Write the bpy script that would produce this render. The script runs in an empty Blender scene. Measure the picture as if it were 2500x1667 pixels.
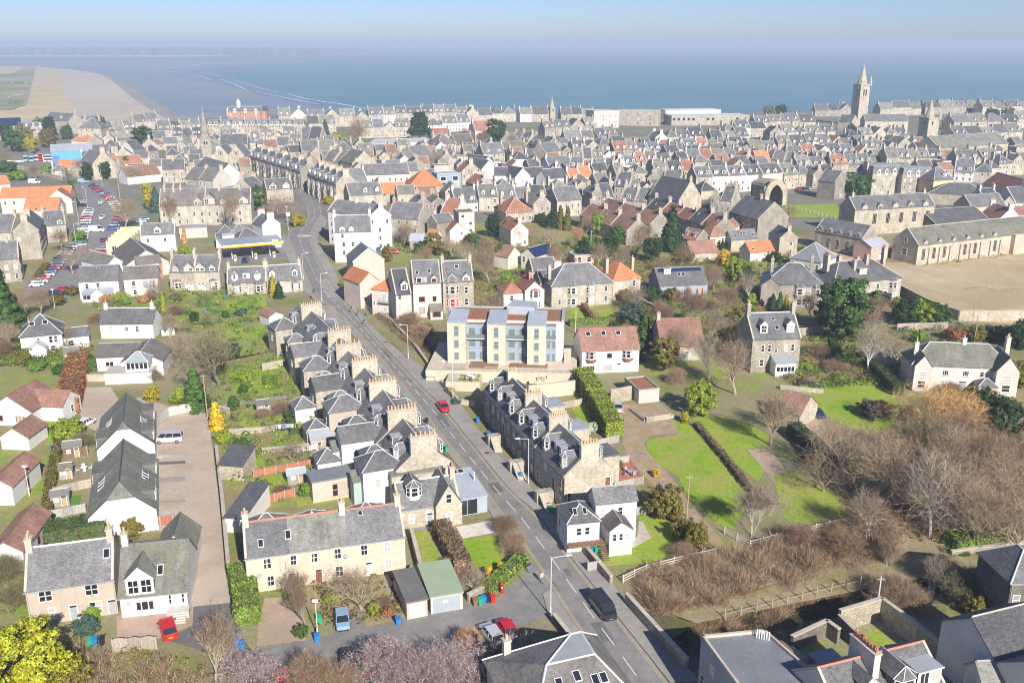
import bpy,math,random
import numpy as np
from mathutils import Vector,Matrix
# ---- camera, sky, sun, exposure
SC=bpy.context.scene
COL=SC.collection
CAM_H,PITCH,FPX=68.0,math.radians(17.6),2300.0
cam_d=bpy.data.cameras.new('camera');cam=bpy.data.objects.new('camera',cam_d);COL.objects.link(cam)
cam_d.sensor_width=36.0;cam_d.lens=36.0*FPX/2500.0
cam_d.clip_start=1.0;cam_d.clip_end=60000.0
cam.location=(0,0,CAM_H);cam.rotation_euler=(math.pi/2-PITCH,0,0)
SC.camera=cam
SUN_AZ,SUN_EL=23.0,31.0
sa,se=math.radians(SUN_AZ),math.radians(SUN_EL)
sun_dir=Vector((math.sin(sa)*math.cos(se),-math.cos(sa)*math.cos(se),math.sin(se)))
W=bpy.data.worlds.new('World');SC.world=W;W.use_nodes=True
wn=W.node_tree.nodes;wl=W.node_tree.links
for n in list(wn):wn.remove(n)
wo=wn.new('ShaderNodeOutputWorld');wb=wn.new('ShaderNodeBackground');ws=wn.new('ShaderNodeTexSky')
ws.sky_type='NISHITA';ws.sun_disc=False
ws.sun_elevation=se;ws.sun_rotation=math.atan2(sun_dir.x,sun_dir.y)
ws.air_density=0.8;ws.dust_density=0.4;ws.ozone_density=5.0;ws.altitude=100
wb.inputs['Strength'].default_value=0.068
wt=wn.new('ShaderNodeMix');wt.data_type='RGBA';wt.blend_type='MULTIPLY';wt.inputs[0].default_value=1.0;wt.inputs[7].default_value=(0.79,0.79,0.95,1)
wl.new(ws.outputs[0],wt.inputs[6]);wl.new(wt.outputs[2],wb.inputs[0]);wl.new(wb.outputs[0],wo.inputs[0])
sun_d=bpy.data.lights.new('sun','SUN');sun_d.energy=4.3;sun_d.angle=math.radians(0.5);sun_d.color=(1.0,0.925,0.82)
sun=bpy.data.objects.new('sun',sun_d);COL.objects.link(sun)
sun.rotation_euler=(-sun_dir).to_track_quat('-Z','Y').to_euler();sun.location=(60,-120,150)
SC.view_settings.view_transform='Standard';SC.view_settings.look='None'
SC.view_settings.gamma=1.0;SC.view_settings.use_curve_mapping=False
SC.view_settings.exposure=0.87
try:
 SC.cycles.max_bounces=5;SC.cycles.diffuse_bounces=2;SC.cycles.glossy_bounces=2
 SC.cycles.transmission_bounces=3;SC.cycles.volume_bounces=0;SC.cycles.transparent_max_bounces=6
 SC.cycles.use_denoising=True;SC.cycles.use_adaptive_sampling=True;SC.cycles.adaptive_threshold=0.012;SC.cycles.pixel_filter_type='BLACKMAN_HARRIS';SC.cycles.filter_width=1.1
 SC.cycles.sample_clamp_indirect=4.0
except Exception:pass
# ---- helpers
SP,CP=math.sin(PITCH),math.cos(PITCH)
def at(px,py,z=0.0):
 """the world point at height z that stands at this place of the photograph (2500 x 1667)"""
 dx=(px-1250.0)/FPX;dy=(py-833.5)/FPX
 rz=-SP-dy*CP;ry=CP-dy*SP
 t=(z-CAM_H)/rz
 return Vector((dx*t,ry*t,z))
def pix(p):
 x,y,z=p[0],p[1],p[2]-CAM_H
 dep=y*CP-z*SP
 return(1250+FPX*x/dep,833.5+FPX*(-z*CP-y*SP)/dep)
def lin(c):
 return tuple((v/12.92 if v<=0.04045 else((v+0.055)/1.055)**2.4)for v in c)
def link(o,parent=None):
 COL.objects.link(o)
 if parent is not None:o.parent=parent
 return o
LABELS={}
def tag(o,label=None,cat=None,group=None,kind=None):
 if label:
  o['label']=label
 if cat:o['category']=cat
 if group:o['group']=group
 if kind:o['kind']=kind
 return o
def thing(name,label,cat,loc=(0,0,0),rz=0.0,group=None):
 o=bpy.data.objects.new(name,None);o.empty_display_size=0.5
 link(o);o.location=loc;o.rotation_euler=(0,0,rz)
 return tag(o,label,cat,group)
def inst(name,me,parent=None,loc=(0,0,0),rz=0.0,sc=(1,1,1),rot=None,color=None):
 o=bpy.data.objects.new(name,me);link(o,parent)
 o.location=loc;o.rotation_euler=rot if rot else(0,0,rz);o.scale=sc
 if color:o.color=(*color,1)
 return o
class MB:
 def __init__(s):s.v=[];s.f=[];s.m=[]
 def poly(s,pts,m=0):
  i=len(s.v);s.v.extend([tuple(p)for p in pts]);s.f.append(tuple(range(i,i+len(pts))));s.m.append(m)
 def box(s,x0,x1,y0,y1,z0,z1,m=0,bottom=False):
  i=len(s.v)
  s.v+=[(x0,y0,z0),(x1,y0,z0),(x1,y1,z0),(x0,y1,z0),(x0,y0,z1),(x1,y0,z1),(x1,y1,z1),(x0,y1,z1)]
  fs=[(0,1,5,4),(1,2,6,5),(2,3,7,6),(3,0,4,7),(4,5,6,7)]+([(3,2,1,0)]if bottom else[])
  for f in fs:s.f.append(tuple(i+k for k in f));s.m.append(m)
 def bar(s,a,b,r,m=0,n=4,r2=None,cap=True):
  a,b=Vector(a),Vector(b);d=b-a
  if d.length<1e-6:return
  d.normalize();u=d.orthogonal().normalized();w=d.cross(u);r2=r if r2 is None else r2
  i=len(s.v)
  for k in range(n):
   t=2*math.pi*(k+0.5)/n;o=u*math.cos(t)+w*math.sin(t)
   s.v.append(tuple(a+o*r))
  for k in range(n):
   t=2*math.pi*(k+0.5)/n;o=u*math.cos(t)+w*math.sin(t)
   s.v.append(tuple(b+o*r2))
  for k in range(n):
   j=(k+1)%n;s.f.append((i+k,i+j,i+n+j,i+n+k));s.m.append(m)
  if cap:
   s.f.append(tuple(i+n+k for k in range(n)));s.m.append(m)
   s.f.append(tuple(i+k for k in reversed(range(n))));s.m.append(m)
 def extrude(s,pts,z0,z1,m=0,ms=None):
  """closed prism over a counter-clockwise plan outline"""
  ms=m if ms is None else ms;n=len(pts)
  s.poly([(p[0],p[1],z1)for p in pts],m)
  for k in range(n):
   a,b=pts[k],pts[(k+1)%n]
   s.poly([(a[0],a[1],z0),(b[0],b[1],z0),(b[0],b[1],z1),(a[0],a[1],z1)],ms)
 def lathe(s,prof,n=8,c=(0,0),m=0):
  i=len(s.v)
  for r,z in prof:
   for k in range(n):
    t=2*math.pi*k/n;s.v.append((c[0]+r*math.cos(t),c[1]+r*math.sin(t),z))
  for j in range(len(prof)-1):
   for k in range(n):
    q=(k+1)%n
    s.f.append((i+j*n+k,i+j*n+q,i+(j+1)*n+q,i+(j+1)*n+k));s.m.append(m)
  s.f.append(tuple(i+(len(prof)-1)*n+k for k in range(n)));s.m.append(m)
 def mesh(s,name,mats,uv=True,smooth=False):
  me=bpy.data.meshes.new(name);me.from_pydata(s.v,[],s.f)
  for mt in mats:me.materials.append(mt)
  if len(mats)>1:me.polygons.foreach_set('material_index',s.m)
  if smooth:me.polygons.foreach_set('use_smooth',[True]*len(s.f))
  if uv and len(s.f):auto_uv(me)
  return me
 def build(s,name,mats,parent=None,uv=True,smooth=False,**k):
  if not isinstance(mats,(list,tuple)):mats=[mats]
  return inst(name,s.mesh(name,mats,uv,smooth),parent,**k)
def auto_uv(me):
 npoly=len(me.polygons);nl=len(me.loops)
 nor=np.empty(npoly*3);me.polygons.foreach_get('normal',nor);nor=nor.reshape(-1,3)
 tot=np.empty(npoly,dtype=np.int32);me.polygons.foreach_get('loop_total',tot)
 vi=np.empty(nl,dtype=np.int32);me.loops.foreach_get('vertex_index',vi)
 co=np.empty(len(me.vertices)*3);me.vertices.foreach_get('co',co);co=co.reshape(-1,3)
 t=np.stack([-nor[:,1],nor[:,0],np.zeros(npoly)],1);ln=np.linalg.norm(t,axis=1)
 flat=ln<0.05;t[flat]=(1,0,0);ln[flat]=1;t/=ln[:,None]
 b=np.cross(nor,t)
 T=np.repeat(t,tot,0);B=np.repeat(b,tot,0);P=co[vi]
 uv=np.stack([(P*T).sum(1),(P*B).sum(1)],1).astype(np.float32)
 me.uv_layers.new(name='UVMap').data.foreach_set('uv',uv.ravel())
# ---- materials
MT={}
def newmat(name):
 m=bpy.data.materials.new(name);m.use_nodes=True;MT[name]=m
 nt=m.node_tree;b=nt.nodes['Principled BSDF']
 return m,nt,b
class NB:
 def __init__(s,nt):s.nt=nt
 def n(s,t,**k):
  o=s.nt.nodes.new(t)
  for a,v in k.items():setattr(o,a,v)
  return o
 def l(s,a,b):s.nt.links.new(a,b)
 def mix(s,fac,a,b,mode='MIX'):
  m=s.n('ShaderNodeMix',data_type='RGBA',blend_type=mode)
  for soc,v in((m.inputs[0],fac),(m.inputs[6],a),(m.inputs[7],b)):
   if hasattr(v,'is_output'):s.l(v,soc)
   elif isinstance(v,(int,float)):soc.default_value=v
   else:soc.default_value=(*v,1)
  return m.outputs[2]
 def noise(s,vec,scale,detail=4,rough=0.6):
  o=s.n('ShaderNodeTexNoise');o.inputs['Scale'].default_value=scale;o.inputs['Detail'].default_value=detail
  o.inputs['Roughness'].default_value=rough
  if vec is not None:s.l(vec,o.inputs['Vector'])
  return o.outputs[0]
 def ramp(s,fac,lo,hi,a=0.0,b=1.0):
  o=s.n('ShaderNodeMapRange');s.l(fac,o.inputs[0]);o.inputs[1].default_value=lo;o.inputs[2].default_value=hi
  o.inputs[3].default_value=a;o.inputs[4].default_value=b;return o.outputs[0]
 def mth(s,op,a,b):
  o=s.n('ShaderNodeMath',operation=op)
  for i,v in enumerate((a,b)):
   if hasattr(v,'is_output'):s.l(v,o.inputs[i])
   else:o.inputs[i].default_value=v
  return o.outputs[0]
def sc(c,k):return tuple(min(1,v*k)for v in c)
def masonry(name,c,c2,mortar,bw,bh,ms=0.012,rough=0.85,stain=0.35,var=0.16,bump=0.5,moss=None,big=0.25):
 """coursed pieces (stone, slate, tile, brick) in metres, with stains, wear and a slightly different tone for each thing"""
 m,nt,b=newmat(name);N=NB(nt)
 uv=N.n('ShaderNodeUVMap').outputs[0];oi=N.n('ShaderNodeObjectInfo')
 wob=N.n('ShaderNodeVectorMath',operation='ADD');N.l(uv,wob.inputs[0])
 nz=N.n('ShaderNodeTexNoise');nz.inputs['Scale'].default_value=1.5;N.l(uv,nz.inputs['Vector'])
 sm=N.n('ShaderNodeVectorMath',operation='SCALE');N.l(nz.outputs[1],sm.inputs[0]);sm.inputs[3].default_value=bh*0.25
 N.l(sm.outputs[0],wob.inputs[1])
 bt=N.n('ShaderNodeTexBrick');N.l(wob.outputs[0],bt.inputs['Vector'])
 bt.inputs['Color1'].default_value=(*c,1);bt.inputs['Color2'].default_value=(*c2,1);bt.inputs['Mortar'].default_value=(*mortar,1)
 bt.inputs['Scale'].default_value=1;bt.inputs['Mortar Size'].default_value=ms;bt.inputs['Brick Width'].default_value=bw
 bt.inputs['Row Height'].default_value=bh;bt.inputs['Bias'].default_value=0.0;bt.inputs['Mortar Smooth'].default_value=0.3
 f=N.ramp(N.noise(uv,big,6,0.65),0.3,0.7,1-stain,1+stain)
 f2=N.ramp(N.noise(uv,3.0,3,0.7),0.3,0.7,1-stain*0.6,1+stain*0.6)
 rv=N.ramp(oi.outputs['Random'],0,1,1-var,1+var)
 mp=N.n('ShaderNodeMapping');N.l(uv,mp.inputs[0]);mp.inputs['Scale'].default_value=(1.6,0.16,1)
 f3=N.ramp(N.noise(mp.outputs[0],1.0,4,0.65),0.35,0.75,1+stain*.35,1-stain*.6)
 k=N.mth('MULTIPLY',N.mth('MULTIPLY',f,f2),N.mth('MULTIPLY',f3,rv))
 cc=N.n('ShaderNodeCombineColor');[N.l(k,cc.inputs[i])for i in range(3)]
 col=N.mix(1.0,bt.outputs[0],cc.outputs[0],'MULTIPLY')
 if moss:
  col=N.mix(N.ramp(N.noise(uv,0.6,5,0.7),0.48,0.62,0,moss[1]),col,moss[0])
 N.l(col,b.inputs['Base Color']);b.inputs['Roughness'].default_value=rough;b.inputs['Specular IOR Level'].default_value=0.35
 bp=N.n('ShaderNodeBump');bp.inputs['Strength'].default_value=bump;bp.inputs['Distance'].default_value=0.02
 N.l(bt.outputs[1],bp.inputs['Height']);bp.invert=True;N.l(bp.outputs[0],b.inputs['Normal'])
 return m
def plaster(name,c,rough=0.9,stain=0.14,var=0.06,spec=0.3,metal=0.0,streak=0.10,scale=0.35):
 m,nt,b=newmat(name);N=NB(nt)
 uv=N.n('ShaderNodeUVMap').outputs[0];oi=N.n('ShaderNodeObjectInfo')
 f=N.ramp(N.noise(uv,scale,6,0.65),0.3,0.7,1-stain,1+stain*0.6)
 f2=N.ramp(N.noise(uv,12.0,2,0.7),0.3,0.7,1-stain*0.5,1+stain*0.5)
 mp=N.n('ShaderNodeMapping');N.l(uv,mp.inputs[0]);mp.inputs['Scale'].default_value=(2.2,0.18,1)
 f3=N.ramp(N.noise(mp.outputs[0],1.0,3,0.6),0.5,0.8,1.0,1-streak)
 rv=N.ramp(oi.outputs['Random'],0,1,1-var,1+var)
 k=N.mth('MULTIPLY',N.mth('MULTIPLY',f,f2),N.mth('MULTIPLY',f3,rv))
 cc=N.n('ShaderNodeCombineColor');[N.l(k,cc.inputs[i])for i in range(3)]
 N.l(N.mix(1.0,c,cc.outputs[0],'MULTIPLY'),b.inputs['Base Color'])
 b.inputs['Roughness'].default_value=rough;b.inputs['Specular IOR Level'].default_value=spec;b.inputs['Metallic'].default_value=metal
 return m
def earth(name,cols,scales,rough=0.95,fine=0.2,bump=0.0):
 """ground cover mixed from a few tones by noise, in world metres"""
 m,nt,b=newmat(name);N=NB(nt)
 tc=N.n('ShaderNodeNewGeometry').outputs['Position']
 col=None
 for i,c in enumerate(cols):
  if col is None:col=c;continue
  off=N.n('ShaderNodeVectorMath',operation='ADD');N.l(tc,off.inputs[0]);off.inputs[1].default_value=(37.0*i,11.0*i,0)
  col=N.mix(N.ramp(N.noise(off.outputs[0],scales[i-1],6,0.65),0.42,0.60),col,c)
 f=N.ramp(N.noise(tc,1.6,8,0.75),0.25,0.75,1-fine,1+fine)
 cc=N.n('ShaderNodeCombineColor');[N.l(f,cc.inputs[i])for i in range(3)]
 col=N.mix(1.0,col,cc.outputs[0],'MULTIPLY')
 N.l(col,b.inputs['Base Color']);b.inputs['Roughness'].default_value=rough;b.inputs['Specular IOR Level'].default_value=0.2
 if bump:
  bp=N.n('ShaderNodeBump');bp.inputs['Strength'].default_value=0.8;bp.inputs['Distance'].default_value=bump
  N.l(N.noise(tc,2.5,6,0.7),bp.inputs['Height']);N.l(bp.outputs[0],b.inputs['Normal'])
 return m
def plain(name,c,rough=0.6,metal=0.0,spec=0.4,objcol=False,var=0.0):
 m,nt,b=newmat(name);N=NB(nt)
 b.inputs['Roughness'].default_value=rough;b.inputs['Metallic'].default_value=metal;b.inputs['Specular IOR Level'].default_value=spec
 tc=N.n('ShaderNodeTexCoord').outputs['Object'];oi=N.n('ShaderNodeObjectInfo')
 f=N.ramp(N.noise(tc,1.7,4,0.7),0.3,0.7,1-0.10-var,1+0.06+var)
 cc=N.n('ShaderNodeCombineColor');[N.l(f,cc.inputs[i])for i in range(3)]
 N.l(N.mix(1.0,oi.outputs['Color']if objcol else c,cc.outputs[0],'MULTIPLY'),b.inputs['Base Color'])
 return m
def foliage(name,trans=0.25):
 """leaves in the thing's own colour, mottled"""
 m,nt,b=newmat(name);N=NB(nt)
 oi=N.n('ShaderNodeObjectInfo');tc=N.n('ShaderNodeTexCoord').outputs['Object']
 f=N.ramp(N.noise(tc,1.1,3,0.6),0.3,0.7,0.6,1.35);f2=N.ramp(N.noise(tc,9.0,2,0.6),0.3,0.7,0.7,1.3)
 k=N.mth('MULTIPLY',f,f2);cc=N.n('ShaderNodeCombineColor');[N.l(k,cc.inputs[i])for i in range(3)]
 ri=N.n('ShaderNodeNewGeometry').outputs['Random Per Island'];hs=N.n('ShaderNodeHueSaturation');N.l(oi.outputs['Color'],hs.inputs['Color'])
 N.l(N.ramp(ri,0,1,0.47,0.525),hs.inputs['Hue']);N.l(N.ramp(ri,0,1,0.55,1.5),hs.inputs['Value']);N.l(N.ramp(ri,0,1,1.1,0.85),hs.inputs['Saturation'])
 col=N.mix(1.0,hs.outputs[0],cc.outputs[0],'MULTIPLY')
 N.l(col,b.inputs['Base Color']);b.inputs['Roughness'].default_value=0.75;b.inputs['Specular IOR Level'].default_value=0.15
 tr=N.n('ShaderNodeBsdfTranslucent');N.l(col,tr.inputs[0]);mx=N.n('ShaderNodeMixShader');mx.inputs[0].default_value=trans
 N.l(b.outputs[0],mx.inputs[1]);N.l(tr.outputs[0],mx.inputs[2]);N.l(mx.outputs[0],nt.nodes['Material Output'].inputs[0])
 return m
S='slate'
masonry('slate',(0.12,0.122,0.128),(0.188,0.188,0.19),(0.07,0.07,0.075),0.34,0.20,0.012,0.6,0.30,0.22)
masonry('slate_dark',(0.078,0.08,0.088),(0.125,0.127,0.134),(0.05,0.05,0.055),0.34,0.20,0.012,0.55,0.28,0.2)
masonry('slate_green',(0.155,0.16,0.135),(0.215,0.21,0.18),(0.09,0.09,0.08),0.34,0.20,0.012,0.7,0.35,0.15,moss=((0.17,0.175,0.10),0.6))
masonry('slate_pale',(0.17,0.175,0.16),(0.24,0.235,0.215),(0.11,0.11,0.10),0.36,0.22,0.014,0.7,0.4,0.12,moss=((0.27,0.28,0.22),0.6))
masonry('slate_brown',(0.135,0.125,0.115),(0.19,0.178,0.168),(0.09,0.085,0.08),0.34,0.22,0.012,0.7,0.3,0.2)
masonry('tile_brown',(0.25,0.135,0.10),(0.33,0.19,0.14),(0.14,0.085,0.07),0.32,0.33,0.02,0.8,0.28,0.14)
masonry('tile_red',(0.30,0.135,0.088),(0.385,0.19,0.12),(0.19,0.085,0.055),0.30,0.33,0.02,0.8,0.25,0.12)
masonry('pantile',(0.50,0.20,0.09),(0.58,0.245,0.115),(0.32,0.12,0.055),0.26,0.36,0.03,0.75,0.18,0.1)
masonry('stone',(0.34,0.305,0.245),(0.46,0.415,0.345),(0.38,0.35,0.30),0.62,0.29,0.016,0.9,0.30,0.13)
masonry('stone_grey',(0.24,0.215,0.175),(0.345,0.31,0.26),(0.32,0.30,0.26),0.62,0.29,0.016,0.9,0.32,0.15)
masonry('stone_warm',(0.37,0.325,0.25),(0.49,0.44,0.35),(0.43,0.39,0.32),0.62,0.29,0.016,0.9,0.30,0.10)
masonry('stone_cream',(0.52,0.45,0.345),(0.59,0.52,0.405),(0.51,0.45,0.355),0.7,0.30,0.008,0.9,0.12,0.06,bump=0.2)
masonry('rubble',(0.36,0.31,0.24),(0.50,0.44,0.35),(0.26,0.23,0.18),0.5,0.24,0.03,0.95,0.35,0.2,bump=0.9)
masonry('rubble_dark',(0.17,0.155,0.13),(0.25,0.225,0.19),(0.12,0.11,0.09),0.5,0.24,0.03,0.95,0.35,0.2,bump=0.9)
masonry('brick_red',(0.36,0.15,0.10),(0.46,0.21,0.14),(0.40,0.30,0.24),0.23,0.075,0.010,0.9,0.15,0.08)
masonry('brick_pink',(0.52,0.34,0.26),(0.60,0.41,0.32),(0.5,0.42,0.36),0.4,0.2,0.012,0.9,0.15,0.08)
masonry('boards',(0.36,0.31,0.25),(0.46,0.40,0.33),(0.14,0.12,0.10),0.14,2.4,0.012,0.9,0.2,0.2)
masonry('boards_red',(0.42,0.16,0.10),(0.52,0.21,0.13),(0.16,0.07,0.05),0.14,2.4,0.012,0.85,0.2,0.12)
masonry('boards_grey',(0.34,0.335,0.32),(0.42,0.41,0.39),(0.16,0.16,0.155),0.14,2.4,0.012,0.9,0.2,0.15)
masonry('boards_brown',(0.22,0.14,0.09),(0.29,0.19,0.125),(0.09,0.06,0.04),0.14,2.4,0.012,0.9,0.2,0.15)
masonry('paving',(0.44,0.39,0.33),(0.52,0.465,0.40),(0.30,0.27,0.23),0.6,0.6,0.02,0.9,0.22,0.08)
masonry('paving_pale',(0.60,0.55,0.50),(0.68,0.63,0.58),(0.45,0.42,0.38),0.6,0.6,0.015,0.9,0.12,0.05)
masonry('zinc',(0.36,0.40,0.45),(0.40,0.44,0.49),(0.24,0.27,0.31),0.55,30.0,0.03,0.45,0.10,0.06,bump=0.6)
masonry('zinc_dark',(0.20,0.215,0.235),(0.235,0.25,0.27),(0.13,0.14,0.15),0.55,30.0,0.03,0.5,0.12,0.08,bump=0.6)
masonry('cladding_blue',(0.25,0.335,0.43),(0.285,0.37,0.46),(0.2,0.27,0.35),0.45,30.0,0.02,0.5,0.08,0.04)
masonry('steel_blue',(0.10,0.36,0.66),(0.13,0.40,0.70),(0.08,0.28,0.52),0.9,30.0,0.03,0.5,0.08,0.04)
plaster('white',(0.64,0.635,0.62));plaster('cream',(0.62,0.57,0.48));plaster('harl_beige',(0.47,0.40,0.325));plaster('harl_grey',(0.50,0.48,0.44))
plaster('pink',(0.58,0.475,0.41));plaster('pink_pale',(0.60,0.535,0.485));plaster('ochre',(0.68,0.50,0.28));plaster('yellow',(0.72,0.60,0.36))
plaster('blue_grey',(0.34,0.39,0.43));plaster('mint',(0.50,0.62,0.52));plaster('lead',(0.34,0.365,0.395),0.5,0.18,0.1)
plaster('felt',(0.17,0.17,0.165),0.9,0.25,0.15,streak=0.2);plaster('felt_green',(0.235,0.245,0.205),0.9,0.22);plaster('green_sheet',(0.30,0.37,0.255),0.6,0.06)
plaster('membrane',(0.56,0.57,0.58),0.6,0.10);plaster('cope',(0.50,0.45,0.375),0.9,0.25);plaster('concrete',(0.50,0.485,0.45),0.9,0.2)
plaster('red_ridge',(0.60,0.235,0.145),0.8,0.15);plaster('ridge_grey',(0.36,0.37,0.385),0.6,0.15);plaster('lead_white',(0.66,0.67,0.69),0.55,0.1)
plaster('sedum',(0.30,0.145,0.085),1.0,0.35,scale=1.2);plaster('copper_green',(0.40,0.50,0.46),0.7,0.15)
plain('paint_white',(0.80,0.80,0.79),0.45);plain('paint_grey',(0.33,0.355,0.38),0.5);plain('paint_black',(0.03,0.03,0.033),0.45);plain('paint_blue',(0.12,0.2,0.36),0.5)
plain('paint_brown',(0.24,0.085,0.055),0.5);plain('timber',(0.42,0.30,0.19),0.75,var=0.1);plain('timber_grey',(0.40,0.375,0.335),0.85,var=0.1);plain('timber_pale',(0.60,0.55,0.475),0.85,var=0.1)
plain('pot_buff',(0.62,0.43,0.25),0.8,var=0.2);plain('pot_red',(0.50,0.20,0.12),0.8,var=0.2)
plain('metal',(0.50,0.51,0.52),0.4,0.6);plain('metal_pale',(0.66,0.67,0.67),0.5,0.1);plain('tyre',(0.018,0.018,0.02),0.8);plain('rim',(0.42,0.43,0.45),0.35,0.8)
plain('orange_paint',(0.72,0.22,0.07),0.5);plain('red_paint',(0.62,0.02,0.02),0.4);plain('sign_yellow',(0.95,0.62,0.0),0.4);plain('sign_orange',(0.85,0.25,0.01),0.4)
plain('tint',(1,1,1),0.5,objcol=True);plain('tint_matt',(1,1,1),0.9,objcol=True,var=0.1)
m=plain('car_paint',(1,1,1),0.3,0.0,0.6,objcol=True);m.node_tree.nodes['Principled BSDF'].inputs['Coat Weight'].default_value=0.8
plain('lamp_glass',(0.75,0.76,0.78),0.15,0,0.6);plain('lamp_red',(0.45,0.01,0.01),0.2,0,0.6);plain('solar',(0.018,0.035,0.09),0.16,0.0,0.8);plain('conservatory',(0.30,0.34,0.36),0.15,0,0.7)
m,nt,b=newmat('glass');N=NB(nt);oi=N.n('ShaderNodeObjectInfo')
N.l(N.mix(N.ramp(oi.outputs['Random'],0.66,0.70),(0.020,0.022,0.028),(0.42,0.41,0.385)),b.inputs['Base Color'])
b.inputs['Roughness'].default_value=0.08;b.inputs['Specular IOR Level'].default_value=0.6
m,nt,b=newmat('glass_dark');b.inputs['Base Color'].default_value=(0.02,0.024,0.03,1);b.inputs['Roughness'].default_value=0.06;b.inputs['Specular IOR Level'].default_value=0.7
m,nt,b=newmat('glass_pale');b.inputs['Base Color'].default_value=(0.15,0.20,0.20,1);b.inputs['Roughness'].default_value=0.08;b.inputs['Specular IOR Level'].default_value=0.7
foliage('leaf',0.25);foliage('twig',0.0)
plain('bark',(0.20,0.165,0.125),0.95,objcol=True,var=0.15)
# ---- ground, sea, roads
earth('m_ground',[(0.25,0.205,0.13),(0.185,0.215,0.055),(0.275,0.255,0.145)],[0.12,0.045],fine=0.35)
earth('m_town',[(0.24,0.22,0.195),(0.16,0.19,0.06),(0.19,0.18,0.165)],[0.035,0.03],fine=0.2)
earth('m_lawn',[(0.185,0.325,0.02),(0.255,0.355,0.035),(0.31,0.325,0.075)],[0.25,0.12],fine=0.32,bump=0.04)
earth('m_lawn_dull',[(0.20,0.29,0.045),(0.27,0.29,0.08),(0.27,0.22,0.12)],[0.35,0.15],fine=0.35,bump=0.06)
earth('m_rough',[(0.29,0.225,0.14),(0.21,0.215,0.07),(0.35,0.28,0.18)],[0.4,0.2],fine=0.4,bump=0.10)
earth('m_field',[(0.48,0.38,0.245),(0.54,0.44,0.30),(0.40,0.32,0.19)],[0.10,0.035],fine=0.3,bump=0.05)
earth('m_gravel',[(0.44,0.36,0.285),(0.40,0.32,0.25),(0.48,0.40,0.325)],[0.3,0.1],fine=0.13)
earth('m_gravel_pink',[(0.48,0.355,0.28),(0.42,0.30,0.235),(0.36,0.29,0.21)],[0.35,0.12],fine=0.16)
earth('m_dirt',[(0.40,0.32,0.245),(0.30,0.23,0.165),(0.36,0.26,0.14)],[0.5,0.3],fine=0.25,bump=0.05)
earth('m_dirt_dark',[(0.14,0.115,0.085),(0.10,0.085,0.06),(0.12,0.125,0.045)],[0.4,0.25],fine=0.4,bump=0.1)
earth('m_asphalt',[(0.235,0.228,0.22),(0.27,0.262,0.252),(0.20,0.195,0.19)],[0.12,0.35],rough=0.85,fine=0.12)
earth('m_patch',[(0.14,0.138,0.136),(0.165,0.162,0.158)],[0.3],rough=0.85,fine=0.1)
earth('m_pave',[(0.30,0.285,0.265),(0.255,0.245,0.23),(0.33,0.315,0.29)],[0.4,0.15],rough=0.9,fine=0.12)
earth('m_turf',[(0.115,0.225,0.05)],[],fine=0.06)
earth('m_sand',[(0.47,0.41,0.33),(0.42,0.365,0.30),(0.52,0.46,0.37)],[0.012,0.004],fine=0.06)
earth('m_wetsand',[(0.20,0.245,0.285),(0.165,0.22,0.27),(0.25,0.265,0.28)],[0.010,0.0035],rough=0.45,fine=0.05)  # blue of the reflected sky is put into the wet sand colour
earth('m_shallow',[(0.13,0.20,0.245),(0.16,0.215,0.25),(0.11,0.185,0.24)],[0.008,0.003],rough=0.4,fine=0.04)
earth('m_damp',[(0.30,0.275,0.24),(0.26,0.25,0.235)],[0.01],fine=0.06)
earth('m_dune',[(0.50,0.40,0.225),(0.42,0.345,0.19),(0.56,0.455,0.27)],[0.03,0.012],fine=0.2)
earth('m_links',[(0.13,0.20,0.07),(0.17,0.22,0.09),(0.35,0.31,0.17)],[0.01,0.004],fine=0.15)
plain('line_white',(0.62,0.61,0.58),0.8,var=0.15);plain('line_yellow',(0.50,0.40,0.23),0.8,var=0.15);plain('foam',(0.85,0.87,0.88),0.8)
SEA_Z=-10.0
BURN=[at(*p,-1)for p in[(1585,1610),(1680,1568),(1780,1542),(1875,1513),(2000,1478),(2080,1457),(2200,1428),(2350,1396),(2520,1366),(2700,1345)]]
SHORE=[at(*p)for p in[(-900,318),(-200,303),(100,300),(330,296),(480,290),(560,280),(800,279),(1100,277),(1600,274),(2000,272),(2400,268),(2900,262)]]
def seg_d(x,y,pl):
 best=1e9
 for a,b in zip(pl,pl[1:]):
  dx,dy=b.x-a.x,b.y-a.y;t=max(0,min(1,((x-a.x)*dx+(y-a.y)*dy)/(dx*dx+dy*dy)))
  best=min(best,math.hypot(x-a.x-t*dx,y-a.y-t*dy))
 return best
def shore_y(x):
 return float(np.interp(x,[p.x for p in SHORE],[p.y for p in SHORE]))
def ground_z(x,y):
 if 10<x<95 and 70<y<135:
  d=seg_d(x,y,BURN)
  if d<5.5:return-2.4*min(1,(5.5-d)/2.5)
 s=y-shore_y(x)
 return 0.0 if s<0 else max(-15.0,-s*0.35)
xs=sorted(set([-4000,-2500,-1600,-1100]+list(range(-900,0,45))+[0,6]+[10+1.4*i for i in range(61)]+list(range(100,1000,45))+[1100,1500,2500,4000]))
ys=sorted(set([-300,0,40,70]+[72+1.4*i for i in range(45)]+[145,180,250,350,500,600]+list(range(650,1300,22))+[1400]))
g=MB();nx=len(xs)
for y in ys:
 for x in xs:g.v.append((x,y,ground_z(x,y)))
for j in range(len(ys)-1):
 for i in range(nx-1):
  g.f.append((j*nx+i,j*nx+i+1,(j+1)*nx+i+1,(j+1)*nx+i));g.m.append(1 if ys[j]>300 else 0)
tag(g.build('ground',[MT['m_ground'],MT['m_town']],uv=False),kind='structure')
m,nt,b=newmat('m_sea');N=NB(nt)
tc=N.n('ShaderNodeNewGeometry').outputs['Position']
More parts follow.
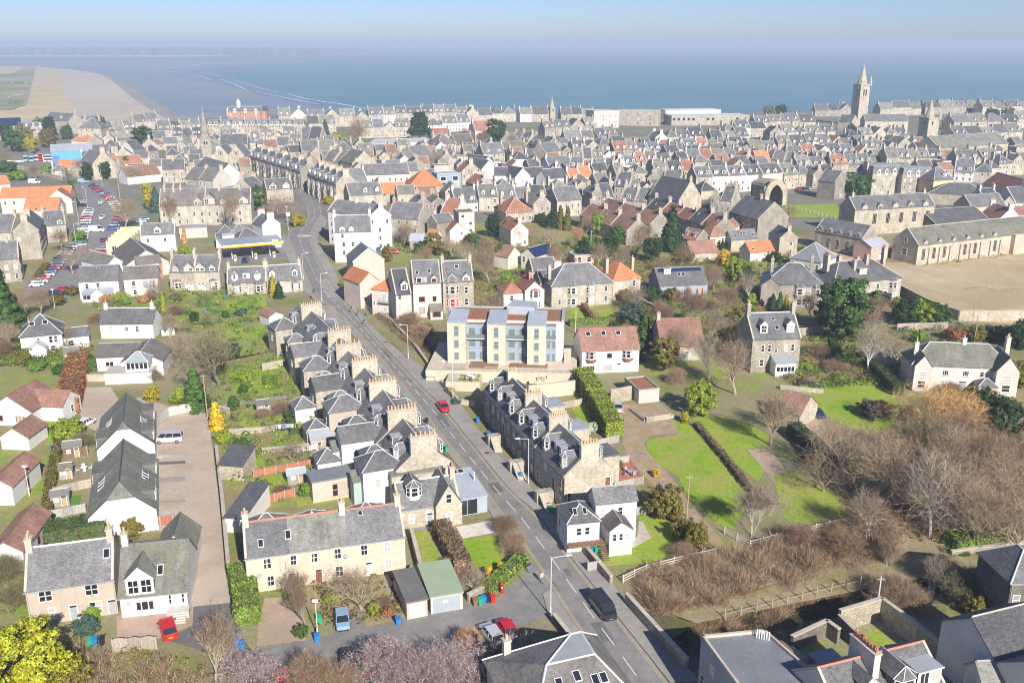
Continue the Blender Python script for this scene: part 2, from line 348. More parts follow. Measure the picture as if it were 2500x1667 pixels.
mp=N.n('ShaderNodeMapping');N.l(tc,mp.inputs[0]);mp.inputs['Scale'].default_value=(0.35,1.0,1)
N.l(N.mix(N.ramp(N.noise(mp.outputs[0],0.006,5,0.6),0.35,0.65),(0.085,0.195,0.25),(0.11,0.235,0.295)),b.inputs['Base Color'])
b.inputs['Roughness'].default_value=0.55;b.inputs['Specular IOR Level'].default_value=0.25
bp=N.n('ShaderNodeBump');bp.inputs['Strength'].default_value=0.6;bp.inputs['Distance'].default_value=2.0
N.l(N.noise(mp.outputs[0],0.05,6,0.7),bp.inputs['Height']);N.l(bp.outputs[0],b.inputs['Normal'])
s=MB();s.poly([(-9000,500,SEA_Z),(9000,500,SEA_Z),(9000,12000,SEA_Z),(-9000,12000,SEA_Z)])
sea=tag(s.build('sea',MT['m_sea'],uv=False),kind='structure')
def sheet(name,pts,z,mat,kind='structure',parent=None,label=None,cat=None):
 w=[at(px,py,z)for px,py in pts]
 a=sum(p.x*q.y-q.x*p.y for p,q in zip(w,w[1:]+w[:1]))
 if a<0:w.reverse()
 s=MB();s.poly(w);o=s.build(name,MT[mat],parent)
 if parent is None:tag(o,label,cat,kind=kind)
 return o
def resample(pl,n):
 d=[0]
 for a,b in zip(pl,pl[1:]):d.append(d[-1]+(Vector(b)-Vector(a)).length)
 out=[]
 for i in range(n):
  t=d[-1]*i/(n-1);k=0
  while k<len(d)-2 and d[k+1]<t:k+=1
  f=(t-d[k])/max(1e-9,d[k+1]-d[k]);out.append(Vector(pl[k]).lerp(Vector(pl[k+1]),f))
 return out
def smooth(pl,n,z=0):
 """a soft line of n points through pixels"""
 p=resample([at(*q,z)for q in pl],n*4)
 for _ in range(6):
  p=[p[0]]+[(p[i-1]+p[i]*2+p[i+1])/4 for i in range(1,len(p)-1)]+[p[-1]]
 return resample(p,n)
def ribbon(name,L,R,z,mat,parent=None,kind='structure',z0=None):
 s=MB();n=len(L)
 for i in range(n-1):
  s.poly([(L[i].x,L[i].y,z),(R[i].x,R[i].y,z),(R[i+1].x,R[i+1].y,z),(L[i+1].x,L[i+1].y,z)])
  if z0 is not None:
   for P in(L,R):s.poly([(P[i].x,P[i].y,z0),(P[i+1].x,P[i+1].y,z0),(P[i+1].x,P[i+1].y,z),(P[i].x,P[i].y,z)])
 o=s.build(name,MT[mat],parent)
 if parent is None:tag(o,kind=kind)
 return o
sheet('beach',[(-600,330),(470,310),(400,287),(350,258),(318,235),(295,215),(272,197),(250,184),(215,175),(170,170),(100,165),(-600,168)],-9.0,'m_sand')
sheet('wet_sand',[(-700,330),(560,335),(900,300),(840,272),(740,255),(650,236),(575,215),(510,198),(450,186),(400,176),(420,168),(520,161),(640,156),(640,150),(400,148),(-700,150)],-9.6,'m_wetsand')
sheet('shallows',[(560,345),(1060,310),(985,284),(890,267),(770,250),(700,229),(640,212),(570,194),(505,182),(460,174),(520,166),(660,160),(760,156),(760,150),(300,148),(300,300)],-9.8,'m_shallow')
sheet('damp_sand',[(-600,332),(540,318),(445,286),(392,258),(355,236),(325,216),(298,200),(268,187),(230,177),(180,170),(100,164),(-600,166)],-9.3,'m_damp')
sheet('dunes',[(-700,330),(185,325),(180,300),(178,280),(168,262),(165,245),(155,228),(150,212),(152,195),(147,182),(135,170),(95,163),(-700,160)],-8.0,'m_dune')
sheet('links',[(-500,270),(30,268),(62,255),(70,230),(78,200),(88,166),(60,163),(30,180),(-100,190),(-500,196)],-7.5,'m_links')
sheet('track',[(62,258),(72,230),(80,200),(88,166),(84,166),(75,200),(66,230),(54,258)],-7.4,'m_pave')
sheet('far_spit',[(-700,142),(170,139),(400,140),(560,137),(740,128),(735,126),(600,127),(400,131),(-700,133)],-9.2,'m_dune')
def foam_line(pl,w):
 c=smooth(pl,24,-9.5);s=MB();rr=random.Random(7)
 ws=[w*rr.uniform(0.2,1.0)*math.sin(math.pi*(i+0.5)/24)for i in range(24)]
 for i in range(23):
  a,b=c[i],c[i+1]
  s.poly([(a.x,a.y-ws[i],-9.5),(b.x,b.y-ws[i+1],-9.5),(b.x,b.y+ws[i+1],-9.3),(a.x,a.y+ws[i],-9.3)])
 s.build('wave_crest',MT['foam'],sea)
for pl,w in[([(700,229),(740,240),(790,249),(830,254),(900,268)],4),([(538,194),(570,205),(612,225)],5),([(330,172),(400,174),(450,178)],8),([(640,146),(700,147),(750,149)],14),([(470,183),(520,196)],5),([(900,272),(960,280)],3),([(560,192),(620,212),(680,226)],3),([(400,168),(480,168),(540,166)],8),([(620,222),(700,240),(780,255)],3),([(480,176),(540,186)],4),([(350,166),(420,162),(500,160)],8)]:foam_line(pl,w)
RL=[(1560,1760),(1500,1667),(1425,1557),(1383,1497),(1343,1433),(1300,1364),(1250,1295),(1207,1237),(1154,1163),(1098,1094),(1056,1040),(1018,990),(979,939),(930,880),(891,833),(845,785),(798,744),(763,715),(744,674),(724,632),(708,600),(700,575),(712,556),(742,545),(752,530),(750,510),(738,488),(715,462),(690,440),(670,420)]
RR=[(1700,1760),(1636,1667),(1582,1598),(1516,1516),(1463,1447),(1383,1347),(1311,1250),(1250,1203),(1183,1120),(1130,1054),(1090,1003),(1024,939),(963,873),(920,828),(875,775),(832,725),(798,676),(774,628),(762,594),(761,572),(772,545),(786,525),(784,506),(763,484),(738,462),(715,440),(690,418)]
NR=70
rl_,rr_=smooth(RL,NR),smooth(RR,NR)
road=ribbon('road',rl_,rr_,0.02,'m_asphalt')
mid=[(a+b)/2 for a,b in zip(rl_,rr_)]
cen=resample(mid,400)
def strip_line(pts,off,w,z,mat,name,parent):
 L,R=[],[]
 for i,p in enumerate(pts):
  d=(pts[min(i+1,len(pts)-1)]-pts[max(i-1,0)]).normalized();nrm=Vector((-d.y,d.x,0))
  L.append(p+nrm*(off+w/2));R.append(p+nrm*(off-w/2))
 return ribbon(name,R,L,z,mat,parent)
cum=[0]
for a,b in zip(cen,cen[1:]):cum.append(cum[-1]+(b-a).length)
s0=2.0
def along(s):
 i=min(len(cen)-2,max(0,int(np.searchsorted(cum,s))-1));f=(s-cum[i])/max(1e-6,cum[i+1]-cum[i]);return cen[i].lerp(cen[i+1],f)
while s0<cum[-1]*0.72:
 strip_line([along(s0),along(s0+3.6)],0,0.14,0.026,'line_white','lane_marking',road);s0+=5.9
for off in(0.28,0.52):
 strip_line(rl_[:52],-off,0.10,0.027,'line_yellow','yellow_line',road);strip_line(rr_[:52],off,0.10,0.027,'line_yellow','yellow_line',road)
sheet('road_patch',[(779,681),(812,681),(836,726),(800,727)],0.024,'m_pave',parent=road)
sheet('road_patch',[(762,747),(815,746),(828,775),(860,800),(815,800),(790,770)],0.0245,'m_pave',parent=road)
sheet('road_patch',[(1374,1389),(1386,1387),(1397,1404),(1385,1406)],0.0242,'m_patch',parent=road)
for x,y,r_ in[(1262,1230,.3),(1330,1400,.35),(1418,1440,.3),(1120,1075,.3),(1000,930,.3),(870,790,.35),(1480,1560,.3)]:
 c=at(x,y);s=MB();s.poly([(c.x+r_*math.cos(t),c.y+r_*math.sin(t),.0262)for t in np.linspace(0,2*math.pi,12,endpoint=False)]);s.build('manhole_cover',MT['m_patch'],road,uv=False)
for q in([(1340,1420),(1352,1418),(1361,1432),(1349,1434)],[(1190,1180),(1215,1176),(1232,1200),(1207,1204)],[(1060,1010),(1078,1008),(1100,1040),(1082,1044)],[(930,850),(945,848),(962,870),(948,874)],[(1440,1520),(1470,1516),(1500,1560),(1472,1566)]):sheet('road_patch',q,.0235,'m_patch',parent=road)
sheet('side_lane',[(560,1667),(566,1470),(600,1590),(785,1553),(894,1532),(989,1509),(1056,1489),(1141,1468),(1210,1463),(1237,1436),(1277,1407),(1303,1366),(1345,1435),(1385,1499),(1330,1503),(1250,1540),(1100,1640),(900,1760),(500,1760)],0.010,'m_asphalt')
def pave(pts_in,pts_out,n=40,z=0.13,name='pavement',mat='m_pave'):
 a,b=smooth(pts_in,n),smooth(pts_out,n);return ribbon(name,a,b,z,mat,z0=-0.05)
pave(RR[1:16],[(1712,1667),(1675,1625),(1529,1471),(1492,1420),(1433,1352),(1386,1303),(1330,1232),(1290,1180),(1232,1118),(1160,1040),(1117,974),(1077,934),(1024,891),(963,849),(905,795),(868,752)],60)
pave(RL[6:16],[(1225,1303),(1190,1240),(1143,1170),(1083,1094),(1040,1040),(1003,990),(966,944),(918,884),(876,833),(826,785)],50)
pave([(1345,1437),(1385,1500),(1428,1560),(1500,1667)],[(1325,1450),(1340,1505),(1385,1562),(1445,1667)],20)
pave(RR[15:22],[(868,752),(825,680),(800,630),(775,590),(778,575),(790,560),(800,540)],30)
pave(RL[16:22],[(770,735),(735,705),(722,672),(703,632),(690,600),(682,575)],30)
c=at(742,576);s=MB();s.extrude([(c.x+2.6*math.cos(t*math.pi/8),c.y+1.4*math.sin(t*math.pi/8))for t in range(16)],0,0.15)
tag(s.build('traffic_island',MT['concrete']),kind='structure')
for nm,mt,z,pts in[('car_park','m_asphalt',0.012,[(195,440),(262,445),(300,500),(308,560),(262,600),(243,655),(215,700),(170,730),(110,740),(60,720),(60,690),(120,640),(178,590),(190,530),(200,480)]),('gravel_yard','m_gravel',0.012,[(372,1035),(400,1012),(495,1000),(508,1020),(520,1100),(532,1200),(546,1330),(556,1400),(566,1470),(470,1545),(455,1480),(458,1320),(372,1290)]),('yard_tarmac','m_patch',0.0135,[(472,1480),(566,1470),(575,1570),(500,1590),(400,1560),(470,1527)]),('parking_strip','paving',0.0145,[(374,1112),(452,1108),(453,1117),(374,1121)]),('parking_strip','m_patch',0.0149,[(374,1128),(452,1124),(453,1131),(374,1135)]),('parking_strip','paving',0.0153,[(374,1150),(452,1146),(453,1152),(374,1156)]),('parking_strip','m_pave',0.0157,[(374,1166),(452,1162),(453,1174),(374,1178)]),('parking_strip','paving',0.0161,[(374,1196),(452,1192),(453,1200),(374,1204)]),('parking_strip','m_pave',0.0165,[(374,1222),(452,1218),(453,1225),(374,1229)]),('parking_strip','paving',0.0169,[(374,1248),(452,1244),(453,1254),(374,1258)]),('forecourt','m_asphalt',0.012,[(535,650),(705,632),(705,595),(640,590),(535,612)]),('drive','m_gravel',0.008,[(205,945),(270,945),(290,975),(345,970),(440,1000),(500,1000),(495,1012),(380,1030),(250,1060),(210,1040),(195,1010)]),('pink_yard','m_gravel_pink',0.013,[(285,1505),(310,1490),(400,1470),(470,1465),(470,1525),(395,1555),(380,1560),(285,1555)]),('pink_drive','m_gravel_pink',0.012,[(646,1460),(715,1455),(752,1545),(745,1562),(628,1577),(630,1530)]),('parking_bay','m_asphalt',0.013,[(802,1500),(860,1485),(885,1490),(893,1528),(815,1548)]),('dry_field','m_field',0.010,[(1900,560),(2040,610),(2120,640),(2235,640),(2500,600),(2700,600),(2700,810),(2500,795),(2370,782),(2310,770),(2260,748),(2190,715),(2170,680),(2040,640)]),('churchyard_lawn','m_lawn',0.010,[(1900,515),(1925,500),(2040,497),(2060,520),(2055,532),(1925,530)]),('long_lawn','m_lawn',0.010,[(1640,1024),(1690,1035),(1745,1100),(1825,1190),(1830,1225),(1790,1290),(1740,1275),(1690,1220),(1665,1185),(1655,1160),(1617,1139),(1578,1100),(1580,1072),(1650,1063),(1662,1058)]),('long_lawn','m_lawn',0.011,[(1689,1019),(1745,1012),(1800,1020),(1875,1060),(1872,1092),(1820,1096),(1868,1150),(1850,1175),(1760,1105)]),('long_lawn','m_lawn',0.012,[(1888,1155),(1940,1152),(2024,1192),(2058,1232),(2069,1269),(1985,1288),(1915,1262),(1900,1215)]),('villa_lawn','m_lawn',0.011,[(1945,963),(2030,928),(2140,926),(2180,960),(2200,1010),(2165,1060),(2080,1050),(1990,1000)]),('dirt_drive','m_dirt',0.009,[(1495,990),(1550,985),(1610,1030),(1640,1024),(1662,1058),(1588,1062),(1572,1085),(1640,1165),(1690,1235),(1790,1350),(1760,1350),(1650,1235),(1575,1165),(1530,1110),(1515,1060)]),('dirt_drive','m_gravel_pink',0.010,[(1825,1098),(1880,1092),(1990,1250),(1960,1260)]),('car_drive','m_gravel_pink',0.013,[(1945,1000),(1985,995),(2010,1030),(2030,1070),(2080,1160),(2055,1155),(1985,1075),(1930,1040)]),('cottage_lawn','m_lawn',0.012,[(1555,1258),(1620,1258),(1658,1300),(1715,1330),(1700,1352),(1640,1350),(1600,1372),(1530,1378),(1468,1382),(1463,1372),(1470,1355),(1545,1340),(1530,1320),(1588,1312)]),('garden_lawn','m_lawn',0.012,[(1001,1298),(1048,1292),(1073,1352),(1062,1388),(1030,1394),(1016,1335)]),('garden_lawn','m_lawn',0.012,[(1131,1315),(1202,1305),(1225,1340),(1232,1378),(1200,1385),(1165,1385),(1135,1340)]),('garden_path','m_pave',0.014,[(998,1280),(1110,1272),(1115,1285),(1062,1295),(1105,1390),(1090,1390),(1048,1292),(1001,1296)]),('patio','paving_pale',0.06,[(1113,1285),(1200,1270),(1207,1300),(1130,1314)]),('terrace_gardens','m_lawn_dull',0.006,[(540,880),(690,850),(740,900),(760,1000),(830,1060),(870,1150),(880,1190),(860,1235),(620,1240),(555,1200),(530,1060),(520,1000)]),('garden_strip','m_lawn',0.011,[(560,905),(640,898),(690,925),(690,960),(640,965),(570,958)]),('garden_strip','m_lawn',0.011,[(562,1108),(640,1100),(646,1135),(566,1145)]),('garden_strip','m_lawn',0.011,[(622,1172),(760,1150),(770,1172),(630,1195)]),('garden_strip','m_lawn',0.011,[(655,1075),(760,1066),(768,1092),(660,1098)]),('garden_strip','m_lawn',0.011,[(720,1215),(860,1190),(868,1212),(728,1238)]),('garden_strip','m_lawn',0.012,[(580,1010),(630,1005),(640,1045),(590,1050)]),('garden_path','m_pave',0.013,[(545,985),(700,965),(702,972),(546,993)]),('lower_gardens','m_lawn_dull',0.006,[(500,780),(650,770),(690,800),(700,850),(560,880),(520,850)]),('front_gardens','m_lawn_dull',0.007,[(270,720),(470,690),(640,690),(650,770),(520,800),(300,790)]),('cottage_gardens','m_rough',0.007,[(755,1420),(990,1400),(1005,1500),(895,1530),(870,1490),(800,1500),(760,1540),(740,1470)]),('yard_front','m_pave',0.009,[(930,1420),(995,1410),(1010,1510),(985,1512)]),('left_garden','m_lawn_dull',0.006,[(0,900),(150,890),(150,1250),(110,1310),(100,1500),(0,1520)]),('back_gardens','m_lawn_dull',0.0045,[(900,550),(1130,545),(1420,545),(1560,575),(1700,600),(1900,610),(1900,650),(1080,660),(950,640)]),('orchard','m_lawn_dull',0.005,[(1080,650),(1500,620),(1950,640),(1900,830),(1850,960),(1500,900),(1450,780),(1180,780)]),('woodland_floor','m_rough',0.004,[(1950,1080),(2230,1000),(2500,950),(2700,950),(2700,1330),(2400,1380),(2100,1440),(1700,1520),(1530,1460),(1520,1420),(1900,1300),(2075,1270)]),('burn_bank_shade','m_dirt_dark',0.006,[(1530,1475),(1700,1520),(1640,1560),(1600,1545)]),('yew_walk','m_lawn_dull',0.006,[(1860,830),(2250,800),(2260,900),(2150,940),(1950,960),(1870,920)]),('small_lawn','m_lawn',0.010,[(1392,752),(1420,750),(1445,780),(1395,785)]),('small_lawn','m_lawn',0.011,[(1452,757),(1492,752),(1510,782),(1480,785)]),('small_lawn','m_lawn',0.010,[(547,735),(603,728),(606,757),(552,760)]),('small_lawn','m_lawn',0.010,[(618,728),(648,722),(650,752),(622,755)]),('small_lawn','m_lawn',0.012,[(524,805),(650,795),(650,822),(540,830)]),('small_lawn','m_lawn',0.012,[(1390,985),(1430,980),(1448,1035),(1420,1045)]),('small_lawn','m_turf',0.013,[(147,1210),(198,1208),(196,1233),(146,1235)]),('small_lawn','m_turf',0.014,[(500,738),(537,737),(538,748),(499,750)]),('small_lawn','m_turf',0.014,[(500,756),(538,755),(538,768),(498,770)]),('verge','m_lawn',0.010,[(1020,850),(1060,845),(1062,885),(1040,890),(1025,880)]),('verge','m_lawn',0.009,[(130,955),(150,950),(155,1000),(140,1080),(110,1090),(125,1020)]),('deck','boards_red',0.25,[(1497,1180),(1500,1140),(1538,1118),(1570,1168)]),('flower_bed','m_dirt_dark',0.016,[(1637,1335),(1690,1338),(1705,1352),(1670,1362),(1640,1352)]),('footpath','paving',0.016,[(1530,1345),(1558,1330),(1590,1312),(1570,1275),(1560,1270),(1555,1310),(1470,1345),(1465,1352)]),]:sheet(nm,pts,z,mt)  # the burn bank's shade is put into a dark ground colour
for o_ in(0,1.7):tr_=smooth([(2120,668),(2200,690),(2300,722),(2400,752),(2520,775)],24);strip_line(tr_,o_,.5,.014,'m_dirt','wheel_track',None)
strip_line(smooth([(2350,706),(2400,700),(2440,712),(2480,705),(2540,712)],20),0,1.2,.0142,'m_dirt','wheel_track',None)
wl_,wr_=[],[]
for i,p in enumerate(BURN):
 d=(BURN[min(i+1,len(BURN)-1)]-BURN[max(i-1,0)]).normalized();nrm=Vector((-d.y,d.x,0));wl_.append(p+nrm*4.2);wr_.append(p-nrm*4.2)
m,nt,b=newmat('m_water');b.inputs['Base Color'].default_value=(0.045,0.04,0.02,1);b.inputs['Roughness'].default_value=0.12
ribbon('burn_water',wr_,wl_,-1.75,'m_water')
# ---- building parts
MC={}
def cached(key,fn):
 if key not in MC:MC[key]=fn()
 return MC[key]
def win_mesh(kind,frame,far):
 """window of unit size in the wall plane, facing -y: frame, bars, sill (and the glass when far)"""
 def f():
  s=MB();t=0.09
  s.box(-.5,-.5+t,-.05,.02,0,1);s.box(.5-t,.5,-.05,.02,0,1);s.box(-.5+t,.5-t,-.05,.02,1-t*.7,1);s.box(-.5+t,.5-t,-.05,.02,0,t*.7)
  if kind=='s':s.box(-.5+t,.5-t,-.045,.0,.49,.545)
  if kind=='c':s.box(-.03,.03,-.045,.0,t*.7,1-t*.7)
  if kind=='q':s.box(-.5+t,.5-t,-.045,.0,.48,.53);s.box(-.022,.022,-.043,.0,t*.7,1-t*.7)
  if kind=='t':s.box(-.2,-.15,-.045,.0,t*.7,1-t*.7);s.box(.15,.2,-.045,.0,t*.7,1-t*.7)
  s.box(-.56,.56,-.13,.03,-.07,-.004,1,True)
  if far:s.poly([(-.5+t,-.012,t*.7),(.5-t,-.012,t*.7),(.5-t,-.012,1-t*.7),(-.5+t,-.012,1-t*.7)],2)
  return s.mesh('window',[MT[frame],MT['cope'],MT['glass']],uv=False)
 return cached(('w',kind,frame,far),f)
def pane_mesh(mat='glass'):
 def f():
  s=MB();s.poly([(-.41,-.012,.063),(.41,-.012,.063),(.41,-.012,.937),(-.41,-.012,.937)]);return s.mesh('pane',[MT[mat]],uv=False)
 return cached(('p',mat),f)
def door_mesh(mat,frame):
 def f():
  s=MB()
  s.box(-.5,-.42,-.06,.02,0,1,1);s.box(.42,.5,-.06,.02,0,1,1);s.box(-.42,.42,-.06,.02,.95,1,1)
  s.box(-.42,.42,-.035,.0,0.01,.80);s.poly([(-.42,-.015,.82),(.42,-.015,.82),(.42,-.015,.95),(-.42,-.015,.95)],2)
  s.box(-.33,-.04,-.05,-.03,.08,.34);s.box(.04,.33,-.05,-.03,.08,.34);s.box(-.33,-.04,-.05,-.03,.42,.74);s.box(.04,.33,-.05,-.03,.42,.74)
  return s.mesh('door',[MT[mat],MT[frame],MT['glass_dark']],uv=False)
 return cached(('d',mat,frame),f)
def pot_mesh(mat):
 def f():
  s=MB();s.lathe([(.15,0),(.13,.12),(.125,.55),(.16,.6),(.16,.68),(.11,.70),(.10,.5)],8);return s.mesh('chimney_pot',[MT[mat]],uv=False)
 return cached(('pot',mat),f)
def rooflight_mesh():
 def f():
  s=MB();s.box(-.5,.5,-.5,.5,0,.10);s.poly([(-.4,-.42,.115),(.4,-.42,.115),(.4,.42,.115),(-.4,.42,.115)],1);return s.mesh('rooflight',[MT['metal_pale'],MT['glass_dark']],uv=False)
 return cached('rl',f)
def dish_mesh():
 def f():
  s=MB();s.lathe([(.02,0),(.2,.02),(.32,.09),(.33,.10)],12);s.bar((0,0,0),(0,0,.3),.015);s.bar((0,0,0),(0,-.1,-.25),.025);return s.mesh('satellite_dish',[MT['paint_grey']],uv=False)
 return cached('dish',f)
GROUPS={}
def put_window(p,x,y,z,w,h,side='f',kind='s',frame='paint_white',near=True,glass=None):
 rz={'f':0,'r':math.pi/2,'l':-math.pi/2,'b':math.pi}.get(side,side if not isinstance(side,str)else 0)
 o=inst('window',win_mesh(kind,frame,not near),p,(x,y,z),rz,(w,1,h))
 if near:inst('pane',pane_mesh(glass or 'glass'),o)
 return o
def put_door(p,x,y,z,w,h,side='f',mat='paint_grey',frame='paint_white'):
 rz={'f':0,'r':math.pi/2,'l':-math.pi/2}[side]
 return inst('door',door_mesh(mat,frame),p,(x,y,z),rz,(w,1,h))
def put_chimney(p,x,y,z0,z1,n,axis='y',mat='stone',pot='pot_buff',thick=0.75,ln=None,pots=True):
 ln=ln or(.42*n+.30);hx,hy=(thick/2,ln/2)if axis=='y' else(ln/2,thick/2)
 s=MB();s.box(-hx,hx,-hy,hy,z0-z1,-0.16);s.box(-hx-.09,hx+.09,-hy-.09,hy+.09,-0.16,0,1,True)
 o=s.build('chimney',[MT[mat],MT['cope']],p,loc=(x,y,z1))
 for k in range(n if pots else 0):
  t=(k-(n-1)/2)*(ln-.5)/max(1,n-1)if n>1 else 0
  inst('chimney_pot',pot_mesh(pot),o,(0,t,0)if axis=='y' else(t,0,0),0,(1,1,RND.choice((.8,1,1.15))))
 return o
RND=random.Random(11)
def ridge_bar(p,pts,mat='ridge_grey',r=.11,name='ridge'):
 s=MB()
 for a,b in pts:s.bar(a,b,r,0,5)
 return s.build(name,MT[mat],p,uv=True)
def gable_roof(L,D,eh,rh,ax,ov=.25,vg=.12,th=.14,m=0,s=None):
 """two slabs; the ridge runs along x (ax='g') or along y (ax='y')"""
 s=s or MB()
 def P(a,b,z):return(a,b,z)if ax=='g' else(b,a,z)
 W_,R_=(D,L)if ax=='g' else(L,D)
 k=(rh-eh)/(W_/2)
 for sgn in(0,1):
  e=-ov if sgn==0 else W_+ov;ze=eh-ov*k;c=W_/2
  a=[P(-vg,e,ze),P(R_+vg,e,ze),P(R_+vg,c,rh),P(-vg,c,rh)]
  t=[(q[0],q[1],q[2]+th)for q in a]
  flip=(sgn==1)^(ax=='y')
  def add(f):s.poly(f[::-1]if flip else f,m)
  add(t);add([a[3],a[2],a[1],a[0]])
  for i in(0,1,3):add([a[i],a[(i+1)%4],t[(i+1)%4],t[i]])
 return s
def hip_pts(L,D,eh,rh,ov=.3,flat=0.0):
 """eave corners and ridge ends of a hipped roof"""
 k=(rh-eh)/(min(L,D)/2);e=eh-ov*k
 c=[(-ov,-ov,e),(L+ov,-ov,e),(L+ov,D+ov,e),(-ov,D+ov,e)]
 if L>=D:r=[(D/2,D/2,rh),(L-D/2,D/2,rh)]
 else:r=[(L/2,L/2,rh),(L/2,D-L/2,rh)]
 return c,r
def hip_roof(L,D,eh,rh,ov=.3,th=.12,s=None,m=0):
 s=s or MB();c,r=hip_pts(L,D,eh,rh,ov)
 up=lambda q:(q[0],q[1],q[2]+th)
 C,R=[up(q)for q in c],[up(q)for q in r]
 if L>=D:
  fs=[[C[0],C[1],R[1],R[0]],[C[1],C[2],R[1]],[C[2],C[3],R[0],R[1]],[C[3],C[0],R[0]]]
  lines=[(R[0],R[1]),(C[0],R[0]),(C[3],R[0]),(C[1],R[1]),(C[2],R[1])]
 else:
  fs=[[C[0],C[1],R[0]],[C[1],C[2],R[1],R[0]],[C[2],C[3],R[1]],[C[3],C[0],R[0],R[1]]]
  lines=[(R[0],R[1]),(C[0],R[0]),(C[1],R[0]),(C[2],R[1]),(C[3],R[1])]
 for f in fs:s.poly(f,m)
 for i in range(4):s.poly([c[i],c[(i+1)%4],C[(i+1)%4],C[i]],m)
 s.poly(c[::-1],m)
 return s,lines
def put_dormer(p,kind,x,yf,eh,k,w,hh,near,roof='slate',front='paint_white',cheek='slate',n=1,frame='paint_white',wh=None,glass=None,lines=True):
 """dormer on the front slope z = eh + k*y; its face stands at y = yf"""
 z0=eh+yf*k;zt=z0+hh
 s=MB();hw=w/2
 yb=lambda z:(z-eh)/k
 mats=[MT[front],MT[cheek],MT[roof],MT['lead_white']]
 if kind in('g','wg'):
  za=zt+hw*.95;b1,b2=yb(zt),yb(za)
  zb=z0-(0.9 if kind=='g' else 0.4)
  s.poly([(-hw,yf,zb),(hw,yf,zb),(hw,yf,zt),(0,yf,za),(-hw,yf,zt)],0)
  for g_ in(-1,1):s.poly([(g_*hw,yf,zb),(g_*hw,b1+.1,zb),(g_*hw,b1+.1,zt),(g_*hw,yf,zt)][::g_],1)
  o_=.16;zz=zt-o_*.95
  for g_ in(-1,1):
   q=[(g_*(hw+o_),yf-o_,zz),(g_*(hw+o_),yb(zz),zz),(0,b2,za),(0,yf-o_,za)]
   u=[(a,b_,c_+.09)for a,b_,c_ in q]
   s.poly(u[::g_],2);s.poly(q[::-g_],2);s.poly([q[3],q[0],u[0],u[3]][::g_],3);s.poly([q[0],q[1],u[1],u[0]][::g_],3)
 elif kind=='b':
  b1=yb(zt)+.1
  s.poly([(-hw,yf,z0-.5),(hw,yf,z0-.5),(hw,yf,zt),(-hw,yf,zt)],0)
  for g_ in(-1,1):s.poly([(g_*hw,yf,z0-.5),(g_*hw,b1,zt-.5),(g_*hw,b1,zt),(g_*hw,yf,zt)][::g_],1)
  s.box(-hw-.12,hw+.12,yf-.15,b1+.2,zt,zt+.12,2,True);s.box(-hw-.14,hw+.14,yf-.17,yf-.14,zt-.02,zt+.13,3,True)
 else:
  c=min(.55,w*.28);yo=yf-c;zb=z0-.9
  pl=[(-hw,yf),(-hw+c,yo),(hw-c,yo),(hw,yf)]
  for a,b_ in zip(pl,pl[1:]):s.poly([(a[0],a[1],zb),(b_[0],b_[1],zb),(b_[0],b_[1],zt),(a[0],a[1],zt)],0)
  b1=yb(zt)+.1
  for g_ in(-1,1):s.poly([(g_*hw,yf,zb),(g_*hw,b1,zb),(g_*hw,b1,zt),(g_*hw,yf,zt)][::g_],1)
  za=zt+hw*.85;o_=.14
  e=[(-hw-o_,yb(zt),zt),(-hw-o_,yf,zt),(-hw+c-o_*.4,yo-o_,zt),(hw-c+o_*.4,yo-o_,zt),(hw+o_,yf,zt),(hw+o_,yb(zt),zt)]
  ap=(0,yf+.1,za);bk=(0,yb(za),za)
  s.poly([e[0],e[1],ap,bk],2);s.poly([e[1],e[2],ap],2);s.poly([e[2],e[3],ap],2);s.poly([e[3],e[4],ap],2);s.poly([e[4],e[5],bk,ap],2)
  if lines:
   for q in e[1:5]:s.bar(q,ap,.05,3,4)
   s.bar(ap,bk,.05,3,4)
 o=s.build('dormer',mats,p,loc=(x,0,0))
 wh=wh or hh-.25
 if kind=='c':
  c=min(.55,w*.28);yo=yf-c
  put_window(o,0,yo-.02,zt-wh-.06,(w-2*c)*.88,wh,'f','s',frame,near,glass)
  if near:
   for g_ in(-1,1):put_window(o,g_*(hw-c/2),yf-c/2-.015,zt-wh-.06,c*1.2,wh,g_*math.pi/4,'s',frame,near,glass)
 else:
  for i in range(n):put_window(o,(i-(n-1)/2)*(w-.25)/n,yf-.02,zt-wh-.06,(w-.3)/n*.92,wh,'f','q' if kind!='b' else 'c',frame,near,glass)
 return o
